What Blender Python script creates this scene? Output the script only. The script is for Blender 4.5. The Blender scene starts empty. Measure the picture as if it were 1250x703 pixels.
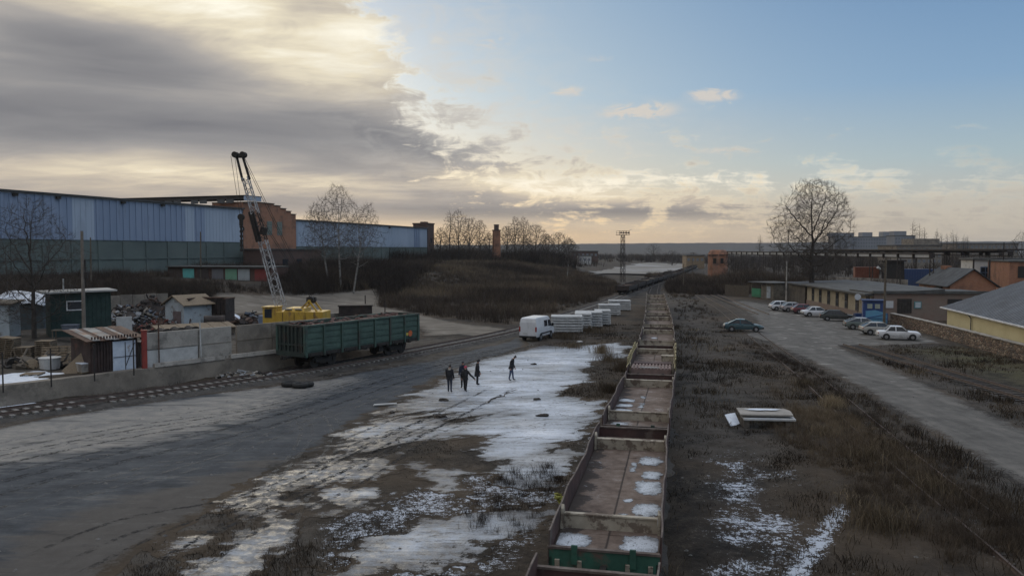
import bpy, bmesh, math, random
import numpy as np
from math import sin, cos, tan, atan, atan2, radians, pi, sqrt, hypot
from mathutils import Vector, Matrix, Euler

scene = bpy.context.scene
COL = scene.collection
random.seed(11)
RNG = np.random.default_rng(7)

# ------------------------------------------------------------------ camera, sky, sun, exposure
CAM_H, FPX, CXP, CYP, HOR = 9.5, 960.0, 625.0, 351.5, 305.0
PITCH = atan((CYP - HOR) / FPX)
cam_d = bpy.data.cameras.new("Camera")
cam = bpy.data.objects.new("Camera", cam_d)
COL.objects.link(cam)
cam.location = (0, 0, CAM_H)
cam.rotation_euler = (pi / 2 - PITCH, 0, 0)
cam_d.sensor_width = 36.0
cam_d.lens = 36.0 * FPX / 1250.0
cam_d.clip_end = 20000
scene.camera = cam

SUN_AZ, SUN_EL = -19.0, 13.0          # degrees right of +Y, above the horizon
world = bpy.data.worlds.new("World")
scene.world = world
world.use_nodes = True


class NT:
    """tiny helper to write node trees as expressions"""
    def __init__(self, tree):
        self.t = tree
        self.n = tree.nodes
        self.l = tree.links

    def node(self, typ, **kw):
        nd = self.n.new(typ)
        for k, v in kw.items():
            setattr(nd, k, v)
        return nd

    def put(self, sock, val):
        if hasattr(val, 'is_output'):
            self.l.new(val, sock)
        elif val is not None:
            if isinstance(val, (tuple, list)) and len(val) == 3 and sock.type == 'RGBA':
                val = (*val, 1)
            sock.default_value = val

    def m(self, op, a, b=None, c=None, clamp=False):
        nd = self.node('ShaderNodeMath', operation=op, use_clamp=clamp)
        for i, v in enumerate((a, b, c)):
            if v is not None:
                self.put(nd.inputs[i], v)
        return nd.outputs[0]

    def vm(self, op, a, b=None):
        nd = self.node('ShaderNodeVectorMath', operation=op)
        self.put(nd.inputs[0], a)
        if b is not None:
            self.put(nd.inputs[1], b)
        return nd.outputs[0]

    def mix(self, fac, a, b, blend='MIX'):
        nd = self.node('ShaderNodeMix', data_type='RGBA', blend_type=blend)
        self.put(nd.inputs[0], fac)
        self.put(nd.inputs[6], a)
        self.put(nd.inputs[7], b)
        return nd.outputs[2]

    def noise(self, vec, scale=1.0, detail=4.0, rough=0.55, dist=0.0):
        nd = self.node('ShaderNodeTexNoise')
        if vec is not None:
            self.l.new(vec, nd.inputs['Vector'])
        nd.inputs['Scale'].default_value = scale
        nd.inputs['Detail'].default_value = detail
        nd.inputs['Roughness'].default_value = rough
        nd.inputs['Distortion'].default_value = dist
        return nd.outputs[0]

    def comb(self, x, y, z):
        nd = self.node('ShaderNodeCombineXYZ')
        for i, v in enumerate((x, y, z)):
            self.put(nd.inputs[i], v)
        return nd.outputs[0]

    def sep(self, v):
        nd = self.node('ShaderNodeSeparateXYZ')
        self.l.new(v, nd.inputs[0])
        return nd.outputs

    def ss(self, x, lo, hi):
        nd = self.node('ShaderNodeMapRange', interpolation_type='SMOOTHSTEP')
        self.put(nd.inputs[0], x)
        self.put(nd.inputs[1], lo)
        self.put(nd.inputs[2], hi)
        return nd.outputs[0]

    def ramp(self, x, stops, interp='LINEAR'):
        nd = self.node('ShaderNodeValToRGB')
        nd.color_ramp.interpolation = interp
        e = nd.color_ramp.elements
        while len(e) < len(stops):
            e.new(0.5)
        for el, (p, c) in zip(e, stops):
            el.position = p
            el.color = (*c, 1) if isinstance(c, (tuple, list)) else (c, c, c, 1)
        self.put(nd.inputs[0], x)
        return nd.outputs[0]

    def attr(self, name):
        nd = self.node('ShaderNodeAttribute')
        nd.attribute_name = name
        return nd.outputs['Fac']

    def mapping(self, vec, scale=(1, 1, 1), rot=(0, 0, 0), loc=(0, 0, 0)):
        nd = self.node('ShaderNodeMapping')
        self.l.new(vec, nd.inputs[0])
        nd.inputs['Location'].default_value = loc
        nd.inputs['Rotation'].default_value = rot
        nd.inputs['Scale'].default_value = scale
        return nd.outputs[0]


def build_sky():
    n = NT(world.node_tree)
    n.n.clear()
    gen = n.node('ShaderNodeTexCoord').outputs['Generated']
    x, y, z = n.sep(gen)
    az = n.m('MULTIPLY', n.m('ARCTAN2', x, y), 57.29578)
    el = n.m('MULTIPLY', n.m('ARCSINE', z), 57.29578)
    sky = n.node('ShaderNodeTexSky', sky_type='NISHITA')
    sky.sun_disc = False
    sky.sun_elevation = radians(SUN_EL)
    sky.sun_rotation = radians(SUN_AZ)
    sky.air_density = 1.0
    sky.dust_density = 1.6
    sky.ozone_density = 1.6
    K = 10.0                                       # cloud colours are written for strength 1, the Background runs at 1/K
    # clear-air gradient in the visible part, warm towards the sun's side near the horizon
    eln = n.m('DIVIDE', el, 40.0, clamp=True)
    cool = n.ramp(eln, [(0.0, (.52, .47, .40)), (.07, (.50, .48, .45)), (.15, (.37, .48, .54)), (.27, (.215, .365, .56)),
                        (.45, (.130, .26, .47)), (.75, (.50, .60, .74)), (1.0, (.92, .98, 1.08))])  # top stops: unseen high sky, brightened to light the ground
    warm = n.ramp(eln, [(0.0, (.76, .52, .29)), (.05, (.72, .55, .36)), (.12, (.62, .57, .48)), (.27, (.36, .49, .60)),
                        (.45, (.26, .40, .56)), (.75, (.52, .60, .72)), (1.0, (.92, .98, 1.08))])  # same raised unseen sky above the frame, added ground light
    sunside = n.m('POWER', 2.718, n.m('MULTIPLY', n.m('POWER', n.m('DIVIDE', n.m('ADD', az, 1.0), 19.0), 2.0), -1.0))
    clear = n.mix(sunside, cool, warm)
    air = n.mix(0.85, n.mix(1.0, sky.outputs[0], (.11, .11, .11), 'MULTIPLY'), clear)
    # noise fields laid on a flat cloud ceiling so streaks flatten to the horizon
    zc = n.m('ADD', n.m('MAXIMUM', z, 0.0), 0.10)
    px, py = n.m('DIVIDE', x, zc), n.m('DIVIDE', y, zc)
    flat = n.comb(px, py, 0.0)
    big = n.noise(n.mapping(flat, (.55, .9, 1), (0, 0, .5), (3.1, 1.7, 0)), 1.0, 5, .55, .4)
    fine = n.noise(n.mapping(flat, (2.2, 3.6, 1), (0, 0, .35), (7.3, 2.2, 0)), 1.0, 7, .62, .6)
    ang = n.comb(n.m('MULTIPLY', az, .06), n.m('MULTIPLY', el, .42), 0.0)
    streak = n.noise(n.mapping(ang, (1, 1, 1), (0, 0, .12), (2.0, 5.5, 0)), 1.0, 5, .5, .5)
    puff = n.noise(n.comb(n.m('MULTIPLY', az, .28), n.m('MULTIPLY', el, .55), 0.0), 1.0, 6, .6, .5)

    def blob(a0, e0, sa, se, tilt=0.0):
        da = n.m('SUBTRACT', az, a0)
        de = n.m('SUBTRACT', n.m('SUBTRACT', el, e0), n.m('MULTIPLY', da, tilt))
        q = n.m('ADD', n.m('POWER', n.m('ABSOLUTE', n.m('DIVIDE', da, sa)), 2.0), n.m('POWER', n.m('ABSOLUTE', n.m('DIVIDE', de, se)), 2.0))
        return n.m('POWER', 2.718, n.m('MULTIPLY', q, -1.0))

    # edge of the big cloud bank, as elevation over azimuth
    azn = n.m('DIVIDE', n.m('ADD', az, 40.0), 80.0, clamp=True)
    edge = n.m('MULTIPLY', n.ramp(azn, [(0.0, 1.0), (.28, 1.0), (.345, .62), (.385, .42), (.405, .315), (.44, .25), (.48, .200),
                                       (.56, .145), (.70, .115), (.92, .075), (1.0, .05)]), 40.0)
    rag = n.noise(n.comb(n.m('MULTIPLY', az, .42), n.m('MULTIPLY', el, .8), 3.0), 1.0, 8, .66, .7)
    wob = n.m('ADD', n.m('MULTIPLY', n.m('SUBTRACT', fine, .5), 1.5), n.m('MULTIPLY', n.m('SUBTRACT', puff, .5), 1.5))
    wob = n.m('ADD', wob, n.m('MULTIPLY', n.m('SUBTRACT', rag, .5), 2.0))
    bank = n.ss(n.m('ADD', n.m('DIVIDE', n.m('SUBTRACT', edge, el), 6.0), n.m('MULTIPLY', wob, 1.45)), -.32, .68)
    bank0 = bank
    thin = n.m('SUBTRACT', 1.0, n.m('MULTIPLY', n.ss(az, 10.0, 32.0), .55))
    low = n.ss(el, 0.2, 3.2)
    bank = n.m('MULTIPLY', bank, n.m('MULTIPLY', thin, n.m('ADD', .25, n.m('MULTIPLY', low, .75))))
    # brightness of the bank
    L = n.m('ADD', .42, n.m('MULTIPLY', n.m('SUBTRACT', streak, .5), .75))
    L = n.m('ADD', L, n.m('MULTIPLY', n.m('SUBTRACT', big, .5), .35))
    L = n.m('ADD', L, n.m('MULTIPLY', n.m('SUBTRACT', fine, .5), .22))
    tex = n.m('ADD', .35, n.m('MULTIPLY', fine, 1.3))
    for a0, e0, sa, se, ti, k in [(-15.0, 13.0, 7.0, 2.5, -.10, .40), (-22.5, 16.3, 8.0, 2.4, 0, .46), (-10.5, 15.5, 3.2, 3.0, 0, .34),
                                  (-26, 12.6, 7.0, 1.8, -.05, -.42), (-24, 8.4, 17, 1.7, -.06, -.32),
                                  (-7, 7.6, 7, 1.1, -.22, -.28), (-18, 4.8, 13, .9, -.03, .34), (2, 4.6, 7, .8, -.08, .34),
                                  (-31, 16.5, 4, 2.0, 0, .22), (15, 4.9, 15, 1.0, -.02, .40), (-3, 6.4, 9, 1.3, -.2, .22), (-28, 2.6, 12, 2.2, 0, .10), (8, 2.7, 12, .45, 0, -.25), (-20, 3.0, 20, .7, 0, -.10), (-14, 1.0, 16, 1.2, 0, .18)]:
        L = n.m('ADD', L, n.m('MULTIPLY', n.m('MULTIPLY', blob(a0, e0, sa, se, ti), tex), k))
    # thin rims of the bank glow
    L = n.m('ADD', L, n.m('MULTIPLY', n.m('SUBTRACT', 1.0, bank0), .38))
    L = n.m('ADD', L, 0.0, clamp=True)
    cl = n.ramp(L, [(0.0, (.20, .20, .215)), (.25, (.285, .28, .285)), (.45, (.41, .385, .365)), (.62, (.60, .54, .45)),
                    (.80, (.82, .74, .57)), (1.0, (1.02, .97, .82))])
    cl = n.mix(n.m('MULTIPLY', n.ss(el, 8.0, 1.0), .8), cl, n.mix(1.0, cl, (1.10, 1.0, .90), 'MULTIPLY'))
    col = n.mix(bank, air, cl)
    veil = n.m('MULTIPLY', n.m('ADD', blob(-5.0, 13.0, 6.0, 7.0), n.m('MULTIPLY', blob(3, 8.5, 9, 2.5, -.1), .9)), n.ss(n.m('ADD', n.m('MULTIPLY', rag, .6), n.m('MULTIPLY', fine, .4)), .43, .62))
    col = n.mix(n.m('MULTIPLY', veil, .55), col, (.66, .63, .58))
    # small lit puffs in the clear part
    pf = n.m('ADD', blob(9.0, 9.75, 2.6, .62, .02), blob(14.2, 10.7, 1.7, .45, -.05))
    pf = n.m('ADD', pf, n.m('MULTIPLY', blob(3.6, 11.3, 1.8, .42, -.08), .8))
    pf = n.m('ADD', pf, n.m('MULTIPLY', blob(-1.0, 14.6, 2.2, .55, .1), .5))
    pf = n.m('ADD', pf, n.m('MULTIPLY', blob(6.2, 13.4, 1.6, .35, 0), .35))
    pf = n.m('ADD', pf, n.m('MULTIPLY', blob(15, 6.9, 3, .4, 0), .45))
    wisp = n.noise(n.comb(n.m('MULTIPLY', az, .55), n.m('MULTIPLY', el, 1.3), 0.0), 1.0, 7, .68, .9)
    pf = n.ss(n.m('MULTIPLY', pf, n.ss(n.m('ADD', n.m('MULTIPLY', wisp, .7), n.m('MULTIPLY', fine, .3)), .34, .60)), .10, .62)
    col = n.mix(n.m('MULTIPLY', pf, .75), col, (.72, .64, .55))
    bg = n.node('ShaderNodeBackground')
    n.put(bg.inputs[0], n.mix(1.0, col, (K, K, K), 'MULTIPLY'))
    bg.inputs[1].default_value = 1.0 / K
    out = n.node('ShaderNodeOutputWorld')
    n.l.new(bg.outputs[0], out.inputs[0])


build_sky()
sun_d = bpy.data.lights.new("Sun", 'SUN')
sun_d.energy = 0.5
sun_d.angle = radians(16)
sun_d.color = (1.0, .88, .68)
sun = bpy.data.objects.new("Sun", sun_d)
COL.objects.link(sun)
_d = Vector((sin(radians(SUN_AZ)) * cos(radians(SUN_EL)), cos(radians(SUN_AZ)) * cos(radians(SUN_EL)), sin(radians(SUN_EL))))
sun.rotation_euler = (-_d).to_track_quat('-Z', 'Y').to_euler()
sun.location = _d * 400

scene.view_settings.view_transform = 'Standard'
scene.view_settings.look = 'None'
scene.view_settings.gamma = 1.0
scene.view_settings.exposure = 0.0
scene.render.engine = 'CYCLES'
scene.cycles.max_bounces = 5
scene.cycles.transparent_max_bounces = 6

# ------------------------------------------------------------------ helpers


def ray(px, py):
    u, v = (px - CXP) / FPX, (CYP - py) / FPX
    return Vector((u, cos(PITCH) + v * sin(PITCH), -sin(PITCH) + v * cos(PITCH)))


def G(px, py, z=0.0):
    """point of the photograph on the level z"""
    d = ray(px, py)
    t = (z - CAM_H) / d.z
    return Vector((d.x * t, d.y * t, z))


def D(px, py, Y):
    """point of the photograph at the distance Y"""
    d = ray(px, py)
    t = Y / d.y
    return Vector((d.x * t, Y, CAM_H + d.z * t))


class MB:
    def __init__(self):
        self.v, self.f, self.mi = [], [], []

    def add(self, vs, fs, mi=0):
        o = len(self.v)
        self.v.extend(tuple(p) for p in vs)
        self.f.extend(tuple(i + o for i in f) for f in fs)
        self.mi.extend([mi] * len(fs))

    def box(self, c, s, rz=0.0, mi=0, rot=None, top=1.0):
        hx, hy, hz = s[0] / 2, s[1] / 2, s[2] / 2
        pts = []
        R = Euler(rot, 'XYZ').to_matrix() if rot is not None else Matrix.Rotation(rz, 3, 'Z')
        for z, k in ((-hz, 1.0), (hz, top)):
            for x, y in ((-hx, -hy), (hx, -hy), (hx, hy), (-hx, hy)):
                pts.append(R @ Vector((x * k, y * k, z)) + Vector(c))
        self.add(pts, [(3, 2, 1, 0), (4, 5, 6, 7), (0, 1, 5, 4), (1, 2, 6, 5), (2, 3, 7, 6), (3, 0, 4, 7)], mi)

    def beam(self, p0, p1, w, h=None, mi=0):
        h = h or w
        p0, p1 = Vector(p0), Vector(p1)
        d = (p1 - p0).normalized()
        up = Vector((0, 0, 1)) if abs(d.z) < .98 else Vector((1, 0, 0))
        a = d.cross(up).normalized() * (w / 2)
        b = a.cross(d).normalized() * (h / 2)
        pts = [p + sa * a + sb * b for p in (p0, p1) for sa, sb in ((-1, -1), (1, -1), (1, 1), (-1, 1))]
        self.add(pts, [(0, 1, 2, 3), (7, 6, 5, 4), (0, 4, 5, 1), (1, 5, 6, 2), (2, 6, 7, 3), (3, 7, 4, 0)], mi)

    def tube(self, p0, p1, r0, r1=None, n=8, mi=0, caps=True):
        r1 = r0 if r1 is None else r1
        p0, p1 = Vector(p0), Vector(p1)
        d = (p1 - p0).normalized()
        up = Vector((0, 0, 1)) if abs(d.z) < .95 else Vector((1, 0, 0))
        a = d.cross(up).normalized()
        b = a.cross(d).normalized()
        pts = []
        for p, r in ((p0, r0), (p1, r1)):
            for i in range(n):
                t = 2 * pi * i / n
                pts.append(p + (a * cos(t) + b * sin(t)) * r)
        fs = [(i, (i + 1) % n, n + (i + 1) % n, n + i) for i in range(n)]
        if caps:
            fs += [tuple(range(n - 1, -1, -1)), tuple(range(n, 2 * n))]
        self.add(pts, fs, mi)

    def extrude(self, poly, vec, mi=0):
        """poly: 3D points of a planar outline, pushed along vec"""
        n = len(poly)
        vec = Vector(vec)
        poly = [Vector(p) for p in poly]
        pts = poly + [p + vec for p in poly]
        fs = [tuple(range(n - 1, -1, -1)), tuple(range(n, 2 * n))]
        fs += [(i, (i + 1) % n, n + (i + 1) % n, n + i) for i in range(n)]
        self.add(pts, fs, mi)

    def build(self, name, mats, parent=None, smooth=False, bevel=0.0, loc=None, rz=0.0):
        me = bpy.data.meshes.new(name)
        me.from_pydata(self.v, [], self.f)
        if not isinstance(mats, (list, tuple)):
            mats = [mats]
        for m_ in mats:
            me.materials.append(m_)
        if len(mats) > 1:
            me.polygons.foreach_set('material_index', self.mi)
        bm = bmesh.new()
        bm.from_mesh(me)
        bmesh.ops.recalc_face_normals(bm, faces=bm.faces)
        bm.to_mesh(me)
        bm.free()
        if smooth:
            me.polygons.foreach_set('use_smooth', [True] * len(me.polygons))
        o = bpy.data.objects.new(name, me)
        COL.objects.link(o)
        if parent:
            o.parent = parent
        if loc is not None:
            o.location = loc
        o.rotation_euler.z = rz
        if bevel:
            b = o.modifiers.new('bevel', 'BEVEL')
            b.width = bevel
            b.segments = 2
            b.limit_method = 'ANGLE'
        return o


def tag(o, label, cat, group=None):
    o['label'] = label
    o['category'] = cat
    o['kind'] = 'thing'
    if group:
        o['group'] = group
    return o


def thing(name, loc, rz, label, cat, group=None):
    o = bpy.data.objects.new(name, None)
    o.empty_display_size = .2
    COL.objects.link(o)
    o.location = loc
    o.rotation_euler.z = rz
    return tag(o, label, cat, group)


def struct(o, kind='structure'):
    o['kind'] = kind
    return o


def copy_tree(o, parent=None):
    c = o.copy()
    COL.objects.link(c)
    c.parent = parent
    for ch in list(o.children):
        copy_tree(ch, c)
    return c


ORD = ['bottom', 'second from the bottom', 'third from the bottom', 'fourth from the bottom', 'fifth from the bottom',
       'sixth from the bottom', 'seventh from the bottom', 'eighth from the bottom', 'ninth from the bottom']
NTH = ['first', 'second', 'third', 'fourth', 'fifth', 'sixth', 'seventh', 'eighth', 'ninth', 'tenth', 'eleventh', 'twelfth',
       'thirteenth', 'fourteenth', 'fifteenth', 'sixteenth', 'seventeenth', 'eighteenth', 'nineteenth', 'twentieth',
       'twenty-first', 'twenty-second', 'twenty-third', 'twenty-fourth']

# numpy noise ---------------------------------------------------------------


def _hash(ix, iy, seed):
    n = (ix.astype(np.int64) * 374761393 + iy.astype(np.int64) * 668265263 + seed * 974634777) & 0x7fffffff
    n = ((n ^ (n >> 13)) * 1274126177) & 0x7fffffff
    return ((n ^ (n >> 16)) & 0xffff) / 65535.0


def vnoise(x, y, seed=0):
    ix, iy = np.floor(x), np.floor(y)
    fx, fy = x - ix, y - iy
    fx, fy = fx * fx * (3 - 2 * fx), fy * fy * (3 - 2 * fy)
    a, b = _hash(ix, iy, seed), _hash(ix + 1, iy, seed)
    c, d = _hash(ix, iy + 1, seed), _hash(ix + 1, iy + 1, seed)
    return (a * (1 - fx) + b * fx) * (1 - fy) + (c * (1 - fx) + d * fx) * fy


def fbm(x, y, seed=0, octv=4, gain=.5):
    s, amp, tot = 0, 1.0, 0
    for i in range(octv):
        s = s + amp * vnoise(x * 2 ** i + 17.3 * i, y * 2 ** i + 9.1 * i, seed + i)
        tot += amp
        amp *= gain
    return s / tot - .5


def sstep(a, b, x):
    t = np.clip((x - a) / (b - a), 0, 1)
    return t * t * (3 - 2 * t)


def pdist(x, y, poly):
    """signed distance to a polygon, positive inside"""
    P = np.array([(p[0], p[1]) for p in poly])
    dmin = np.full(x.shape, 1e9)
    ins = np.zeros(x.shape, bool)
    for i in range(len(P)):
        (ax, ay), (bx, by) = P[i], P[(i + 1) % len(P)]
        ex, ey = bx - ax, by - ay
        t = np.clip(((x - ax) * ex + (y - ay) * ey) / (ex * ex + ey * ey + 1e-9), 0, 1)
        dmin = np.minimum(dmin, (x - ax - t * ex) ** 2 + (y - ay - t * ey) ** 2)
        c = ((ay > y) != (by > y)) & (x < ex * (y - ay) / (ey + 1e-12) + ax)
        ins ^= c
    d = np.sqrt(dmin)
    return np.where(ins, d, -d)


def GP(pts, z=0.0):
    return [G(a, b, z) for a, b in pts]


# ------------------------------------------------------------------ materials
MATS = {}


def bsdf(name):
    m_ = bpy.data.materials.new(name)
    m_.use_nodes = True
    n = NT(m_.node_tree)
    b = n.n['Principled BSDF']
    return m_, n, b


def pm(name, c1, c2=None, scale=2.0, rough=.8, stain=None, sscale=.8, sthr=.55, samt=.8, metal=0.0, bump=0.0, stretch=(1, 1, 1),
       fine=None, detail=5, spec=None, rvar=.15):
    """weathered paint / concrete / soil: two tones broken by noise, optional stains with their own outline"""
    if name in MATS:
        return MATS[name]
    m_, n, b = bsdf(name)
    tc = n.node('ShaderNodeTexCoord').outputs['Object']
    oi = n.node('ShaderNodeObjectInfo').outputs['Location']
    v = n.mapping(n.vm('ADD', tc, oi), stretch)
    c2 = c2 or tuple(c * .7 for c in c1)
    f1 = n.ss(n.noise(v, scale, detail, .6), .3, .7)
    col = n.mix(f1, c1, c2)
    if fine:
        col = n.mix(n.m('MULTIPLY', n.ss(n.noise(tc, fine, 3, .6), .45, .7), .5), col, tuple(c * .55 for c in c1))
    if stain:
        sf = n.ss(n.noise(n.mapping(v, (1, 1, 1), (0, 0, 0), (5.2, 1.3, 8.1)), sscale, 6, .65), sthr - .04, sthr + .07)
        col = n.mix(n.m('MULTIPLY', sf, samt), col, stain)
    n.put(b.inputs['Base Color'], col)
    n.put(b.inputs['Roughness'], n.m('ADD', rough - rvar / 2, n.m('MULTIPLY', f1, rvar), clamp=True))
    b.inputs['Metallic'].default_value = metal
    if spec is not None:
        b.inputs['Specular IOR Level'].default_value = spec
    if bump:
        bp = n.node('ShaderNodeBump')
        bp.inputs['Strength'].default_value = bump
        bp.inputs['Distance'].default_value = .05
        n.l.new(n.noise(tc, scale * 5, 4, .6), bp.inputs['Height'])
        n.l.new(bp.outputs[0], b.inputs['Normal'])
    MATS[name] = m_
    return m_


def brick_mat(name, c1, c2, mortar, scale=1.0, dirt=(.05, .04, .035), dthr=.55):
    if name in MATS:
        return MATS[name]
    m_, n, b = bsdf(name)
    tc = n.node('ShaderNodeTexCoord').outputs['Object']
    x, y, z = n.sep(tc)
    v = n.comb(n.m('ADD', x, y), z, 0.0)
    br = n.node('ShaderNodeTexBrick')
    n.l.new(v, br.inputs['Vector'])
    br.inputs['Scale'].default_value = scale
    br.inputs['Mortar Size'].default_value = .012
    br.inputs['Brick Width'].default_value = .27
    br.inputs['Row Height'].default_value = .085
    n.put(br.inputs['Color1'], c1)
    n.put(br.inputs['Color2'], c2)
    n.put(br.inputs['Mortar'], mortar)
    f = n.ss(n.noise(tc, .35, 6, .65), dthr - .1, dthr + .15)
    g = n.ss(n.noise(tc, 1.3, 5, .6), .4, .75)
    col = n.mix(n.m('MULTIPLY', g, .45), br.outputs[0], tuple(c * .6 for c in c1))
    n.put(b.inputs['Base Color'], n.mix(n.m('MULTIPLY', f, .7), col, dirt))
    b.inputs['Roughness'].default_value = .9
    MATS[name] = m_
    return m_


def stone_mat(name):
    m_, n, b = bsdf(name)
    tc = n.node('ShaderNodeTexCoord').outputs['Object']
    x, y, z = n.sep(tc)
    v = n.comb(x, n.m('MULTIPLY', y, .8), n.m('MULTIPLY', z, 1.5))
    vo = n.node('ShaderNodeTexVoronoi')
    n.l.new(v, vo.inputs['Vector'])
    vo.inputs['Scale'].default_value = 2.6
    ve = n.node('ShaderNodeTexVoronoi', feature='DISTANCE_TO_EDGE')
    n.l.new(v, ve.inputs['Vector'])
    ve.inputs['Scale'].default_value = 2.6
    r = n.sep(vo.outputs['Color'])[0]
    col = n.ramp(r, [(0, (.10, .065, .045)), (.4, (.22, .15, .10)), (.7, (.30, .23, .16)), (1, (.19, .10, .07))])
    col = n.mix(n.ss(ve.outputs[0], .03, .09), (.10, .085, .07), col)
    col = n.mix(n.m('MULTIPLY', n.ss(n.noise(tc, .5, 5, .6), .48, .7), .6), col, (.07, .06, .05))
    n.put(b.inputs['Base Color'], col)
    b.inputs['Roughness'].default_value = .92
    bp = n.node('ShaderNodeBump')
    bp.inputs['Distance'].default_value = .08
    n.l.new(n.ss(ve.outputs[0], .0, .2), bp.inputs['Height'])
    n.l.new(bp.outputs[0], b.inputs['Normal'])
    MATS[name] = m_
    return m_


def paint(name, c, rough=.35, coat=.0, dust=.25):
    if name in MATS:
        return MATS[name]
    m_, n, b = bsdf(name)
    tc = n.node('ShaderNodeTexCoord').outputs['Object']
    z = n.sep(tc)[2]
    d = n.m('MULTIPLY', n.m('MULTIPLY', n.ss(z, .9, .2), n.ss(n.noise(tc, 3.0, 4), .25, .65)), dust * 2.2)
    d = n.m('ADD', d, n.m('MULTIPLY', n.ss(n.noise(tc, 1.2, 4), .4, .7), dust * .5), clamp=True)
    n.put(b.inputs['Base Color'], n.mix(d, c, (.10, .09, .08)))
    n.put(b.inputs['Roughness'], n.m('ADD', rough, n.m('MULTIPLY', d, .4), clamp=True))
    b.inputs['Coat Weight'].default_value = coat
    MATS[name] = m_
    return m_


def glass(name='window_glass', c=(.02, .024, .03), rough=.08):
    if name in MATS:
        return MATS[name]
    m_, n, b = bsdf(name)
    tc = n.node('ShaderNodeTexCoord').outputs['Object']
    n.put(b.inputs['Base Color'], n.mix(n.noise(tc, 2.0, 3), c, tuple(k * 1.8 for k in c)))
    b.inputs['Roughness'].default_value = rough
    b.inputs['IOR'].default_value = 1.5
    MATS[name] = m_
    return m_


M_CONC = pm('concrete', (.38, .35, .31), (.27, .25, .225), 1.2, .9, stain=(.10, .09, .08), sscale=.7, sthr=.56, samt=.6, bump=.25, fine=14)
M_CONC_L = pm('pale_concrete', (.50, .50, .49), (.38, .38, .37), 1.6, .85, stain=(.2, .19, .18), sscale=1.4, sthr=.6, samt=.5, bump=.15, fine=20)
M_CONC_D = pm('old_concrete', (.25, .215, .175), (.165, .142, .118), .8, .92, stain=(.085, .075, .064), sscale=.7, sthr=.55, samt=.55, bump=.3, fine=12)
M_RUST = pm('rusty_steel', (.085, .045, .03), (.045, .028, .022), 1.8, .85, stain=(.15, .07, .035), sscale=1.5, sthr=.6, samt=.6, bump=.2, fine=18)
M_RUSTD = pm('dark_rusty_steel', (.035, .024, .02), (.02, .016, .015), 2.0, .8, stain=(.07, .035, .02), sscale=2, sthr=.6, samt=.5)
M_DARK = pm('grimy_underframe', (.018, .016, .015), (.03, .024, .02), 3.0, .8)
M_BLACK = pm('black_rubber', (.012, .012, .012), (.022, .021, .02), 8.0, .8)
M_WOOD = pm('weathered_wood', (.14, .115, .085), (.085, .07, .055), 4.0, .9, stretch=(1, 6, 6), stain=(.05, .04, .03), sscale=2, sthr=.58, samt=.6)
M_WOODL = pm('pale_timber', (.25, .19, .125), (.17, .13, .09), 4.0, .9, stretch=(6, 1, 6), stain=(.08, .06, .05), sscale=2, sthr=.6, samt=.5)
M_STEEL = pm('worn_steel', (.16, .13, .115), (.08, .055, .045), 5.0, .5, metal=.5)
M_RAIL = pm('rusty_rail', (.085, .055, .042), (.05, .036, .03), 5.0, .75)
M_SNOW = pm('old_snow', (.72, .76, .82), (.55, .60, .68), 3.0, .6, stain=(.3, .29, .28), sscale=2.5, sthr=.64, samt=.5, bump=.25)
M_GLASS = glass()
M_ROOFG = pm('grey_roof_felt', (.085, .085, .08), (.055, .055, .055), .8, .85, stain=(.12, .115, .10), sscale=.9, sthr=.58, samt=.5, bump=.2)
# ------------------------------------------------------------------ terrain
WL0, WSLOPE = (-30.8, 47.3), .80          # foot of the retaining wall and its direction dx/dy


def wall_x(y):
    return WL0[0] + WSLOPE * (y - WL0[1])


def facade_s(x, y):
    """metres to the right of the long factory front"""
    return (x + 85 - (y - 130) / 3) * .9487


def height(x, y):
    x, y = np.asarray(x, float), np.asarray(y, float)
    s = facade_s(x, y)
    bank = np.interp(s, [-400, 0, 12, 34, 43, 51, 58], [4.7, 4.7, 4.2, 3.6, 1.5, .4, 0])
    bank = bank * sstep(70, 105, y) * (1 - sstep(300, 420, y) * .7)
    plat = 1.2 * sstep(.25, .55, wall_x(y) - x) * (1 - sstep(64, 76, y + .0 * x) * sstep(-30, -14, x)) * (1 - sstep(100, 120, y))
    h = np.maximum(bank, plat)
    far = np.hypot(x, y)
    h = h + .2 * sstep(160, 260, y) * sstep(40, -10, x)
    h = h - .8 * sstep(150, 300, y) * sstep(20, 60, x)
    return h


def hz(x, y):
    return float(height(np.array([x]), np.array([y]))[0])


def on_ground(p, dz=0.0):
    return Vector((p[0], p[1], hz(p[0], p[1]) + dz))


# ground outlines, read off the photograph and laid on the level
YARD = GP([(-330, 640), (-120, 545), (0, 520), (60, 509), (120, 499), (240, 481), (330, 470), (400, 461), (520, 440), (600, 421), (634, 410), (648, 420),
           (634, 428), (600, 437), (560, 452), (500, 484), (460, 503), (390, 548), (330, 585), (272, 614), (215, 645), (120, 720), (-60, 860), (-900, 1000)])
SAND = GP([(-260, 610), (0, 523), (120, 502), (240, 485), (330, 473), (430, 460), (440, 466), (380, 484), (290, 512), (170, 540), (70, 556), (0, 566), (-260, 650)])
ICE = GP([(646, 424), (662, 421), (690, 423), (720, 420), (756, 417), (771, 424), (764, 436), (738, 441), (722, 452), (728, 466), (700, 472), (684, 482), (716, 488),
          (746, 488), (741, 506), (724, 520), (700, 536), (684, 552), (650, 566), (604, 566), (560, 553), (520, 545), (494, 551), (450, 572),
          (400, 590), (346, 592), (282, 610), (330, 584), (390, 547), (460, 502), (500, 482), (560, 451), (600, 436), (634, 428)])
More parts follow.
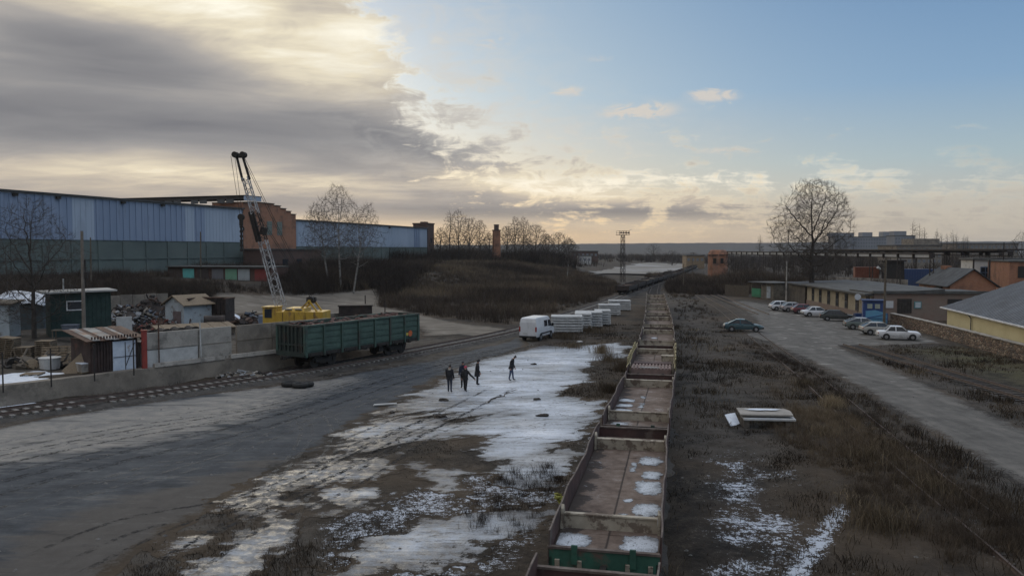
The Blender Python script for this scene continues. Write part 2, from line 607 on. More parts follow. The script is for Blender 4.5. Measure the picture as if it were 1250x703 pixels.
PATCHES = [(GP([(270, 612), (330, 580), (430, 560), (500, 548), (470, 590), (400, 612), (330, 640), (285, 640)]), -.25, 1.3),
           (GP([(250, 690), (300, 660), (330, 632), (350, 640), (330, 668), (300, 703), (270, 730), (240, 730)]), .35, 1.0),
           (GP([(198, 668), (232, 653), (256, 655), (240, 668), (212, 677)]), .1, .5),
           (GP([(286, 650), (304, 644), (306, 650), (292, 654)]), .05, .4),
           (GP([(445, 660), (500, 640), (560, 622), (640, 618), (668, 628), (640, 660), (560, 690), (470, 700), (410, 720), (395, 700)]), .1, 1.3),
           (GP([(340, 620), (400, 594), (460, 590), (492, 604), (470, 632), (400, 636)]), .0, 1.5),
           (GP([(600, 560), (690, 548), (720, 552), (700, 580), (650, 600), (600, 590)]), -.2, 1.4),
           (GP([(500, 566), (560, 570), (580, 600), (520, 600)]), -.1, 1.2)]
ROAD = [(15.5, 6), (19.2, 25), (20.5, 31.4), (22, 43), (23.7, 53.3), (25.3, 67), (26.2, 82), (25.5, 88), (29, 95), (31.5, 101), (33.5, 110),
        (36.5, 124), (40, 146), (44, 146), (45.5, 128), (47.5, 118), (47, 105), (46, 97), (45.6, 86), (44, 79.5), (38, 78), (34.5, 77), (32.5, 77), (31.4, 68.3), (30, 58.8), (28.7, 50),
        (27.6, 42), (26.4, 31), (24.5, 20), (22, 6)]
LOT = GP([(262, 376), (330, 372), (400, 366), (462, 359), (464, 372), (513, 381), (541, 388), (580, 394), (622, 399), (634, 404), (600, 411), (560, 405), (520, 407), (505, 392), (470, 387), (400, 387), (300, 388), (262, 384)], .3)
FIELD = GP([(716, 338), (748, 334.5), (790, 334.5), (826, 330), (864, 324), (850, 320.5), (806, 320.5), (776, 324), (742, 329)], -.3)


def f_yard(x, y):
    return pdist(x, y, YARD) + fbm(x * .35, y * .35, 3, 5, .6) * 1.3


def f_ice(x, y):
    # streaks run with the yard
    a = radians(38)
    u, v = x * cos(a) + y * sin(a), -x * sin(a) + y * cos(a)
    near = 1.2 + 0 * y
    f = np.minimum(pdist(x, y, ICE), 1.6) + fbm(u * .16, v * .75, 21, 6, .62) * 3.2 + fbm(x * .9, y * .9, 31, 5, .65) * 1.8 + fbm(u * .7, v * 3.2, 33, 4, .6) * .9
    # ruts and bare soil round the middle
    c = G(540, 508)
    q = np.hypot((x - c.x) / 6.0, (y - c.y) / 2.2)
    f = f - 1.5 * np.exp(-q ** 2) * (.6 + fbm(u * .12, v * 1.3, 8, 4, .6) * 3)
    c = G(480, 556)
    q = np.hypot((x - c.x) / 3.6, (y - c.y) / 2.6)
    f = f - 1.7 * np.exp(-q ** 2)
    c = G(560, 540)
    q = np.hypot((x - c.x) / 3.0, (y - c.y) / 2.0)
    f = f - 1.6 * np.exp(-q ** 2)
    return f - .12


def f_patch(x, y):
    f = np.full(x.shape, -9.0)
    n1 = fbm(x * .6, y * .6, 41, 6, .65)
    n2 = fbm(x * 2.2, y * 2.2, 43, 4, .6)
    for poly, off, amp in PATCHES:
        f = np.maximum(f, np.minimum(pdist(x, y, poly), 1.0) + off + n1 * 2.4 * amp + n2 * 1.5 * amp - .12 * amp)
    return f


def f_allice(x, y):
    return np.maximum(f_ice(x, y), f_patch(x, y)) + .45


def f_road(x, y):
    return pdist(x, y, ROAD) + fbm(x * .5, y * .5, 51, 5, .6) * .9


def f_lot(x, y):
    return pdist(x, y, LOT) + fbm(x * .3, y * .3, 61, 5, .6) * 1.8


def f_field(x, y):
    return pdist(x, y, FIELD) + fbm(x * .05, y * .05, 71, 4, .6) * 12


def clip_sheet(name, fn, xs, ys, mat, dz, attrs=None, zfn=height):
    """flat sheet over every place where fn > 0, its rim cut along fn = 0"""
    X, Y = np.meshgrid(xs, ys)
    f = fn(X, Y)
    nx = len(xs)
    vid = np.arange(X.size).reshape(X.shape)
    q = np.stack([vid[:-1, :-1], vid[:-1, 1:], vid[1:, 1:], vid[1:, :-1]], -1).reshape(-1, 4)
    ff = f.ravel()
    s = (ff[q] > 0).sum(1)
    full = q[s == 4]
    P = np.stack([X.ravel(), Y.ravel()], 1)
    used = np.unique(full)
    remap = -np.ones(X.size, int)
    remap[used] = np.arange(len(used))
    verts = [tuple(p) for p in P[used]]
    faces = [tuple(r) for r in remap[full]]
    for quad in q[(s > 0) & (s < 4)]:
        out = []
        for i in range(4):
            a, b = quad[i], quad[(i + 1) % 4]
            if ff[a] > 0:
                out.append(tuple(P[a]))
            if (ff[a] > 0) != (ff[b] > 0):
                t = ff[a] / (ff[a] - ff[b])
                out.append(tuple(P[a] + (P[b] - P[a]) * t))
        if len(out) >= 3:
            faces.append(tuple(range(len(verts), len(verts) + len(out))))
            verts.extend(out)
    V = np.array(verts)
    z = zfn(V[:, 0], V[:, 1]) + dz
    me = bpy.data.meshes.new(name)
    me.from_pydata(np.column_stack([V, z]).tolist(), [], faces)
    me.materials.append(mat)
    for an, af in (attrs or {}).items():
        at = me.attributes.new(an, 'FLOAT', 'POINT')
        at.data.foreach_set('value', af(V[:, 0], V[:, 1]).astype(np.float32))
    o = bpy.data.objects.new(name, me)
    COL.objects.link(o)
    return struct(o)


# ---- ground
RIGHT_SNOW = [GP([(850, 560), (905, 545), (940, 560), (950, 600), (985, 640), (960, 703), (900, 720), (855, 690)]),
              GP([(1024, 612), (1036, 620), (1010, 660), (985, 703), (960, 730), (940, 730), (985, 670)]),
              GP([(950, 572), (985, 565), (985, 600), (955, 600)]),
              GP([(1180, 625), (1200, 640), (1245, 690), (1225, 690), (1185, 650)]),
              GP([(850, 690), (900, 670), (930, 690), (920, 730), (850, 730)])]
LEFT_SNOW = [GP([(380, 640), (470, 600), (560, 580), (690, 560), (700, 600), (640, 690), (560, 740), (380, 740)]),
             GP([(690, 560), (735, 500), (750, 500), (700, 600)])]


def soil_nodes(nt, tc):
    a, bb, c_, d_ = nt.noise(tc, .12, 5, .6), nt.noise(tc, .8, 6, .65), nt.noise(tc, 5.0, 5, .68), nt.noise(tc, 17.0, 5, .7)
    soil = nt.ramp(nt.m('ADD', nt.m('MULTIPLY', bb, .5), nt.m('ADD', nt.m('MULTIPLY', c_, .3), nt.m('MULTIPLY', d_, .2))),
                   [(.38, (.008, .007, .006)), (.46, (.020, .0165, .0135)), (.54, (.042, .034, .027)), (.64, (.095, .079, .061))])
    return nt.mix(nt.ss(a, .38, .65), soil, nt.mix(.6, soil, (.085, .060, .038))), bb, c_, d_


def make_ground():
    def line(lo, hi, fine, far):
        mid = list(np.arange(lo, hi + 1e-6, fine))
        st, a = fine, hi
        while a < far:
            st *= 1.22
            a += st
            mid.append(a)
        return mid
    xs = [-p for p in line(0, 62, .5, 5000)[:0:-1]] + line(0, 78, .5, 5000)
    ysf = line(8, 130, .5, 5200)
    ys = [-300, -120, -50, -20, -8, 0, 4] + ysf
    xs, ys = np.array(xs), np.array(ys)
    X, Y = np.meshgrid(xs, ys)
    h = height(X, Y)
    flat = np.maximum.reduce([f_yard(X, Y), f_allice(X, Y), f_road(X, Y), f_lot(X, Y)])
    rough = sstep(-.7, -2.8, flat)
    nearw = sstep(150, 90, np.hypot(X, Y))
    h = h + rough * (fbm(X * .45, Y * .45, 5, 5, .6) * .42 - .02) * (.25 + .75 * nearw) - .003
    far = sstep(90, 260, np.hypot(X, Y))
    h = h + far * fbm(X * .02, Y * .02, 6, 4) * .3
    n = X.size
    vid = np.arange(n).reshape(X.shape)
    q = np.stack([vid[:-1, :-1], vid[:-1, 1:], vid[1:, 1:], vid[1:, :-1]], -1).reshape(-1, 4)
    me = bpy.data.meshes.new('ground')
    me.from_pydata(np.stack([X.ravel(), Y.ravel(), h.ravel()], 1).tolist(), [], q.tolist())
    x, y = X.ravel(), Y.ravel()
    snow = np.zeros(n)
    for poly in RIGHT_SNOW:
        snow = np.maximum(snow, sstep(-.6, .3, pdist(x, y, poly)) * 1.15 if poly is RIGHT_SNOW[1] else sstep(-1.6, 1.4, pdist(x, y, poly)) * np.clip(.70 + fbm(x * .45, y * .45, 91, 4, .6) * 1.1, .2, 1.0))
    for poly in LEFT_SNOW:
        snow = np.maximum(snow, .75 * sstep(-1.0, 1.0, pdist(x, y, poly)))
    s = facade_s(x, y)
    snow = np.maximum(snow, .45 * sstep(34, 40, s) * sstep(52, 46, s) * (y > 90) * (y < 150))
    dirt = np.zeros(n)
    dirt = np.maximum(dirt, sstep(3.0, 0, np.abs(f_road(x, y))) * .7)
    dirt = np.maximum(dirt, sstep(2.5, 0, np.abs(f_yard(x, y))))
    c = G(230, 690)
    dirt = np.maximum(dirt, sstep(7, 2, np.hypot(x - c.x, (y - c.y) * 1.2)))
    # the strip right of the wagons, trodden and grey
    dirt = np.maximum(dirt, .6 * sstep(5, 1, np.abs(x - np.interp(y, [20, 50, 81, 140], [6.5, 12.5, 19.5, 30])) ) * (y > 35))
    dirt = np.maximum(dirt, .75 * sstep(0, 6, wall_x(y) - x) * (y < 85) * (y > 40))
    grn = sstep(0, 4, pdist(x, y, [(33, 46), (43, 46), (46, 80), (36, 76)]))
    for an, arr in (('snow', snow), ('dirt', dirt), ('moss', grn)):
        me.attributes.new(an, 'FLOAT', 'POINT').data.foreach_set('value', arr.astype(np.float32))
    me.polygons.foreach_set('use_smooth', [True] * len(me.polygons))
    m_, nt, b = bsdf('earth')
    tc = nt.node('ShaderNodeTexCoord').outputs['Object']
    soil, bb, c_, d_ = soil_nodes(nt, tc)
    dcol = nt.ramp(nt.m('ADD', nt.m('MULTIPLY', bb, .5), nt.m('MULTIPLY', d_, .5)), [(.3, (.042, .037, .033)), (.55, (.085, .076, .066)), (.75, (.15, .135, .12))])
    df = nt.m('MULTIPLY', nt.attr('dirt'), nt.ss(nt.m('ADD', bb, nt.m('MULTIPLY', c_, .4)), .45, .8))
    col = nt.mix(df, soil, dcol)
    mf = nt.m('MULTIPLY', nt.attr('moss'), nt.ss(nt.m('ADD', bb, nt.m('MULTIPLY', c_, .5)), .5, .9))
    col = nt.mix(mf, col, (.075, .07, .035))
    sp = nt.m('ADD', nt.m('MULTIPLY', d_, .45), nt.m('ADD', nt.m('MULTIPLY', c_, .45), nt.m('MULTIPLY', bb, .35)))
    sf = nt.ss(nt.m('ADD', sp, nt.m('MULTIPLY', nt.attr('snow'), .30)), .845, .90)
    sc = nt.mix(nt.noise(tc, 3.0), (.50, .56, .66), (.70, .73, .78))
    # scattered old snow crumbs
    col = nt.mix(nt.m('MULTIPLY', sf, .85), col, sc)
    nt.put(b.inputs['Base Color'], col)
    b.inputs['Roughness'].default_value = .93
    b.inputs['Specular IOR Level'].default_value = .25
    bp = nt.node('ShaderNodeBump')
    bp.inputs['Strength'].default_value = .8
    bp.inputs['Distance'].default_value = .12
    nt.l.new(nt.m('ADD', nt.m('MULTIPLY', c_, .7), nt.m('MULTIPLY', d_, .5)), bp.inputs['Height'])
    nt.l.new(bp.outputs[0], b.inputs['Normal'])
    me.materials.append(m_)
    o = bpy.data.objects.new('ground', me)
    COL.objects.link(o)
    return struct(o)


ground = make_ground()


def edge_mix(n, tc, col, amp):
    """let the soil show through where a sheet thins out towards its rim (attribute f)"""
    soil, bb, c_, d_ = soil_nodes(n, tc)
    nn = n.m('SUBTRACT', n.m('ADD', n.m('MULTIPLY', bb, .4), n.m('ADD', n.m('MULTIPLY', c_, .35), n.m('MULTIPLY', d_, .25))), .5)
    g = n.m('ADD', n.attr('f'), n.m('MULTIPLY', nn, amp * 6.0))
    return n.mix(n.ss(g, .15, .95), soil, col)


def sheet_mats():
    # asphalt yard, with pale sand trodden in along the track
    m_, n, b = bsdf('yard_asphalt')
    tc = n.node('ShaderNodeTexCoord').outputs['Object']
    al = n.mapping(tc, (.35, 1.6, 1), (0, 0, radians(-38)))
    s1, s2, s3 = n.noise(al, .55, 8, .68, .3), n.noise(tc, 1.1, 8, .70), n.noise(tc, 9.0, 5, .65)
    ring = n.noise(n.mapping(tc, (.5, 3.0, 1), (0, 0, radians(-30))), .8, 5, .6, 1.2)
    mixn = n.m('ADD', n.m('MULTIPLY', s1, .6), n.m('MULTIPLY', s2, .4))
    col = n.ramp(mixn, [(.34, (.024, .028, .033)), (.46, (.044, .050, .059)), (.56, (.068, .075, .083)), (.68, (.128, .131, .133))])
    col = n.mix(n.m('MULTIPLY', n.ss(s3, .5, .72), .3), col, (.02, .02, .022))
    col = n.mix(n.m('MULTIPLY', n.ss(ring, .56, .68), .35), col, (.15, .14, .128))
    sand = n.attr('sand')
    sandf = n.ss(n.m('ADD', sand, n.m('MULTIPLY', n.m('SUBTRACT', n.m('ADD', n.m('MULTIPLY', s1, .75), n.m('MULTIPLY', s2, .25)), .5), 3.4)), .22, .95)
    scol = n.mix(n.ss(s2, .35, .65), (.31, .285, .25), (.20, .192, .18))
    scol = n.mix(n.m('MULTIPLY', n.ss(s3, .45, .75), .35), scol, (.12, .11, .10))
    col = n.mix(n.m('MULTIPLY', sandf, .92), col, scol)
    mud = n.attr('mud')
    mudf = n.ss(n.m('ADD', mud, n.m('MULTIPLY', n.m('SUBTRACT', s1, .5), 1.6)), .35, .75)
    col = n.mix(n.m('MULTIPLY', mudf, .8), col, n.mix(s2, (.058, .051, .045), (.105, .093, .081)))
    wet = n.ss(n.m('ADD', n.attr('wet'), n.m('MULTIPLY', n.m('SUBTRACT', n.m('ADD', n.m('MULTIPLY', s1, .6), n.m('MULTIPLY', s2, .4)), .5), 3.2)), .2, 1.0)
    track_ = n.noise(n.mapping(tc, (.16, 1.7, 1), (0, 0, radians(-36))), 1.0, 7, .66, .9)
    col = n.mix(n.m('MULTIPLY', n.m('MULTIPLY', n.ss(track_, .56, .66), n.ss(s2, .46, .62)), .40), col, (.15, .145, .135))
    col = n.mix(n.m('MULTIPLY', n.m('MULTIPLY', n.ss(track_, .44, .36), n.ss(s2, .55, .42)), .40), col, (.028, .028, .030))
    grit = n.noise(tc, 30.0, 3, .7)
    col = n.mix(n.m('MULTIPLY', n.ss(grit, .60, .68), .35), col, (.22, .21, .20))
    n.put(b.inputs['Base Color'], edge_mix(n, tc, n.mix(n.m('MULTIPLY', wet, .5), col, (.036, .041, .050)), .7))
    n.put(b.inputs['Roughness'], n.m('SUBTRACT', .92, n.m('MULTIPLY', wet, .12)))
    b.inputs['Specular IOR Level'].default_value = .22
    bp = n.node('ShaderNodeBump')
    bp.inputs['Strength'].default_value = .35
    bp.inputs['Distance'].default_value = .06
    n.l.new(n.m('ADD', n.m('MULTIPLY', s2, .8), n.m('MULTIPLY', s3, .25)), bp.inputs['Height'])
    n.l.new(bp.outputs[0], b.inputs['Normal'])
    yard = m_
    # ice with refrozen snow, thinning through slush into the soil
    m_, n, b = bsdf('refrozen_ice')
    tc = n.node('ShaderNodeTexCoord').outputs['Object']
    al = n.mapping(tc, (.25, 1.5, 1), (0, 0, radians(-38)))
    soil, bb, c_, d_ = soil_nodes(n, tc)
    s1, s2 = n.noise(al, .8, 8, .66, .5), n.noise(tc, 2.2, 8, .7)
    f = n.attr('f')
    nz = n.m('SUBTRACT', n.m('ADD', n.m('MULTIPLY', s1, .40), n.m('ADD', n.m('MULTIPLY', s2, .34), n.m('MULTIPLY', d_, .26))), .5)
    g = n.m('ADD', f, n.m('MULTIPLY', nz, 5.2))
    thick = n.m('ADD', n.m('MULTIPLY', f, .35), n.m('MULTIPLY', nz, 4.2))
    bigv = n.noise(n.mapping(tc, (.10, .22, 1), (0, 0, radians(-38))), 1.0, 5, .6)
    thick = n.m('ADD', thick, n.m('MULTIPLY', n.m('SUBTRACT', bigv, .5), 4.2))
    thick = n.m('ADD', thick, n.attr('white'))
    ramp = n.ramp(n.m('ADD', n.m('MULTIPLY', thick, .33), .16, clamp=True),
                  [(.0, (.10, .10, .105)), (.16, (.22, .23, .245)), (.34, (.38, .41, .455)), (.56, (.57, .61, .68)), (.85, (.78, .81, .86))])
    dirty = n.ss(n.m('ADD', n.m('MULTIPLY', n.noise(al, 1.9, 8, .72, .9), .7), n.m('MULTIPLY', c_, .3)), .50, .60)
    col = n.mix(n.m('MULTIPLY', dirty, .80), ramp, (.075, .066, .057))
    tan_ = n.ss(n.noise(tc, .22, 4, .5), .50, .66)
    col = n.mix(n.m('MULTIPLY', tan_, .40), col, n.mix(1.0, col, (.86, .76, .64), 'MULTIPLY'))
    m0 = n.ss(g, -.02, .26)
    col = n.mix(m0, soil, col)
    n.put(b.inputs['Base Color'], col)
    n.put(b.inputs['Roughness'], n.m('SUBTRACT', .95, n.m('MULTIPLY', m0, n.m('SUBTRACT', .66, n.m('MULTIPLY', n.ss(s2, .38, .6), .42)))))
    b.inputs['IOR'].default_value = 1.31
    bp = n.node('ShaderNodeBump')
    bp.inputs['Strength'].default_value = .6
    bp.inputs['Distance'].default_value = .05
    n.l.new(n.m('ADD', n.m('ADD', s2, n.m('MULTIPLY', d_, .5)), n.m('MULTIPLY', s1, .8)), bp.inputs['Height'])
    n.l.new(bp.outputs[0], b.inputs['Normal'])
    ice = m_
    m_, n, b = bsdf('road_asphalt')
    tc = n.node('ShaderNodeTexCoord').outputs['Object']
    al = n.mapping(tc, (1.8, .25, 1), (0, 0, radians(-8)))
    s1, s2, s3 = n.noise(al, .6, 8, .66), n.noise(tc, .9, 8, .68), n.noise(tc, 12, 4, .65)
    col = n.ramp(n.m('ADD', n.m('MULTIPLY', s1, .5), n.m('MULTIPLY', s2, .5)), [(.34, (.060, .055, .049)), (.48, (.105, .098, .089)), (.64, (.165, .152, .136))])
    col = n.mix(n.m('MULTIPLY', n.ss(s3, .52, .7), .25), col, (.04, .04, .04))
    pt = n.ss(n.noise(n.mapping(tc, (.55, .9, 1)), .9, 3, .5, .3), .62, .66)
    pf = n.m('MULTIPLY', pt, n.attr('patch'))
    col = n.mix(n.m('MULTIPLY', pf, .6), col, (.30, .285, .26))
    n.put(b.inputs['Base Color'], col)
    n.put(b.inputs['Base Color'], edge_mix(n, tc, col, .9))
    b.inputs['Roughness'].default_value = .9
    b.inputs['Specular IOR Level'].default_value = .25
    road = m_
    m_, n, b = bsdf('pale_dirt')
    tc = n.node('ShaderNodeTexCoord').outputs['Object']
    s1, s2 = n.noise(tc, .35, 8, .66), n.noise(n.mapping(tc, (.3, 1, 1), (0, 0, .5)), .5, 7, .65)
    col = n.ramp(n.m('ADD', n.m('MULTIPLY', s1, .5), n.m('MULTIPLY', s2, .5)), [(.36, (.06, .05, .04)), (.48, (.115, .097, .076)), (.60, (.18, .155, .125)), (.70, (.40, .40, .41))])
    n.put(b.inputs['Base Color'], edge_mix(n, tc, col, 1.0))
    b.inputs['Roughness'].default_value = .95
    dirt = m_
    field = pm('sandy_field', (.22, .205, .185), (.15, .135, .115), .05, .9, stain=(.34, .34, .35), sscale=.03, sthr=.55, samt=.6)
    return yard, ice, road, dirt, field


MY, MI, MR, MD, MF = sheet_mats()


WHITE = GP([(640, 436), (690, 425), (760, 418), (764, 436), (730, 450), (730, 470), (745, 490), (735, 520), (690, 560), (610, 566), (560, 545), (590, 510), (610, 480), (590, 450)])

_wetp = GP([(330, 480), (520, 444), (640, 412), (640, 426), (560, 450), (470, 500), (380, 540), (330, 520)])
_mudp = GP([(-100, 760), (60, 640), (200, 600), (330, 560), (330, 590), (215, 645), (120, 720), (-60, 860)])
clip_sheet('asphalt_yard', f_yard, np.arange(-46, 12, .25), np.arange(10, 92, .25), MY, .005,
           {'f': lambda x, y: f_yard(x, y), 'sand': lambda x, y: sstep(-3.0, 2.2, pdist(x, y, SAND)),
            'wet': lambda x, y: sstep(-4.5, 4.5, pdist(x, y, _wetp)),
            'mud': lambda x, y: sstep(-3.5, 2.5, pdist(x, y, _mudp))})
clip_sheet('ice', f_allice, np.arange(-16, 14, .14), np.arange(19, 88, .15), MI, .009, {'f': lambda x, y: f_allice(x, y) - .45, 'white': lambda x, y: .95 * sstep(-4, 4, pdist(x, y, WHITE)) - .55})
clip_sheet('side_road', f_road, np.arange(12, 50, .3), np.arange(5, 150, .3), MR, .006,
           {'f': lambda x, y: f_road(x, y), 'patch': lambda x, y: sstep(48, 60, y)})
clip_sheet('dirt_lot', f_lot, np.arange(-50, 6, .5), np.arange(74, 180, .6), MD, .03, {'f': f_lot})
clip_sheet('sandy_field', f_field, np.arange(10, 120, 2.5), np.arange(220, 560, 4.0), MF, .5)
YSNOW = GP([(-90, 490), (0, 458), (40, 454), (88, 456), (98, 462), (70, 470), (30, 474), (-60, 505)], 1.2)
clip_sheet('yard_snow', lambda x, y: pdist(x, y, YSNOW) + fbm(x * .6, y * .6, 81, 5, .6) * 1.6,
           np.arange(-50, -24, .15), np.arange(40, 62, .15), M_SNOW, .035)


def hills():
    xs = np.concatenate([np.arange(-1200, 3600, 12.0)])
    V, F = [], []
    base = 2300
    for i, x in enumerate(xs):
        top = np.interp(x, [-1200, 0, 250, 800, 1400, 3600], [20, 24, 27, 31, 34, 34]) + 3 * float(fbm(np.array([x * .004]), np.array([.3]), 9, 3)[0]) \
            + 2.4 * float(fbm(np.array([x * .05]), np.array([2.3]), 19, 3)[0])
        V += [(x, base - 520, -2), (x, base - 260, top * .45), (x, base, top), (x, base + 300, top * .8), (x, base + 700, -4)]
        if i:
            for k in range(4):
                F.append((5 * i - 5 + k, 5 * i + k, 5 * i + k + 1, 5 * i - 4 + k))
    me = bpy.data.meshes.new('hills')
    me.from_pydata(V, [], F)
    me.materials.append(pm('wooded_hill', (.035, .032, .028), (.06, .05, .04), .006, .95, stain=(.1, .09, .08), sscale=.012, sthr=.62, samt=.5))
    o = bpy.data.objects.new('hills', me)
    COL.objects.link(o)
    struct(o)


hills()

# ------------------------------------------------------------------ railway tracks


def resample(poly, step):
    P = [Vector((p[0], p[1])) for p in poly]
    # smooth through the points
    out = []
    for i in range(len(P) - 1):
        p0, p1, p2, p3 = P[max(i - 1, 0)], P[i], P[i + 1], P[min(i + 2, len(P) - 1)]
        k = max(2, int((p2 - p1).length / .5))
        for j in range(k):
            t = j / k
            out.append(.5 * ((2 * p1) + (p2 - p0) * t + (2 * p0 - 5 * p1 + 4 * p2 - p3) * t * t + (3 * p1 - p0 - 3 * p2 + p3) * t ** 3))
    out.append(P[-1])
    res, acc = [out[0]], 0.0
    for a, b in zip(out, out[1:]):
        L = (b - a).length
        while acc + L >= step:
            a = a + (b - a) * ((step - acc) / L)
            L = (b - a).length
            acc = 0
            res.append(a.copy())
        acc += L
    return res


def at_len(poly, s0):
    """point and heading at the arc length s0 along a 1 m resampled line"""
    i = max(0, min(int(s0), len(poly) - 2))
    d = poly[i + 1] - poly[i]
    p = poly[i] + d * (s0 - i)
    return p, atan2(d.y, d.x)


M_BALLAST = pm('dirty_ballast', (.040, .035, .031), (.075, .066, .058), 3.0, .95, stain=(.02, .018, .016), sscale=.8, sthr=.52, samt=.7, bump=.6, fine=9)
M_SLP = pm('concrete_sleeper', (.24, .225, .205), (.15, .14, .13), 3.0, .9, stain=(.05, .045, .04), sscale=2.5, sthr=.55, samt=.6)
M_SLPW = pm('tarred_sleeper', (.05, .042, .036), (.03, .026, .024), 3.0, .9)


def track(name, pts, sleeper, bury=0.0, wid=3.4, sl_len=2.7, step=.6, lift=.12):
    line = resample(pts, step)
    n = len(line)
    dirs = [(line[min(i + 1, n - 1)] - line[max(i - 1, 0)]).normalized() for i in range(n)]
    # bed
    V, F = [], []
    for i, (p, d) in enumerate(zip(line, dirs)):
        q = Vector((d.y, -d.x))
        z = hz(p.x, p.y)
        for o_, dz in ((-wid / 2 - .5, -.06), (-wid / 2 + .1, lift), (wid / 2 - .1, lift), (wid / 2 + .5, -.06)):
            w = o_ + random.uniform(-.12, .12)
            V.append((p.x + q.x * w, p.y + q.y * w, z + dz - bury * .8 + random.uniform(-.02, .02)))
        if i:
            for k in range(3):
                F.append((4 * i - 4 + k, 4 * i + k, 4 * i + k + 1, 4 * i - 3 + k))
    me = bpy.data.meshes.new(name)
    me.from_pydata(V, [], F)
    me.materials.append(M_BALLAST)
    root = struct(bpy.data.objects.new(name, me))
    COL.objects.link(root)
    sl = MB()
    for p, d in zip(line, dirs):
        if random.random() < .03:
            continue
        z = hz(p.x, p.y) + lift - bury
        sl.box((p.x + random.uniform(-.05, .05), p.y, z + .02), (sl_len, .25, .17), atan2(d.y, d.x) + pi / 2 + random.uniform(-.03, .03))
    sl.build('sleepers', sleeper, root)
    for s in (-1, 1):
        r = MB()
        prev = None
        for p, d in zip(line, dirs):
            q = Vector((d.y, -d.x))
            z = hz(p.x, p.y) + lift - bury + .19
            c = Vector((p.x + q.x * .79 * s, p.y + q.y * .79 * s, z))
            ring = [(c.x + q.x * a, c.y + q.y * a, c.z + b) for a, b in ((-.07, -.09), (.07, -.09), (.036, .0), (.036, .07), (-.036, .07), (-.036, .0))]
            if prev is not None:
                o_ = len(r.v)
                r.v.extend(prev + ring)
                fs = [(o_ + k, o_ + (k + 1) % 6, o_ + 6 + (k + 1) % 6, o_ + 6 + k) for k in range(6)]
                r.f.extend(fs)
                r.mi.extend([0] * 6)
            prev = ring
        r.build('rail', M_RAIL, root)
    return line


T_LEFT = [(-52, 22), (-41, 31), (-29.4, 44.2), (-22.5, 52.0), (-17.0, 59.3), (-9.6, 71.3), (-.6, 88.8), (8, 113), (16, 138), (23, 162), (40, 220), (70, 325), (103, 440)]
T_MAIN = [(-3, -5), (-1.8, 1), (2.43, 20.3), (5.27, 33.5), (8.83, 49.6), (15.1, 81), (25.5, 140), (33.5, 185), (50, 262), (80, 370)]
T_WEED = [(9.5, -8), (15.2, 20), (17.6, 34.4), (22.5, 60), (26.5, 84), (31.0, 110), (34.0, 128), (38.5, 160), (46, 205), (56, 262)]
T_RIGHT = [(32.0, 12), (33, 45), (33.4, 62), (33.8, 78.5)]
T_RIGHT2 = [(36.9, 115), (38.2, 127), (41.5, 155), (46, 190), (57, 255)]
track('railway_track', T_LEFT, M_SLP, 0.0)
track('railway_track', T_MAIN, M_SLPW, .06, wid=2.5)
track('railway_track', T_WEED, M_SLPW, .30, wid=2.6)
track('railway_track', T_RIGHT, M_SLPW, .19, wid=3.0)
track('railway_track', T_RIGHT2, M_SLPW, .22, wid=3.0)
# ------------------------------------------------------------------ buildings on the left
M_BLUE_L = pm('pale_blue_sheet', (.38, .445, .54), (.325, .39, .485), .15, .55, stain=(.27, .32, .40), sscale=.35, sthr=.58, samt=.6, stretch=(1, 1, .25))
M_BLUE_D = pm('blue_sheet', (.245, .305, .42), (.205, .265, .375), .2, .55, stain=(.13, .16, .22), sscale=.4, sthr=.60, samt=.6, stretch=(1, 1, .2))
M_GREENW = pm('faded_green_wall', (.115, .145, .135), (.085, .11, .105), .15, .85, stain=(.14, .15, .14), sscale=.2, sthr=.58, samt=.5)
M_BRICK = brick_mat('orange_brick', (.40, .165, .08), (.30, .12, .062), (.26, .19, .15))
M_BRICKD = brick_mat('sooty_brick', (.12, .06, .042), (.085, .045, .036), (.09, .075, .065))
M_BRICKG = brick_mat('grey_brick', (.24, .14, .105), (.19, .12, .095), (.24, .20, .17), dirt=(.20, .165, .135), dthr=.45)
M_STONE = stone_mat('rubble_stone')


def fpt(Y, z=0.0, off=0.0):
    """point of the factory front at the distance Y, off metres in front of it"""
    x = -85 + (Y - 130) / 3
    return Vector((x + .9487 * off, Y - .3162 * off, z))


FDIR = Vector((.3162, .9487, 0))
FRZ = atan2(FDIR.y, FDIR.x)


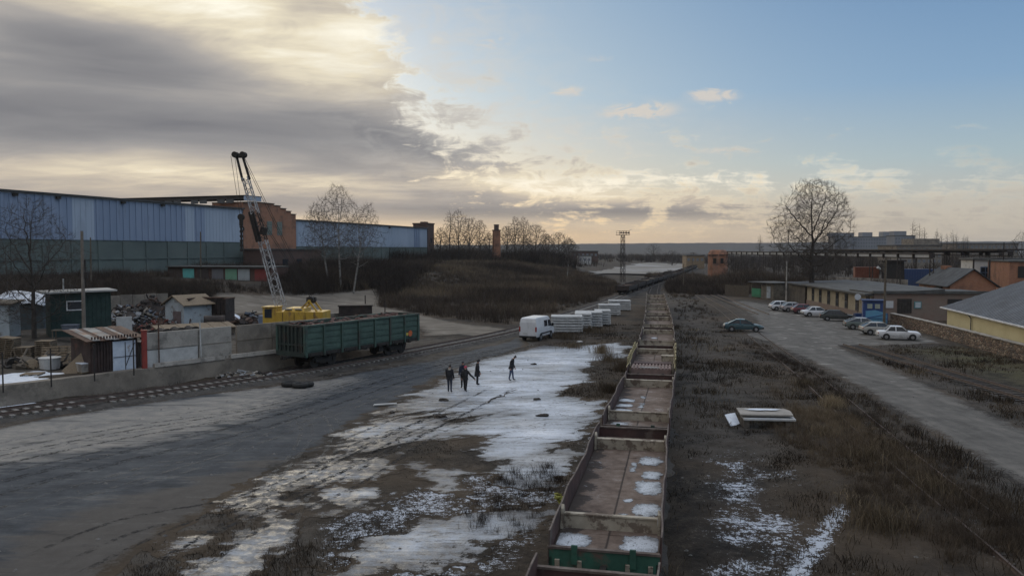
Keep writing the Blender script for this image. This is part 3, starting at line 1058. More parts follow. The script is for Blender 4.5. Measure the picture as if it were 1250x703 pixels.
def hall(name, label, Y0, Y1, depth, z0, zs, zt, zones, vents):
    """long sheet-clad factory hall; local x runs along the front, y into the building"""
    o = fpt(Y0)
    L = (Y1 - Y0) / .9487
    t = thing(name, (o.x, o.y, 0), FRZ, label, 'factory hall')
    m_ = MB()
    m_.box((L / 2, depth / 2, (z0 + zs) / 2 - .5), (L, depth, zs - z0 + 1))
    k = 0.0
    while k < L:                               # pilasters and a plinth ledge of the green base
        m_.box((k, -.09, (z0 + zs) / 2 - .5), (.5, .18, zs - z0 + .9))
        k += 6.0
    m_.box((L / 2, -.10, z0 + (zs - z0) * .55), (L - .1, .16, .22))
    m_.build('wall', M_GREENW, t)
    m_ = MB()
    m_.box((L / 2, depth / 2, (zs + zt) / 2), (L - .02, depth - .02, zt - zs))
    m_.build('upper_wall', M_BLUE_L, t)
    for (ya, yb, dark) in zones:
        a, b = (ya - Y0) / .9487, (yb - Y0) / .9487
        c = MB()
        c.box(((a + b) / 2, -.06, (zs + zt) / 2 - .1), (b - a - .02, .10, zt - zs - .3))
        st = 1.55 if dark else 1.1
        n = int((b - a) / st)
        for i in range(n):
            x = a + (i + .5) * (b - a) / n
            if dark:
                c.box((x, -.165, (zs + zt) / 2 - .1), (.70, .13, zt - zs - .34))
            else:
                c.box((x, -.13, (zs + zt) / 2 - .1), (.10, .06, zt - zs - .34))
        c.build('cladding', M_BLUE_D if dark else M_BLUE_L, t)
    r = MB()
    r.box((L / 2, depth / 2 - .2, zt + .10), (L + .3, depth + .9, .30))
    r.build('roof', pm('hall_roof', (.05, .052, .055), (.07, .07, .07), .3, .8), t)
    for yv in vents:
        v = MB()
        v.box(((yv - Y0) / .9487, -.5, zt - .55), (.9, .35, .4))
        v.box(((yv - Y0) / .9487, -.5, zt - .30), (1.1, .5, .06))
        v.build('vent', M_DARK, t)
    return t


hall('factory_hall', 'long blue corrugated factory hall with green base left of the brick building', 104, 190.2, 46, 3.4, 11.3, 19.3,
     [(104, 121, True), (121, 144, True), (144, 148.6, False), (148.6, 171.6, True), (171.6, 174.2, False), (174.2, 177.4, True), (177.4, 190, False)],
     [133, 141, 155, 165])
hall('factory_hall', 'low pale blue factory hall running from the brick building to the brick tower', 211.5, 291, 40, 2.4, 10.4, 17.4,
     [(211.8, 280, False), (280, 285, True), (285, 290.6, False)], [262])


def transept():
    o = fpt(190.4)
    t = thing('brick_building', (o.x, o.y, 0), FRZ, 'tall orange brick building with stepped parapet and flat dark roof slab', 'factory building')
    L = (211.3 - 190.4) / .9487
    w = MB()
    steps = [(0, 20.9), (4.0, 20.9), (4.0, 21.2), (12.4, 21.2), (12.4, 20.8), (15.2, 20.8), (15.2, 20.2), (17.6, 20.2), (17.6, 19.6), (19.8, 19.6), (19.8, 18.9), (L, 18.9)]
    w.extrude([(0, 0, 2.4)] + [(a, 0, b) for a, b in steps] + [(L, 0, 2.4)], (0, 9, 0))
    w.build('front_wall', M_BRICK, t)
    c = MB()
    a = 0.0
    for (x0, z0), (x1, z1) in zip(steps[::2], steps[1::2]):
        c.box(((x0 + x1) / 2, 4.4, z0 + .08), (x1 - x0 + .12, 9.3, .16))
    c.build('coping', M_CONC_D, t)
    b = MB()
    b.box((L / 2 - 2, 36, 10.6), (L - 5, 54, 18.6))
    b.build('rear_wall', M_BRICKD, t)
    b = MB()
    b.box((2.2, 32, 21.95), (6.4, 66, .5))
    b.box((2.2, 32, 22.5), (6.8, 66.6, .18))
    b.build('roof', pm('dark_roof_slab', (.045, .038, .034), (.06, .05, .045), .4, .9), t)
    f = MB()
    f.box((2.2, -1.15, 22.0), (6.5, .22, 1.25))
    for i in range(5):
        f.box((-.6 + i * 1.4, -1.30, 22.0), (.12, .10, 1.2))
    f.build('fascia', M_BLUE_L, t)
    for i in range(22):
        if i % 3 != 2:
            p = MB()
            p.box((-.95, 3 + i * 2.6, 21.2), (.14, 2.1, .9))
            p.build('clerestory_pane', glass('dim_pane', (.04, .045, .05), .3), t)
    for x in (10.3, 14.6):
        fr = MB()
        fr.box((x, -.03, 15.0), (2.1, .14, 3.5))
        q = fr.build('window', pm('window_frame_grey', (.20, .20, .19)), t)
        pn = MB()
        for ix in (-.5, .5):
            for iz in (-1.1, 0, 1.1):
                pn.box((x + ix, -.105, 15.0 + iz), (.84, .03, .95))
        pn.build('pane', glass('green_pane', (.07, .095, .085), .25), q)
    return t


transept()


def annex():
    o = fpt(187, 0, 7)
    t = thing('brick_annex', (o.x, o.y, 0), FRZ, 'low flat roofed brown brick annex in front of the stepped brick building', 'annex')
    w = MB()
    w.box((14, 2.6, 5.8), (26, 5, 7.4))
    w.build('wall', M_BRICKD, t)
    r = MB()
    r.box((14, 2.6, 9.64), (26.6, 5.6, .26))
    r.build('roof', M_ROOFG, t)
    for i in range(4):
        d = MB()
        d.box((4.5 + i * 6, .03, 6.4), (2.2, .12, 1.6))
        d.build('window', M_GLASS, t)


annex()


def tower():
    o = fpt(291.5)
    t = thing('brick_tower', (o.x, o.y, 0), FRZ, 'square sooty brick tower at the far end of the blue factory', 'tower')
    w = MB()
    w.box((2.9, 3.0, 10.6), (5.6, 6, 16.8))
    w.build('shaft', M_BRICKD, t)
    c = MB()
    c.box((2.9, 3.0, 19.2), (6.0, 6.4, .5))
    c.box((1.2, 2.0, 19.65), (2.2, 2.2, .5))
    c.build('parapet', M_BRICKD, t)
    for z in (9, 13):
        d = MB()
        d.box((3.0, .02, z), (1.2, .12, 1.8))
        d.build('window', M_GLASS, t)


tower()


def chimney():
    p = D(606, 300, 300)
    t = thing('brick_chimney', (p.x, p.y, 1.5), 0.3, 'square red brick chimney with narrow top rising among bare trees', 'chimney')
    w = MB()
    w.box((0, 0, 7.4), (2.7, 2.7, 15.6), top=.88)
    w.build('shaft', M_BRICK, t)
    w = MB()
    w.box((0, 0, 15.4), (2.75, 2.75, .4))
    w.box((0, 0, 16.5), (1.5, 1.5, 1.8))
    w.box((0, 0, 17.5), (1.7, 1.7, .25))
    w.build('cap', M_BRICKD, t)


chimney()


def garages():
    A, B = D(205, 343, 152), D(331, 343, 146)
    d = (B - A).to_2d().normalized()
    rz = atan2(d.y, d.x)
    xs = [205, 222, 239, 257, 275, 290, 306, 331]
    doors = [('plain brown metal', (.07, .05, .04)), ('turquoise', (.13, .45, .42)), ('dark brown', (.05, .038, .035)), ('grey', (.14, .14, .15)),
             ('light green', (.16, .32, .22)), ('off white', (.34, .37, .38)), ('dark red', (.20, .035, .03))]
    for i, (nm, c) in enumerate(doors):
        p, q = D(xs[i], 343, 152 - (xs[i] - 205) / 126 * 6), D(xs[i + 1], 343, 152 - (xs[i + 1] - 205) / 126 * 6)
        w_ = hypot(q.x - p.x, q.y - p.y)
        z0 = hz((p.x + q.x) / 2, (p.y + q.y) / 2) - .1
        t = thing('garage', (p.x, p.y, 3.45), rz, 'small brick garage with %s door in the row below the blue hall' % nm, 'garage', 'row of small garages')
        m_ = MB()
        m_.box((w_ / 2, 3, .9), (w_ - .05, 6, 3.6))
        m_.build('wall', M_BRICKD, t)
        m_ = MB()
        m_.box((w_ / 2, 2.8, 2.84), (w_ + .1, 6.8, .22))
        m_.build('roof', M_ROOFG, t)
        m_ = MB()
        m_.box((w_ / 2 - .63, -.05, 1.3), (1.22, .1, 2.3))
        m_.box((w_ / 2 + .63, -.05, 1.3), (1.22, .1, 2.3))
        m_.build('door', paint('garage_door_' + nm.replace(' ', '_'), c, .6), t)


garages()

# ------------------------------------------------------------------ retaining wall, panel wall, scrapyard
WDIR = Vector((WSLOPE, 1, 0)).normalized()
WRZ = atan2(WDIR.y, WDIR.x)


def wpt(Y, z=0.0, back=0.0):
    n = Vector((-WDIR.y, WDIR.x, 0))
    return Vector((wall_x(Y), Y, z)) + n * back


def retaining_wall():
    m_ = MB()
    p0, L = wpt(28), (65.5 - 28) / WDIR.y
    n = 60
    # a worn concrete wall of even blocks with a broken top edge
    V, F = [], []
    for i in range(n + 1):
        x = L * i / n
        top = 1.30 + .10 * float(fbm(np.array([x * .4]), np.array([.5]), 3, 4)[0]) * 2 - .02 * (i % 7 == 0)
        f = .06 * float(fbm(np.array([x * .5]), np.array([4.5]), 5, 4)[0]) * 2
        V += [(x, -.12 + f, -.5), (x, -.03 + f, .5), (x, .02 + f, top), (x, .55, top + .03), (x, .6, -.5)]
        if i:
            for k in range(4):
                F.append((5 * i - 5 + k, 5 * i + k, 5 * i + k + 1, 5 * i - 4 + k))
    F += [(0, 1, 2, 3, 4), tuple(range(5 * n + 4, 5 * n - 1, -1))]
    m_.add(V, F)
    o = m_.build('retaining_wall', M_CONC_D, loc=(p0.x, p0.y, 0), rz=WRZ)
    tag(o, 'low stained concrete retaining wall along the railway track at left', 'wall')


retaining_wall()


def panel_wall():
    """precast panels standing on the retaining wall, between red post and wagon"""
    Ys = [54.3, 57.3, 59.75, 62.2, 64.6, 66.5]
    tones = [M_CONC, M_CONC, M_CONC_D, M_CONC_D, M_CONC_D]
    lab = ['pale double concrete wall panel right beside the red post', 'plain concrete wall panel between pale pipe and dark gap',
           'grey cracked concrete wall panel just right of the dark gap', 'stained concrete wall panel next to the green wagon end',
           'concrete wall panel mostly hidden behind the green wagon']
    for i in range(5):
        a, b = wpt(Ys[i], 1.25, .35), wpt(Ys[i + 1], 1.25, .35)
        L = (b - a).length - (.05 if i != 1 else .45)
        t = thing('concrete_wall', a, WRZ, lab[i], 'wall panel', 'concrete wall panels of the scrapyard')
        for k, (z, h) in enumerate(((.62, 1.22), (1.86, 1.20))):
            m_ = MB()
            m_.box((L / 2 + random.uniform(-.02, .02), .0 + .05 * k * (i % 2), z), (L, .2, h))
            m_.box((L / 2, -.115, z - h / 2 + .08), (L - .1, .03, .1))
            m_.build('slab', tones[i] if not (i == 0 and k == 0) else M_CONC_L, t, bevel=.015)
    # posts
    p = wpt(54.15, 1.2, .25)
    t = MB()
    t.box((0, 0, 1.35), (.30, .22, 2.7))
    t.box((0, 0, 2.72), (.40, .28, .06))
    o = t.build('red_post', pm('faded_red_paint', (.30, .045, .03), (.2, .035, .03), 2, .7, stain=(.08, .03, .02), sthr=.6), loc=p, rz=WRZ)
    tag(o, 'square red painted gate post at the left end of the concrete panels', 'post')
    for Y, lb, mm, h in ((57.35, 'thin pale pipe leaning on the joint of two concrete panels', M_CONC_L, 3.0),
                         (63.3, 'thin white pipe standing against the dark stained panel', M_CONC_L, 2.2)):
        p = wpt(Y, 1.22, .10)
        t = MB()
        t.tube((0, -.06, 0), (.02, .10, h), .05, .05, 8)
        t.tube((.02, .1, h), (.02, .1, h + .04), .07, .07, 8)
        tag(t.build('pipe', mm, loc=p, rz=WRZ, smooth=False), lb, 'pipe')
    p = wpt(54.9, 1.22, .10)
    t = MB()
    t.tube((0, 0, 0), (0, 0, 3.3), .045, .045, 8)
    t.tube((0, 0, 3.3), (0, 0, 3.5), .09, .09, 8)
    tag(t.build('standpipe', M_RUST, loc=p, rz=WRZ), 'rusty thin standpipe with pale cap beside the red post', 'pipe')
    # long kerb beam lying on the wall
    for Y0, Y1, lb in ((54.6, 58.8, 'long concrete beam lying on the retaining wall below the panels'),
                       (59.2, 63.6, 'second long concrete beam on the retaining wall nearest the green wagon')):
        a, b = wpt(Y0, 1.42, .08), wpt(Y1, 1.42, .10)
        L = (b - a).length
        t = MB()
        t.extrude([(0, -.16, -.14), (0, .16, -.14), (0, .13, .16), (0, -.10, .16)], (L, 0, 0))
        tag(t.build('kerb_beam', M_CONC, loc=a, rz=WRZ, bevel=.02), lb, 'beam')


panel_wall()


def rust_shed():
    a, b = wpt(51.55, 1.2, .85), wpt(54.0, 1.2, .75)
    L = (b - a).length
    t = thing('rusty_shed', a, WRZ, 'dark rusty metal shed with white gate and patched sheet roof', 'shed')
    m_ = MB()
    m_.box((L / 2, 1.5, 1.1), (L, 3.0, 2.3))
    n = 16
    for i in range(n):
        m_.box((L * (i + .5) / n, -.03, 1.25), (.09, .06, 2.5))
    m_.build('wall', pm('dark_red_rust', (.05, .03, .026), (.03, .02, .018), 1.5, .85, stain=(.10, .045, .03), sscale=1, sthr=.6), t)
    r = MB()
    cols = []
    for i in range(9):
        x0, x1 = -.4 + i * (L + .8) / 9, -.4 + (i + 1) * (L + .8) / 9 + .06
        zz = .03 * (i % 2)
        r.add([(x0, -.35, 2.22 + zz), (x1, -.35, 2.22 + zz), (x1, 3.4, 2.75 + zz), (x0, 3.4, 2.75 + zz), (x0, -.35, 2.26 + zz), (x1, -.35, 2.26 + zz), (x1, 3.4, 2.79 + zz), (x0, 3.4, 2.79 + zz)],
              [(3, 2, 1, 0), (4, 5, 6, 7), (0, 1, 5, 4), (1, 2, 6, 5), (2, 3, 7, 6), (3, 0, 4, 7)], [0, 1, 0, 1, 1, 0, 1, 0, 0][i])
    r.build('roof', [pm('roof_sheet_rust', (.11, .06, .038), (.07, .038, .026), 1.0, .8, stretch=(3, .5, 1)),
                     pm('roof_sheet_zinc', (.19, .20, .21), (.13, .125, .12), 1.0, .6, stain=(.17, .08, .045), sscale=.9, sthr=.52)], t)
    d = MB()
    x0 = L * .44
    d.box((x0 + .80, -.10, 1.05), (1.55, .06, 2.05))
    g = d.build('gate', pm('chalky_white_paint', (.56, .62, .70), (.45, .51, .60), 2.0, .7, stain=(.25, .2, .18), sscale=1.6, sthr=.62), t, bevel=.01)
    d = MB()
    d.beam((x0 + .85, -.15, .1), (x0 + .85, -.15, 2.0), .035)
    d.beam((x0 + .85, -.15, .3), (x0 + 1.5, -.15, 1.9), .035)
    d.beam((x0 + .05, -.15, 1.0), (x0 + 1.55, -.15, 1.0), .035)
    d.build('brace', M_RUSTD, g)


rust_shed()


def cabin():
    c = D(99, 380, 76)
    t = thing('green_cabin', (c.x, c.y, 1.2), radians(37), 'dark green two-level site cabin with flat pale roof and white window', 'cabin')
    m_ = MB()
    m_.box((0, 1.6, 2.05), (5.2, 3.6, 4.2))
    for i in range(14):
        m_.box((-2.5 + i * .385, -.215, 2.05), (.03, .03, 4.1))
    m_.build('wall', pm('bottle_green_paint', (.012, .036, .030), (.010, .028, .025), 1.2, .7, stain=(.02, .045, .04), sscale=1), t)
    r = MB()
    r.extrude([(-3.3, -.75, 4.15), (3.1, -.75, 4.25), (3.1, -.75, 4.40), (-3.3, -.75, 4.30)], (0, 5.0, 0))
    r.build('roof', pm('pale_roof', (.36, .36, .35), (.26, .26, .25), 1, .8, stain=(.15, .14, .13), sscale=.8, sthr=.6), t)
    r = MB()
    r.tube((-1.3, 1.2, 4.3), (-1.3, 1.2, 5.5), .07)
    r.build('flue', M_CONC_L, t)
    w = MB()
    for a, b, cc, dd in ((0, .42, 1.45, .1), (0, -.42, 1.45, .1), (-.68, 0, .1, .74), (.68, 0, .1, .74)):
        w.box((-.55 + a, -.24, 2.95 + b), (cc, .1, dd))
    f = w.build('window', pm('white_frame', (.72, .72, .72)), t)
    w = MB()
    w.box((-.55, -.22, 2.95), (1.26, .05, .74))
    w.build('pane', M_GLASS, f)


cabin()


def white_shed():
    c = D(213, 384, 84)
    t = thing('white_shed', (c.x, c.y, hz(c.x, c.y)), radians(-32), 'small whitewashed gabled shed beside the open rusty container', 'shed')
    w = MB()
    w.extrude([(-1.6, 0, 0), (1.6, 0, 0), (1.6, 0, 2.5), (0, 0, 3.3), (-1.6, 0, 2.5)], (0, 3.6, 0))
    w.build('wall', pm('whitewash', (.42, .47, .50), (.33, .37, .40), 1.0, .85, stain=(.18, .16, .15), sscale=1.4, sthr=.58), t)
    r = MB()
    for s in (-1, 1):
        r.extrude([(0, -.3, 3.36), (s * 2.0, -.3, 2.36), (s * 2.0, -.3, 2.44), (0, -.3, 3.46)], (0, 4.2, 0))
    r.build('roof', M_WOODL, t)
    d = MB()
    d.box((.5, -.04, 1.0), (1.3, .06, 1.5))
    d.build('patch_board', pm('mauve_board', (.16, .12, .12)), t)


white_shed()


def rusty_container():
    c = D(253, 390, 84)
    t = thing('rusty_container', (c.x, c.y, hz(c.x, c.y)), radians(-4), 'open fronted rusty steel bin full of scrap beside the white shed', 'container')
    for nm, cc, s in (('back_wall', (0, 2.2, 1.5), (4.0, .12, 3.0)), ('side_wall', (-2.0, 1.1, 1.5), (.12, 2.3, 3.0)), ('side_wall', (2.0, 1.1, 1.5), (.12, 2.3, 3.0))):
        m_ = MB()
        m_.box(cc, s)
        for i in range(9):
            if nm == 'back_wall':
                m_.box((-1.8 + i * .45, 2.11, 1.5), (.12, .1, 2.9))
        m_.build(nm, M_RUSTD, t)
    m_ = MB()
    m_.box((0, 2.2, 3.07), (4.2, .3, .14))
    m_.box((-2.0, 1.0, 3.07), (.2, 2.5, .12))
    m_.box((2.0, 1.0, 3.07), (.2, 2.5, .12))
    m_.build('rim', M_RUST, t)


rusty_container()


def heap(name, label, p, rx, ry, hgt, n, mats, big=.5, cat='scrap heap', seed=1):
    """loose pile of bent offcuts lying on each other over a mound"""
    rnd = random.Random(seed)
    m_ = MB()
    k = 14
    V = [(0, 0, hgt * .8)]
    F = []
    for r in (1, 2, 3):
        for i in range(k):
            a = 2 * pi * i / k
            rr = r / 3 * (1 + rnd.uniform(-.12, .12))
            V.append((rx * rr * cos(a), ry * rr * sin(a), max(-.2, hgt * .8 * (1 - (r / 3) ** 1.5) + rnd.uniform(-.1, .1) - (.15 if r == 3 else 0))))
    for i in range(k):
        F.append((0, 1 + i, 1 + (i + 1) % k))
        for r in (0, 1):
            F.append((1 + r * k + i, 1 + (r + 1) * k + i, 1 + (r + 1) * k + (i + 1) % k, 1 + r * k + (i + 1) % k))
    m_.add(V, F, 0)
    for i in range(n):
        a, r = rnd.uniform(0, 2 * pi), sqrt(rnd.random())
        x, y = rx * r * cos(a), ry * r * sin(a)
        z = hgt * .8 * (1 - r ** 1.5) + rnd.uniform(0, .15)
        mi = rnd.randrange(len(mats))
        kind = rnd.random()
        L = rnd.uniform(.3, 1.0) * big
        if kind < .45:
            m_.box((x, y, z), (L, L * rnd.uniform(.2, .8), L * rnd.uniform(.05, .5)), mi=mi, rot=(rnd.uniform(-.8, .8), rnd.uniform(-.8, .8), rnd.uniform(0, 6)))
        elif kind < .8:
            d = Vector((rnd.uniform(-1, 1), rnd.uniform(-1, 1), rnd.uniform(-.4, .5))).normalized() * L * 1.3
            m_.tube((x, y, z), (x + d.x, y + d.y, z + d.z), .03 + .05 * rnd.random(), None, 5, mi)
        else:
            d = Vector((rnd.uniform(-1, 1), rnd.uniform(-1, 1), rnd.uniform(.2, 1))).normalized() * L * .3
            m_.tube((x, y, z), (x + d.x, y + d.y, z + d.z), L * .35, L * .33, 9, mi)
    o = m_.build(name, mats, loc=p)
    return tag(o, label, cat)


_sc = [M_RUSTD, M_RUST, M_DARK, pm('blue_grey_scrap', (.12, .14, .18), (.08, .09, .11)), pm('pale_scrap', (.32, .33, .35), (.2, .2, .2)), M_CONC_D]


def gp(px, py, z=1.2):
    p = G(px, py, z)
    p.z = hz(p.x, p.y)
    return p


heap('scrap_heap', 'large dark scrap heap with blue bits beside the green cabin', gp(160, 393), 5.2, 3.0, 2.3, 230, _sc, .8, seed=3)
heap('scrap_heap', 'brown pointed scrap heap in front of the white shed', gp(186, 392), 2.4, 2.0, 3.6, 120, _sc[:3], .7, seed=4)
heap('scrap_heap', 'mixed scrap spilling from the open rusty steel bin', gp(240, 394), 3.4, 2.0, 1.7, 240, _sc, .55, seed=5)
heap('scrap_heap', 'low reddish pile of rusty sheet behind the concrete panels', gp(200, 404), 3.2, 1.8, 1.2, 90, [M_RUST, pm('red_lead_scrap', (.17, .04, .03)), M_RUSTD], .8, seed=6)
heap('scrap_heap', 'tangle of dark rusty plates left of the yellow crane', gp(296, 401), 2.0, 1.4, 1.4, 60, [M_RUSTD, M_RUST], 1.2, seed=7)
heap('rubble_heap', 'low pile of rubble and torn sacks beside the track by the wagon', gp(300, 462, 0), 2.2, .8, .55, 60, [M_CONC_D, M_CONC, _sc[4], M_DARK], .55, 'rubble', seed=9)


def sheet_pile(px, py, z, s, rz, mat, name, label, cat, tilt=(0, 0)):
    m_ = MB()
    m_.box((0, 0, s[2] / 2), s)
    o = m_.build(name, mat, loc=gp(px, py, z), bevel=.02)
    o.rotation_euler = (tilt[0], tilt[1], rz)
    return tag(o, label, cat)


def low_sheds():
    # long low roof of boards behind the panels, and the row of half drums under it
    a = gp(238, 408)
    t = thing('lean_to', a, WRZ - .25, 'low pale plank roof on short walls behind the concrete panels', 'lean-to')
    m_ = MB()
    m_.box((0, 0, .35), (7.0, 2.4, .7))
    m_.build('wall', M_WOOD, t)
    m_ = MB()
    for i in range(10):
        m_.box((-3.3 + i * .735, 0, 0.78 + .02 * (i % 2)), (.7, 2.8, .07), rot=(.12, 0, random.uniform(-.02, .02)))
    m_.build('roof', M_WOODL, t)
    b = wpt(55.8, 1.2, 2.2)
    for i in range(4):
        p = wpt(54.9 + i * .85, 1.2, 1.5)
        m_ = MB()
        m_.tube((0, -.5, 0), (0, .5, 0), .42, .42, 14)
        m_.tube((0, -.53, 0), (0, -.50, 0), .45, .45, 14)
        m_.tube((0, .50, 0), (0, .53, 0), .45, .45, 14)
        o = m_.build('steel_drum', M_DARK, loc=p + Vector((0, 0, 2.2)), rz=WRZ)
        tag(o, 'dark round drum end showing above the concrete panels', 'drum', 'drums lying in a row behind the panels')
    t = MB()
    t.box((0, 0, .9), (4.6, 1.1, 1.8))
    t.box((0, -.56, 1.7), (4.7, .08, .12))
    o = t.build('drum_rack', M_CONC_L, loc=wpt(56.2, 1.2, 1.55), rz=WRZ)
    tag(o, 'pale concrete plinth carrying dark drums behind the panels', 'plinth')
    sheet_pile(152, 409, 1.2, (1.4, .12, 1.8), WRZ - .3, M_CONC_L, 'white_board', 'tall pale board standing behind the rusty shed roof', 'board')
    p = gp(262, 404)
    t = thing('rust_tank', p, .3, 'short dark rusty tank lying behind the concrete panels', 'tank')
    m_ = MB()
    m_.tube((-1.0, 0, 1.0), (1.0, 0, 1.0), .6, .6, 16)
    m_.build('shell', M_RUSTD, t)
    m_ = MB()
    m_.box((-.6, 0, .3), (.2, 1.0, .7))
    m_.box((.6, 0, .3), (.2, 1.0, .7))
    m_.build('cradle', M_RUST, t)
    m_ = MB()
    V, F = [], []
    k = 12
    for r in range(4):
        for i in range(k):
            a = 2 * pi * i / k
            rr = r / 3
            V.append((1.5 * rr * cos(a), 1.0 * rr * sin(a), .95 * (1 - rr ** 1.6) + random.uniform(-.06, .06) - (.1 if r == 3 else 0)))
    for r in range(3):
        for i in range(k):
            F.append((r * k + i, (r + 1) * k + i, (r + 1) * k + (i + 1) % k, r * k + (i + 1) % k))
    m_.add(V, F)
    o = m_.build('snow_heap', M_SNOW, loc=gp(284, 392), smooth=True)
    tag(o, 'small white heap of snow between the rusty bin and the crane', 'snow heap')
    # back wall of the scrapyard
    a, b = D(131, 376, 92), D(205, 371, 98)
    t = MB()
    L = (b - a).length
    for i in range(5):
        t.box((L * (i + .5) / 5, 0, 1.0), (L / 5 - .06, .16, 3.0 + .1 * (i % 2)))
    o = t.build('back_wall', M_CONC_D, loc=(a.x, a.y, 1.6), rz=atan2(b.y - a.y, b.x - a.x))
    tag(o, 'brownish concrete wall closing the scrapyard behind the scrap heap', 'wall')


low_sheds()


def left_huts():
    c = D(22, 372, 82)
    t = thing('site_hut', (c.x, c.y, 1.2), radians(5), 'low blue hut at the left edge under snow covered sagging roof', 'hut')
    m_ = MB()
    m_.box((0, 1.5, 1.3), (5.2, 3.4, 2.8))
    m_.build('wall', pm('dull_blue_wall', (.06, .085, .10), (.045, .06, .07), 1.2), t)
    V, F = [], []
    for i in range(9):
        for j in range(5):
            V.append((-3.1 + i * .75, -.7 + j * 1.15, 2.75 + j * .26 + .10 * sin(i * 1.3) + (-.12 if i == 8 else 0)))
    for i in range(8):
        for j in range(4):
            F.append((i * 5 + j, (i + 1) * 5 + j, (i + 1) * 5 + j + 1, i * 5 + j + 1))
    m_ = MB()
    m_.add(V, F)
    o = m_.build('roof', M_SNOW, t, smooth=True)
    s = o.modifiers.new('s', 'SOLIDIFY')
    s.thickness = .12
    c = D(-6, 360, 74)
    t = thing('site_hut', (c.x, c.y, 1.2), radians(8), 'pale hut with brown roof edge cut by the left frame edge', 'hut')
    m_ = MB()
    m_.box((0, 1.0, 1.6), (2.4, 2.2, 3.2))
    m_.build('wall', pm('whitewash', (.4, .4, .4)), t)
    m_ = MB()
    m_.box((0, 1.0, 3.3), (3.2, 2.9, .14), rot=(.08, 0, 0))
    m_.build('roof', M_WOOD, t)
    # timber shelf frame by the cabin
    p = gp(84, 416)
    t = thing('work_bench', p, radians(12), 'rough timber bench with grey tub in front of the green cabin', 'bench')
    m_ = MB()
    m_.box((0, 0, 1.0), (2.6, 1.0, .08))
    m_.build('top', M_WOOD, t)
    for x in (-1.2, 1.2):
        for y in (-.4, .4):
            m_ = MB()
            m_.box((x, y, .48), (.1, .1, .96))
            m_.build('leg', M_WOOD, t)
    m_ = MB()
    m_.box((0, 0, .2), (1.2, .7, .4), top=1.1)
    m_.box((0, 0, .42), (1.4, .85, .06))
    tag(m_.build('tub', _sc[3], loc=p + Vector((.2, 0, 1.045)), rz=.2), 'grey blue tub standing on the rough timber bench', 'tub')


left_huts()


def more_scrap():
    for k, (px, py, rx, ry, h, n, lb) in enumerate(((140, 401, 2.4, 1.4, 1.5, 110, 'dark scrap pile between the green cabin and the white board'), (222, 399, 2.0, 1.0, 1.3, 90, 'low scrap pile of pipes in front of the whitewashed shed'),
                                                   (178, 399, 2.2, 1.2, 1.9, 110, 'rust brown scrap pile right of the white board'), (270, 397, 2.0, 1.2, 1.2, 80, 'small scrap pile right of the open rusty steel bin'),
                                                   (307, 396, 1.6, 1.0, 1.5, 70, 'jumble of rusty frames close left of the blue barrel'))):
        heap('scrap_heap', lb, gp(px, py), rx, ry, h, n, _sc, .75, seed=40 + k)


more_scrap()


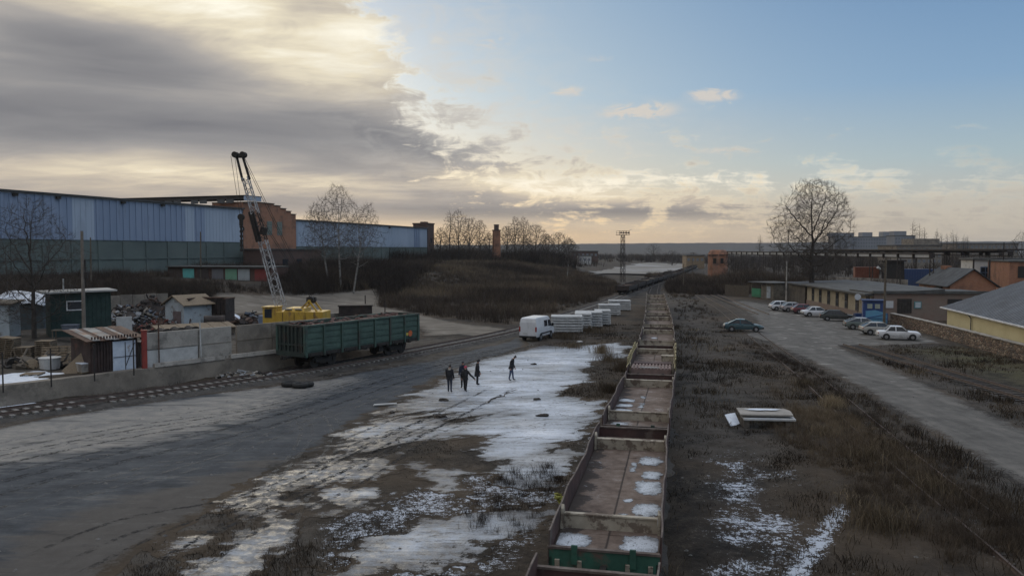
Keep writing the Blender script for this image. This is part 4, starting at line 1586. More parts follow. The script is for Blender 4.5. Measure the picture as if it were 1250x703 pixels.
def pallets():
    """wooden pallets in stacks"""
    def pallet_mb(solid):
        m_ = MB()
        for i in range(6):
            m_.box((0, -.5 + i * .2, .13), (1.2, .13, .024))
        for y in (-.5, 0, .5):
            m_.box((0, y, .012), (1.2, .1, .022))
        return m_
    proto = None

    def pallet(p, rz, tilt, label, group):
        nonlocal proto
        if proto is None:
            t = thing('pallet', p, rz, label, 'pallet', group)
            pallet_mb(0).build('deck', M_WOODL, t)
            b = MB()
            for x in (-.52, 0, .52):
                b.box((x, 0, .07), (.1, 1.1, .094))
            b.build('bearers', M_WOOD, t)
            proto = t
        else:
            t = copy_tree(proto)
            t.location = p
            tag(t, label, 'pallet', group)
        t.rotation_euler = (tilt[0], tilt[1], rz)
        return t
    stacks = [(10, 437, 11, .05, (0, .10), 'leaning pallet stack at the left frame edge'), (30, 437, 6, .25, (0, 0), 'short pallet stack left of the slatted crate'),
              (57, 436, 9, .1, (0, 0), 'pallet stack before the dark bare tree')]
    for px, py, n, rz, tl, nm in stacks:
        p = gp(px, py)
        for k in range(n):
            pallet(p + Vector((tl[1] * k * .145 + random.uniform(-.03, .03), random.uniform(-.03, .03), k * .146)), rz + random.uniform(-.06, .06), tl,
                   'weathered pallet, %s in the %s' % (('topmost' if k == n - 1 else ORD[k] if k < 9 else NTH[k] + ' from the bottom'), nm), 'weathered pallets in the scrapyard')
    pallet(gp(40, 458), .2, (0, 0), 'single grey pallet lying flat on the yard snow', 'weathered pallets in the scrapyard')
    # pallets stood on edge
    for k, px in enumerate((62, 70, 78)):
        p = gp(px, 441)
        pallet(p + Vector((0, .2 * k, .55)), .15, (radians(78), 0, 0)[:2],
               'pale pallet stood on edge, %s of three before the cabin' % ('leftmost', 'middle', 'rightmost')[k], 'pallets stood on edge')
    # stacks of paving blocks on pallets
    for k, (px, py, w, nl, nm) in enumerate(((106, 455.5, .95, 3, 'low round topped'), (124, 452, .95, 3, 'snow dusted'), (142, 448.5, .95, 5, 'tallest'), (160, 445, .95, 4, 'dark brown'))):
        p = gp(px, py)
        pallet(p, WRZ, (0, 0), 'pallet under the %s block stack by the white gate' % nm, 'pallets under block stacks')
        m_ = MB()
        for l in range(nl):
            for i in range(3):
                for j in range(2):
                    m_.box((-.36 + i * .36 + random.uniform(-.015, .015), -.24 + j * .48, .155 + .085 + l * .175), (.34, .46, .165))
        o = m_.build('block_stack', M_CONC if k != 3 else M_BRICKD, loc=p, rz=WRZ, bevel=.01)
        tag(o, '%s stack of paving blocks on a pallet by the white gate' % nm, 'block stack', 'stacks of paving blocks')
        if k in (0, 1, 3):
            m_ = MB()
            m_.box((0, 0, .158 + nl * .175 + .03), (1.05, .92, .05))
            tag(m_.build('snow', M_SNOW, loc=p, rz=WRZ, bevel=.02), 'thin layer of snow on the %s block stack' % nm, 'snow')
    # tub of cement grey
    m_ = MB()
    m_.tube((0, 0, 0), (0, 0, .75), .62, .68, 16)
    m_.tube((0, 0, .75), (0, 0, .80), .72, .72, 16)
    tag(m_.build('concrete_ring', M_CONC_L, loc=gp(61, 450)), 'short pale concrete ring standing on the yard snow', 'concrete ring')
    # planks
    base = gp(112, 447)
    for k in range(9):
        m_ = MB()
        L = random.uniform(2.6, 4.0)
        m_.box((0, 0, 0), (L, random.uniform(.2, .4), .06))
        o = m_.build('plank', M_WOODL if k % 3 else M_WOOD, loc=base + Vector((random.uniform(-.3, .3), (k % 3) * .42, .25 + (k // 3) * .33 + .02 * (k % 3))))
        o.rotation_euler = (random.uniform(-.03, .03), random.uniform(-.06, .06), .18 + random.uniform(-.12, .12))
        tag(o, 'pale plank lying in the timber stack left of the white gate', 'plank', 'planks in the timber stack')
    for k in range(4):
        m_ = MB()
        m_.box((0, 0, 0), (.14, 1.3, .28))
        tag(m_.build('timber_bearer', M_WOOD, loc=base + Vector((-.9 + .6 * k, .45, .11)), rz=.18), 'dark timber bearer under the stack of planks', 'timber', 'bearers under the planks')
    m_ = MB()
    m_.box((0, 0, 1.0), (.9, .07, 2.1))
    m_.box((0, .05, .4), (.9, .05, .08))
    m_.box((0, .05, 1.6), (.9, .05, .08))
    o = m_.build('leaning_board', M_WOODL, loc=gp(82, 457))
    o.rotation_euler = (radians(-35), radians(35), radians(-8))
    tag(o, 'wide brown board leaning on the timber stack', 'board')
    heap('timber_heap', 'heap of dark broken timber and rags beside the pallets', gp(38, 448), 2.2, .9, .6, 50, [M_WOOD, M_DARK, M_WOODL], 1.3, 'timber heap', seed=12)
    for k, (px, py) in enumerate(((10, 477), (69, 470), (122, 463), (170, 456))):
        p = G(px, py, 1.28)
        m_ = MB()
        m_.tube((0, 0, -.1), (0, 0, 2.25), .045, .04, 8)
        m_.tube((0, 0, 2.25), (0, 0, 2.3), .055, .055, 8)
        tag(m_.build('fence_post', M_DARK, loc=(p.x - .55, p.y + .40, 1.2)), 'thin dark steel post on the retaining wall, %s from the left' % NTH[k], 'fence post', 'thin fence posts on the retaining wall')


pallets()


def pole(name, px, pybase, Y, top_py, label, cat='utility pole', r=.15, z=None, lamp=None, mat=None, arms=0):
    b = D(px, pybase, Y)
    z0 = hz(b.x, b.y) if z is None else z
    zt = D(px, top_py, Y).z
    t = thing(name, (b.x, b.y, z0 - .1), 0, label, cat)
    m_ = MB()
    m_.tube((0, 0, 0), (random.uniform(-.05, .1), 0, zt - z0 + .1), r, r * .65, 10)
    m_.build('shaft', mat or M_CONC_D, t, smooth=False)
    H_ = zt - z0
    for k in range(arms):
        m_ = MB()
        m_.beam((-.8, 0, H_ - .4 - .6 * k), (.8, 0, H_ - .4 - .6 * k), .09)
        for x in (-.7, -.35, .35, .7):
            m_.tube((x, 0, H_ - .38 - .6 * k), (x, 0, H_ - .14 - .6 * k), .04, .05, 6)
        m_.build('crossarm', M_DARK, t)
    if lamp:
        dx, dz = lamp
        m_ = MB()
        m_.tube((0, 0, H_ - dz - .5), (dx * .75, -.3, H_ - dz + .1), .035, .03, 6)
        a = m_.build('lamp_arm', M_STEEL, t)
        m_ = MB()
        m_.tube((dx * .72, -.28, H_ - dz + .06), (dx * 1.15, -.45, H_ - dz + .28), .10, .17, 10)
        m_.build('lamp_head', M_CONC_L, a, smooth=False)
    return t


t = pole('utility_pole', 103, 424, 62, 282, 'concrete utility pole in front of the dark green cabin', r=.16, z=1.2, mat=pm('old_pole', (.20, .175, .15), (.14, .12, .10), 1.5, .9))
m_ = MB()
m_.tube((.22, 0, 5.6), (.22, 0, 7.6), .05, .05, 6)
m_.box((.3, 0, 6.4), (.22, .2, .5))
m_.build('switch_box', M_DARK, t)
pole('utility_pole', 245, 325, 150, 283, 'thin dark utility pole standing against the blue factory wall', r=.16, mat=M_WOOD)
pole('utility_pole', 111, 330, 120, 290, 'short dark pole stub close behind the concrete utility pole', r=.14, mat=M_WOOD)
# ------------------------------------------------------------------ buildings on the right
def shed_row():
    # cream long shed: front faces left, runs away from the camera
    A, B = Vector((48.6, 106.5, 0)), Vector((51.3, 136.5, 0))
    d = (B - A).normalized()
    L = (B - A).length
    rz = atan2(d.y, d.x)
    t = thing('cream_shed', A, rz, 'long cream plastered shed with dark narrow windows and sloping felt roof', 'shed')
    m_ = MB()                                   # local x along the front, y to the left of travel = towards the yard (+y) -> building lies at -y
    m_.box((L / 2, -4.5, 1.65), (L, 9, 3.5))
    m_.build('wall', pm('cream_plaster', (.40, .34, .235), (.31, .265, .19), .7, .9, stain=(.14, .115, .09), sscale=.6, sthr=.56, samt=.6), t)
    m_ = MB()
    m_.box((L / 2, .04, .35), (L, .12, 1.0))
    m_.build('plinth', M_BRICKG, t)
    r = MB()
    r.extrude([(-.4, .9, 3.32), (-.4, .9, 3.56), (-.4, -9.5, 4.25), (-.4, -9.5, 4.0)], (L + .8, 0, 0))
    r.build('roof', M_ROOFG, t)
    xs = [.8, 5.0, 9.6, 13.8, 18.0, 22.4, 26.5]
    for i, x in enumerate(xs):
        w = MB()
        w.box((x, .02, 1.95), (1.25, .12, 2.2))
        f = w.build('window', pm('dark_window_frame', (.05, .042, .035)), t)
        w = MB()
        for a in (-.3, .3):
            for b in (-.5, .5):
                w.box((x + a, .085, 1.95 + b), (.5, .02, .85))
        w.build('pane', M_GLASS, f)
    # dark-roofed shed behind the first cars
    A2 = Vector((51.2, 137.2, 0))
    t = thing('dark_shed', A2, rz, 'brown shed with flat dark roof between cream shed and green gates', 'shed')
    m_ = MB()
    m_.box((5.5, -5, 1.5), (11, 10, 3.4))
    m_.build('wall', pm('dark_plaster', (.085, .07, .055), (.05, .042, .036), .8, .9), t)
    r = MB()
    r.extrude([(-.2, .6, 3.25), (-.2, .6, 3.45), (-.2, -11, 3.9), (-.2, -11, 3.7)], (11.6, 0, 0))
    r.build('roof', pm('slate_roof', (.06, .065, .075), (.04, .042, .05), .6, .8), t)
    # garage boxes with green gate and white doors
    A3 = D(917, 366, 158)
    B3 = D(944, 369, 151)
    d3 = (B3 - A3).to_2d()
    L3 = d3.length
    t = thing('gate_shed', (A3.x, A3.y, 0), atan2(d3.y, d3.x), 'low shed with bright green gate and whitewashed doors', 'shed')
    m_ = MB()
    m_.box((L3 / 2, 2.5, 1.4), (L3, 5, 3.2))
    m_.build('wall', pm('grimy_plaster', (.22, .195, .155), (.14, .125, .1), 1.0, .9, stain=(.08, .07, .06), sthr=.55), t)
    r = MB()
    r.box((L3 / 2, 2.3, 3.08), (L3 + .4, 5.8, .18))
    r.build('roof', M_ROOFG, t)
    g = MB()
    g.box((L3 * .24, -.05, 1.0), (L3 * .40, .1, 1.7))
    for i in range(5):
        g.box((L3 * (.08 + i * .08), -.12, 1.0), (.08, .05, 1.7))
    g.build('green_gate', paint('bright_green', (.07, .30, .16), .5), t)
    g = MB()
    g.box((L3 * .24, -.04, 2.25), (L3 * .40, .08, .8))
    g.build('dark_panel', pm('dark_window_frame', (.05, .042, .035)), t)
    g = MB()
    g.box((L3 * .80, -.05, 1.3), (L3 * .16, .1, 2.3))
    g.build('white_door', pm('whitewash', (.4, .4, .4)), t)
    a, b = D(885, 361, 165), D(914, 363, 160)
    d3 = b - a
    m_ = MB()
    n = 8
    for i in range(n):
        m_.box((d3.length * (i + .5) / n, .02 * (i % 2), 1.0), (d3.length / n - .03, .1, 2.4 - .08 * (i % 3)))
    tag(m_.build('board_fence', M_WOOD, loc=(a.x, a.y, 0), rz=atan2(d3.y, d3.x)), 'brown board fence left of the green gate', 'fence')
    # grey brick house across the end
    t = thing('brick_house', (48.9, 106.0, 0), radians(-3), 'low grey brick house with barred window behind the stone wall', 'house')
    m_ = MB()
    m_.box((7.5, 4.0, 1.75), (15, 8, 3.7))
    m_.build('wall', M_BRICKG, t)
    r = MB()
    r.box((7.5, 4.0, 3.72), (15.5, 8.6, .22))
    r.box((7.5, -.1, 3.9), (15.5, .3, .16))
    r.build('roof', M_ROOFG, t)
    w = MB()
    w.box((4.0, -.02, 1.95), (1.9, .12, 1.95))
    f = w.build('window', pm('dark_window_frame', (.05, .042, .035)), t)
    w = MB()
    for i in range(5):
        w.box((3.25 + i * .38, -.10, 1.95), (.035, .03, 1.9))
    for z in (1.3, 1.95, 2.6):
        w.box((4.0, -.12, z), (1.8, .025, .035))
    w.build('bars', M_DARK, f)
    w = MB()
    w.box((1.75, -.04, 2.15), (1.55, .08, .95))
    w.build('white_board', pm('white_sheet', (.55, .56, .57), (.48, .49, .5)), t)
    w = MB()
    w.box((5.75, -.03, 2.1), (.95, .1, .95))
    f = w.build('window', pm('teal_frame', (.12, .26, .28)), t)
    w = MB()
    w.box((5.75, -.09, 2.1), (.7, .03, .7))
    w.build('pane', glass('pale_pane', (.30, .34, .36), .4), f)
    w = MB()
    w.box((10.6, -.03, 1.9), (1.9, .1, 2.0))
    w.build('doorway', M_DARK, t)


shed_row()


def kiosk():
    p = G(1066, 395, 0)
    t = thing('blue_kiosk', (p.x, p.y, 0), radians(-20), 'blue guard kiosk with two small windows beside the lamp pole', 'kiosk')
    m_ = MB()
    m_.box((0, 1.0, 1.45), (2.5, 2.0, 2.9))
    m_.build('wall', paint('royal_blue', (.025, .06, .20), .5), t)
    m_ = MB()
    m_.box((0, .95, 2.97), (2.8, 2.4, .16))
    m_.build('roof', paint('deep_blue', (.02, .04, .12), .5), t)
    for x in (-.45, .45):
        w = MB()
        w.box((x, -.03, 2.25), (.72, .08, .75))
        f = w.build('window', paint('royal_blue', (.02, .05, .2)), t)
        w = MB()
        w.box((x, -.08, 2.25), (.58, .03, .6))
        w.build('pane', glass('lamp_pane', (.22, .24, .20), .4), f)
    q = G(1067, 397, 0)
    t = thing('blue_gate', (q.x, q.y - .5, 0), radians(-20), 'light blue sheet metal gate leaf in front of the blue kiosk', 'gate')
    m_ = MB()
    m_.extrude([(-1.25, 0, .1), (1.3, 0, .1), (1.3, 0, 1.55), (-.1, 0, 1.95), (-1.25, 0, 1.8)], (0, .06, 0))
    m_.build('leaf', paint('light_blue', (.10, .29, .46), .5), t)
    m_ = MB()
    for a, b in (((-1.25, .1), (1.3, .1)), ((-1.25, .1), (-1.25, 1.8)), ((1.3, .1), (1.3, 1.55)), ((-1.25, .9), (1.3, .9)), ((-1.25, .9), (1.3, 1.5))):
        m_.beam((a[0], -.03, a[1]), (b[0], -.03, b[1]), .06)
    m_.build('frame', paint('royal_blue', (.025, .06, .2)), t)
    m_ = MB()
    m_.tube((0, 0, 0), (0, 0, 1.9), .05, .05, 8)
    sg = thing('road_sign', (45.6, 103.6, 0), 0, 'small round white sign on a post left of the blue kiosk', 'sign')
    m_ = MB()
    m_.tube((0, 0, 0), (0, 0, 3.6), .045, .045, 8)
    m_.build('post', M_STEEL, sg)
    m_ = MB()
    m_.tube((0, -.05, 3.3), (0, -.08, 3.3), .42, .42, 20)
    m_.build('disc', pm('white_sheet', (.5, .5, .5)), sg)
    m_ = MB()
    m_.box((0, 0, .6), (.8, .6, 1.2))
    m_.box((0, 0, 1.23), (.9, .7, .08))
    o = m_.build('bin', paint('deep_blue', (.02, .04, .12), .5), loc=(44.9, 101.9, 0))
    tag(o, 'dark blue metal bin standing left of the blue kiosk', 'bin')


kiosk()


def stone_wall():
    P = [(48.6, 100.2), (47.7, 92), (46.0, 80), (43.9, 67.5), (41.8, 52), (40.5, 40)]
    line = resample(P, .5)
    V, F = [], []
    for i, p in enumerate(line):
        d = (line[min(i + 1, len(line) - 1)] - line[max(0, i - 1)]).normalized()
        q = Vector((d.y, -d.x))
        top = 1.32 + .08 * float(fbm(np.array([i * .2]), np.array([.2]), 3, 4)[0])
        for o_, z in ((-.24, -.3), (-.22, top), (.22, top), (.24, -.3)):
            V.append((p.x + q.x * o_, p.y + q.y * o_, z + random.uniform(-.02, .02)))
        if i:
            for k in range(3):
                F.append((4 * i - 4 + k, 4 * i + k, 4 * i + k + 1, 4 * i - 3 + k))
    F += [(0, 1, 2, 3), tuple(range(4 * len(line) - 1, 4 * len(line) - 5, -1))]
    t = thing('stone_wall', (0, 0, 0), 0, 'low rubble stone wall with concrete coping behind the white sedan', 'wall')
    m_ = MB()
    m_.add(V, F)
    m_.build('masonry', M_STONE, t)
    V, F = [], []
    for i, p in enumerate(line):
        d = (line[min(i + 1, len(line) - 1)] - line[max(0, i - 1)]).normalized()
        q = Vector((d.y, -d.x))
        for o_, z in ((-.30, 1.36), (-.30, 1.45), (.30, 1.45), (.30, 1.36)):
            V.append((p.x + q.x * o_, p.y + q.y * o_, z + .02 * (i % 5 == 0)))
        if i:
            for k in range(4):
                F.append((4 * i - 4 + k, 4 * i + k, 4 * i + (k + 1) % 4, 4 * i - 4 + (k + 1) % 4))
    m_ = MB()
    m_.add(V, F)
    m_.build('coping', M_CONC, t)


stone_wall()


def yellow_building():
    c, f = Vector((50.5, 91.0, 0)), Vector((-.232, -.973, 0)).normalized()
    rz = atan2(f.y, f.x)                         # local x runs towards the camera; building lies on +y
    t = thing('yellow_building', c, rz, 'pale yellow rendered building with grey hipped sheet roof and downpipe', 'building')
    L, W = 46, 14
    m_ = MB()
    m_.box((L / 2, W / 2, 1.35), (L, W, 2.9))
    m_.build('wall', pm('pale_yellow_render', (.66, .585, .345), (.60, .53, .31), .5, .85, stain=(.42, .36, .2), sscale=.5, sthr=.62, samt=.4), t)
    e, R, ez, rz_ = .55, 4.9, 2.82, 6.7
    V = [(-e, -e, ez), (L + e, -e, ez), (L + e, W + e, ez), (-e, W + e, ez), (W / 2 - 1.2, W / 2, rz_), (L - W / 2, W / 2, rz_)]
    m_ = MB()
    m_.add(V, [(0, 1, 5, 4), (1, 2, 5), (2, 3, 4, 5), (3, 0, 4), (3, 2, 1, 0)])
    k = 0
    while k < L:                                 # standing seams on the visible slope
        u = k
        ylim = W / 2
        y1 = min(ylim, max(0.0, (u + e) / (W / 2 - 1.2 + e) * (W / 2 + e) - e)) if u < W / 2 - 1.2 else ylim
        zt = ez + (y1 + e) / (W / 2 + e) * (rz_ - ez)
        m_.beam((u, -e, ez + .02), (u, y1, zt + .02), .05, .05)
        k += .6
    m_.build('roof', pm('grey_sheet_roof', (.13, .14, .155), (.10, .105, .115), .6, .6, stain=(.17, .175, .18), sscale=.5, sthr=.6, samt=.5), t)
    m_ = MB()
    m_.box((L / 2, -e - .05, ez - .02), (L + 2 * e, .14, .14))
    m_.box((-e - .05, W / 2, ez - .02), (.14, W + 2 * e, .14))
    m_.build('gutter', pm('white_frame', (.72, .72, .72)), t)
    m_ = MB()
    x = 8.6
    m_.tube((x, -e, ez), (x, -.12, ez - .5), .06, .06, 8)
    m_.tube((x, -.12, ez - .5), (x, -.12, 0), .06, .06, 8)
    m_.build('downpipe', pm('grey_pipe', (.17, .17, .17)), t)


yellow_building()
pole('lamp_pole', 1079, 400, 96, 315, 'tall brown wooden lamp pole beside the blue kiosk', 'lamp pole', r=.17, z=0, lamp=(-1.0, 1.3), mat=M_WOOD, arms=2)
pole('utility_pole', 959.5, 372, 136, 319, 'slim grey concrete pole behind the white hatchback', r=.14, z=0, mat=M_CONC)
pole('utility_pole', 834, 350, 190, 322, 'thin far pole between the dark wagons and brick pump house', r=.13, mat=M_WOOD)
pole('utility_pole', 845, 345, 240, 315, 'thinner far pole just left of the brick pump house', r=.13, mat=M_WOOD)


def gable_house():
    c = Vector((68.0, 122.0, 0))
    d = Vector((-.18, 13.0, 0)).normalized()
    t = thing('gabled_house', c, radians(-9), 'orange brick gabled workshop with dark slate roof', 'workshop')
    m_ = MB()                                     # local x along the gable, y along the ridge
    Wd, Ln, ez, rz_ = 6.6, 13.5, 4.0, 6.4
    m_.extrude([(0, 0, -.5), (Wd, 0, -.5), (Wd, 0, ez), (Wd / 2, 0, rz_), (0, 0, ez)], (0, Ln, 0))
    m_.build('wall', M_BRICK, t)
    r = MB()
    for s in (0, 1):
        a, b = ((Wd / 2, rz_ + .06), (-.5, ez - .28)) if s == 0 else ((Wd / 2, rz_ + .06), (Wd + .5, ez - .28))
        r.extrude([(a[0], -.4, a[1]), (b[0], -.4, b[1]), (b[0], -.4, b[1] + .12), (a[0], -.4, a[1] + .14)], (0, Ln + .8, 0))
    r.build('roof', pm('dark_slate', (.05, .055, .06), (.035, .036, .04), .7, .8), t)
    r = MB()
    r.box((-.7, 4.0, 3.3), (1.5, 2.4, .1), rot=(0, -.4, 0))
    r.build('porch_roof', M_DARK, t)
    r = MB()
    r.box((Wd / 2, Ln * .8, rz_ + .15), (1.0, 2.0, .6))
    r.build('ridge_vent', M_BRICK, t)
    # white workshop with tall windows
    a = D(1190, 350, 150)
    t = thing('white_workshop', (a.x, a.y, 0), radians(-14), 'whitewashed workshop with tall blue framed windows', 'workshop')
    m_ = MB()
    m_.box((4.5, 4, 3.6), (9.5, 8, 8))
    m_.build('wall', pm('bright_whitewash', (.58, .57, .54), (.48, .47, .45), .8, .9, stain=(.3, .28, .26), sthr=.6), t)
    m_ = MB()
    m_.box((4.5, 4, 7.72), (10.2, 8.8, .3))
    m_.build('roof', M_ROOFG, t)
    for x in (1.7, 6.0):
        w = MB()
        w.box((x, -.03, 4.7), (1.7, .12, 3.2))
        f = w.build('window', paint('window_blue', (.08, .13, .22)), t)
        w = MB()
        for i in (-.4, .4):
            for j in (-1, 0, 1):
                w.box((x + i, -.10, 4.7 + j), (.66, .03, .85))
        w.build('pane', M_GLASS, f)
    a = D(1232, 345, 138)
    t = thing('brick_block', (a.x, a.y, 0), radians(-12), 'orange brick block with dark opening at the right frame edge', 'workshop')
    m_ = MB()
    m_.box((5, 5, 3.2), (10, 10, 8.4))
    m_.build('wall', M_BRICK, t)
    m_ = MB()
    m_.box((5, 5, 7.5), (10.4, 10.4, .25))
    m_.build('roof', M_ROOFG, t)
    m_ = MB()
    m_.box((2.6, -.03, 5.6), (2.6, .12, 2.0))
    m_.build('opening', M_DARK, t)
    # precast fence behind the sheds
    a, b = D(1020, 350, 165), D(1108, 354, 148)
    d = b - a
    n = 9
    for i in range(n):
        m_ = MB()
        L = d.length / n
        m_.box((L / 2, 0, 1.6), (L - .12, .14, 3.4))
        for k in range(3):
            m_.box((L / 2, -.09, .9 + k * .9), (L - .5, .06, .5))
        p = a + d * (i / n)
        o = m_.build('concrete_fence', M_CONC, loc=(p.x, p.y, .6), rz=atan2(d.y, d.x))
        tag(o, 'pale ribbed concrete fence section, %s from the left behind the cream shed roof' % NTH[i], 'fence', 'precast fence panels behind the sheds')


gable_house()


def trestle(label, P0, P1, ztop, n, panels, wide=.9, slab=0.0):
    """open crane runway: lattice columns carrying a long beam"""
    P0, P1 = Vector((*P0, 0)), Vector((*P1, 0))
    d = P1 - P0
    L = d.length
    t = thing('crane_runway', P0, atan2(d.y, d.x), label, 'crane runway')
    b = MB()
    b.box((L / 2, 0, ztop - .12), (L, wide, .24))
    b.box((L / 2, 0, ztop - .95), (L, .35, .18))
    if slab:
        b.box((L / 2, 0, ztop + .2), (L, slab, .3))
    b.build('beam', M_RUSTD, t)
    sp = L / n
    for i in range(n + 1):
        c = MB()
        x = i * sp
        for s in (-.3, .3):
            c.box((x, s, (ztop - 1) / 2 - .3 if i % 2 == 0 else ztop - .9), (.14, .12, ztop - .4 if i % 2 == 0 else .8))
        z = .5
        k = 0
        while z < ztop - 1.6 and i % 2 == 0:
            c.beam((x, -.3 if k % 2 else .3, z), (x, .3 if k % 2 else -.3, z + .8), .06)
            z += .8
            k += 1
        c.box((x, 0, ztop - .55), (.3, .9, .6))
        c.build('column', M_RUSTD, t)
        if i < n and panels:
            p = MB()
            p.box((x + sp / 2, .20, ztop - .53), (sp * .84, .06, .52))
            p.box((x + sp / 2, -.20, ztop - .53), (sp * .84, .06, .52))
            p.build('white_panel', pm('white_sheet', (.5, .5, .5)), t)
    return t


trestle('long crane runway with white panels between its beams behind the big tree', (74.0, 275), (71.5, 134), 9.0, 24, True)
trestle('dark crane runway with broad roof slab behind the white workshop', (97.5, 262), (95.0, 150), 9.3, 15, False, 1.2, 5.0)
trestle('farthest rust dark crane runway on thin columns at right', (121, 300), (118, 190), 9.0, 13, False, 1.0, 3.0)

for k, (px, b_, tp, Y, lb) in enumerate(((1188, 345, 316, 139, 'short black steel post left of the white workshop'), (1207, 352, 317, 141, 'black steel post before the white workshop windows'),
                                         (1224, 348, 296, 143, 'tall thin black mast right of the white workshop'))):
    pole('steel_post', px, b_, Y, tp, lb, 'post', r=.22 if k < 2 else .14, z=0, mat=M_RUSTD)


def yard_stuff():
    def cont(p, rz, s, mat, label, name='shipping_container'):
        t = thing(name, p, rz, label, 'container')
        m_ = MB()
        m_.box((0, 0, s[2] / 2 + .1), s)
        n = int(s[0] / .5)
        for i in range(n):
            m_.box((-s[0] / 2 + (i + .5) * s[0] / n, -s[1] / 2 - .03, s[2] / 2 + .1), (.22, .06, s[2] - .3))
        m_.build('body', mat, t)
        m_ = MB()
        m_.box((0, 0, s[2] + .14), (s[0] + .1, s[1] + .1, .1))
        m_.build('roof', mat, t)
        return t
    p = D(1119, 335, 168)
    cont((p.x, p.y, .6), radians(-15), (9, 2.6, 4.6), paint('cobalt_blue', (.025, .055, .15), .5), 'long cobalt blue container behind the gabled workshop')
    p = D(1057, 338, 165)
    cont((p.x, p.y, .5), radians(-15), (4.6, 2.6, 5.2), pm('orange_rust_paint', (.22, .075, .04), (.16, .055, .032), 1), 'orange red container under the crane runway')
    p = D(1049, 336, 175)
    cont((p.x + 8, p.y, .5), radians(-15), (2.2, 2.2, 5.6), pm('orange_rust_paint', (.3, .1, .05)), 'narrow orange tank frame right of the orange container')
    p = D(1090, 338, 160)
    t = thing('coal_bunker', (p.x, p.y, 0), radians(-12), 'tall black bunker between orange and blue containers', 'bunker')
    m_ = MB()
    m_.box((0, 0, 3.6), (4.0, 3, 7.2), top=.85)
    m_.build('hopper', M_DARK, t)
    m_ = MB()
    m_.box((0, 0, 7.3), (4.2, 3.2, .3))
    m_.build('rim', M_RUSTD, t)
    # brick pump house beside the tracks
    p = D(876, 338, 268)
    t = thing('pump_house', (p.x, p.y, -.6), .2, 'squat orange brick water tower with chamfered top beside the tracks', 'water tower')
    m_ = MB()
    n = 8
    R = 3.3
    V = []
    for z, r in ((-.5, R), (8.6, R), (9.6, R * .86), (10.1, R * .7)):
        V += [(r * cos(2 * pi * i / n + .39), r * sin(2 * pi * i / n + .39), z) for i in range(n)]
    F = [(k * n + i, k * n + (i + 1) % n, (k + 1) * n + (i + 1) % n, (k + 1) * n + i) for k in range(3) for i in range(n)] + [tuple(range(3 * n, 4 * n))]
    m_.add(V, F)
    m_.build('tank', M_BRICK, t)
    for i in (0, 2, 5, 6):
        a = 2 * pi * i / n
        w = MB()
        w.box((R * .93 * cos(a), R * .93 * sin(a), 6.4), (.2, 1.1, 1.8), a)
        w.build('window', M_DARK, t)
    m_ = MB()
    m_.tube((0, 0, 8.2), (0, 0, 8.55), R * 1.06, R * 1.06, 8)
    m_.build('cornice', M_BRICKD, t)


yard_stuff()


def far_town():
    M_APT = pm('apartment_panel', (.25, .26, .28), (.20, .21, .23), .05, .85)

    def block(name, label, px0, px1, Y, topy, depth, mat, boxes=(), rz=0.0, rows=5, cols=16):
        a, b = D(px0, 300, Y), D(px1, 300, Y)
        L = b.x - a.x
        zt = D(px0, topy, Y).z
        t = thing(name, (a.x, a.y, -2), rz, label, 'apartment block' if 'apart' in name else 'building')
        m_ = MB()
        m_.box((L / 2, depth / 2, (zt + 2) / 2), (L, depth, zt + 2))
        m_.build('wall', mat, t)
        m_ = MB()
        m_.box((L / 2, depth / 2, zt + 2.2), (L + .8, depth + .8, .5))
        m_.build('roof', M_ROOFG, t)
        for (u, w, h) in boxes:
            m_ = MB()
            m_.box((L * u, depth / 2, zt + 2.3 + h / 2), (w, depth * .6, h))
            m_.build('roof_box', mat, t)
        for r in range(rows):
            for c in range(cols):
                z = zt + 2 - 2.2 - r * 3.0
                if z > 4:
                    m_ = MB()
                    m_.box((L * (c + .5) / cols, -.06, z), (L / cols * .5, .12, 1.5))
                    m_.build('window', glass('far_window', (.10, .11, .125), .3), t)
        return t
    block('apartment_block', 'tall left end of the pale apartment block behind the big tree', 1019, 1040, 690, 289, 14, M_APT, [(.12, 9, 3.4), (.8, 12, 3.2)], cols=8)
    block('apartment_block', 'long low middle apartment block with two roof boxes on the skyline', 1040, 1098, 700, 289.5, 14, M_APT, [(.35, 9, 4.0), (.80, 10, 4.6)], cols=18)
    block('apartment_block', 'short apartment block left of the poplars with one roof box', 1092, 1117, 640, 288, 14, M_APT, [(.35, 10, 3.6)], cols=7)
    block('concrete_shell', 'unfinished pale concrete frame building in front of the poplars', 1095, 1150, 420, 300, 22, M_CONC_D, [(.75, 14, 3.5)], rows=3, cols=9)
    block('long_workshop', 'long flat brown workshop on the skyline left of the far right tree', 1168, 1243, 520, 297.5, 22, M_CONC_D, [], rows=2, cols=14)
    block('low_depot', 'distant brown roofed depot left of the light mast', 699, 730, 520, 307, 16, M_BRICKD, [], rows=1, cols=6)
    block('low_depot', 'tiny far white shed beside the brown roofed depot', 706, 722, 480, 312.5, 8, M_CONC_L, [], rows=1, cols=3)
    block('far_shed', 'small far ochre shed left of the brick water tower', 838, 860, 430, 312, 10, pm('ochre_shed', (.24, .17, .10)), [], rows=1, cols=4)


far_town()


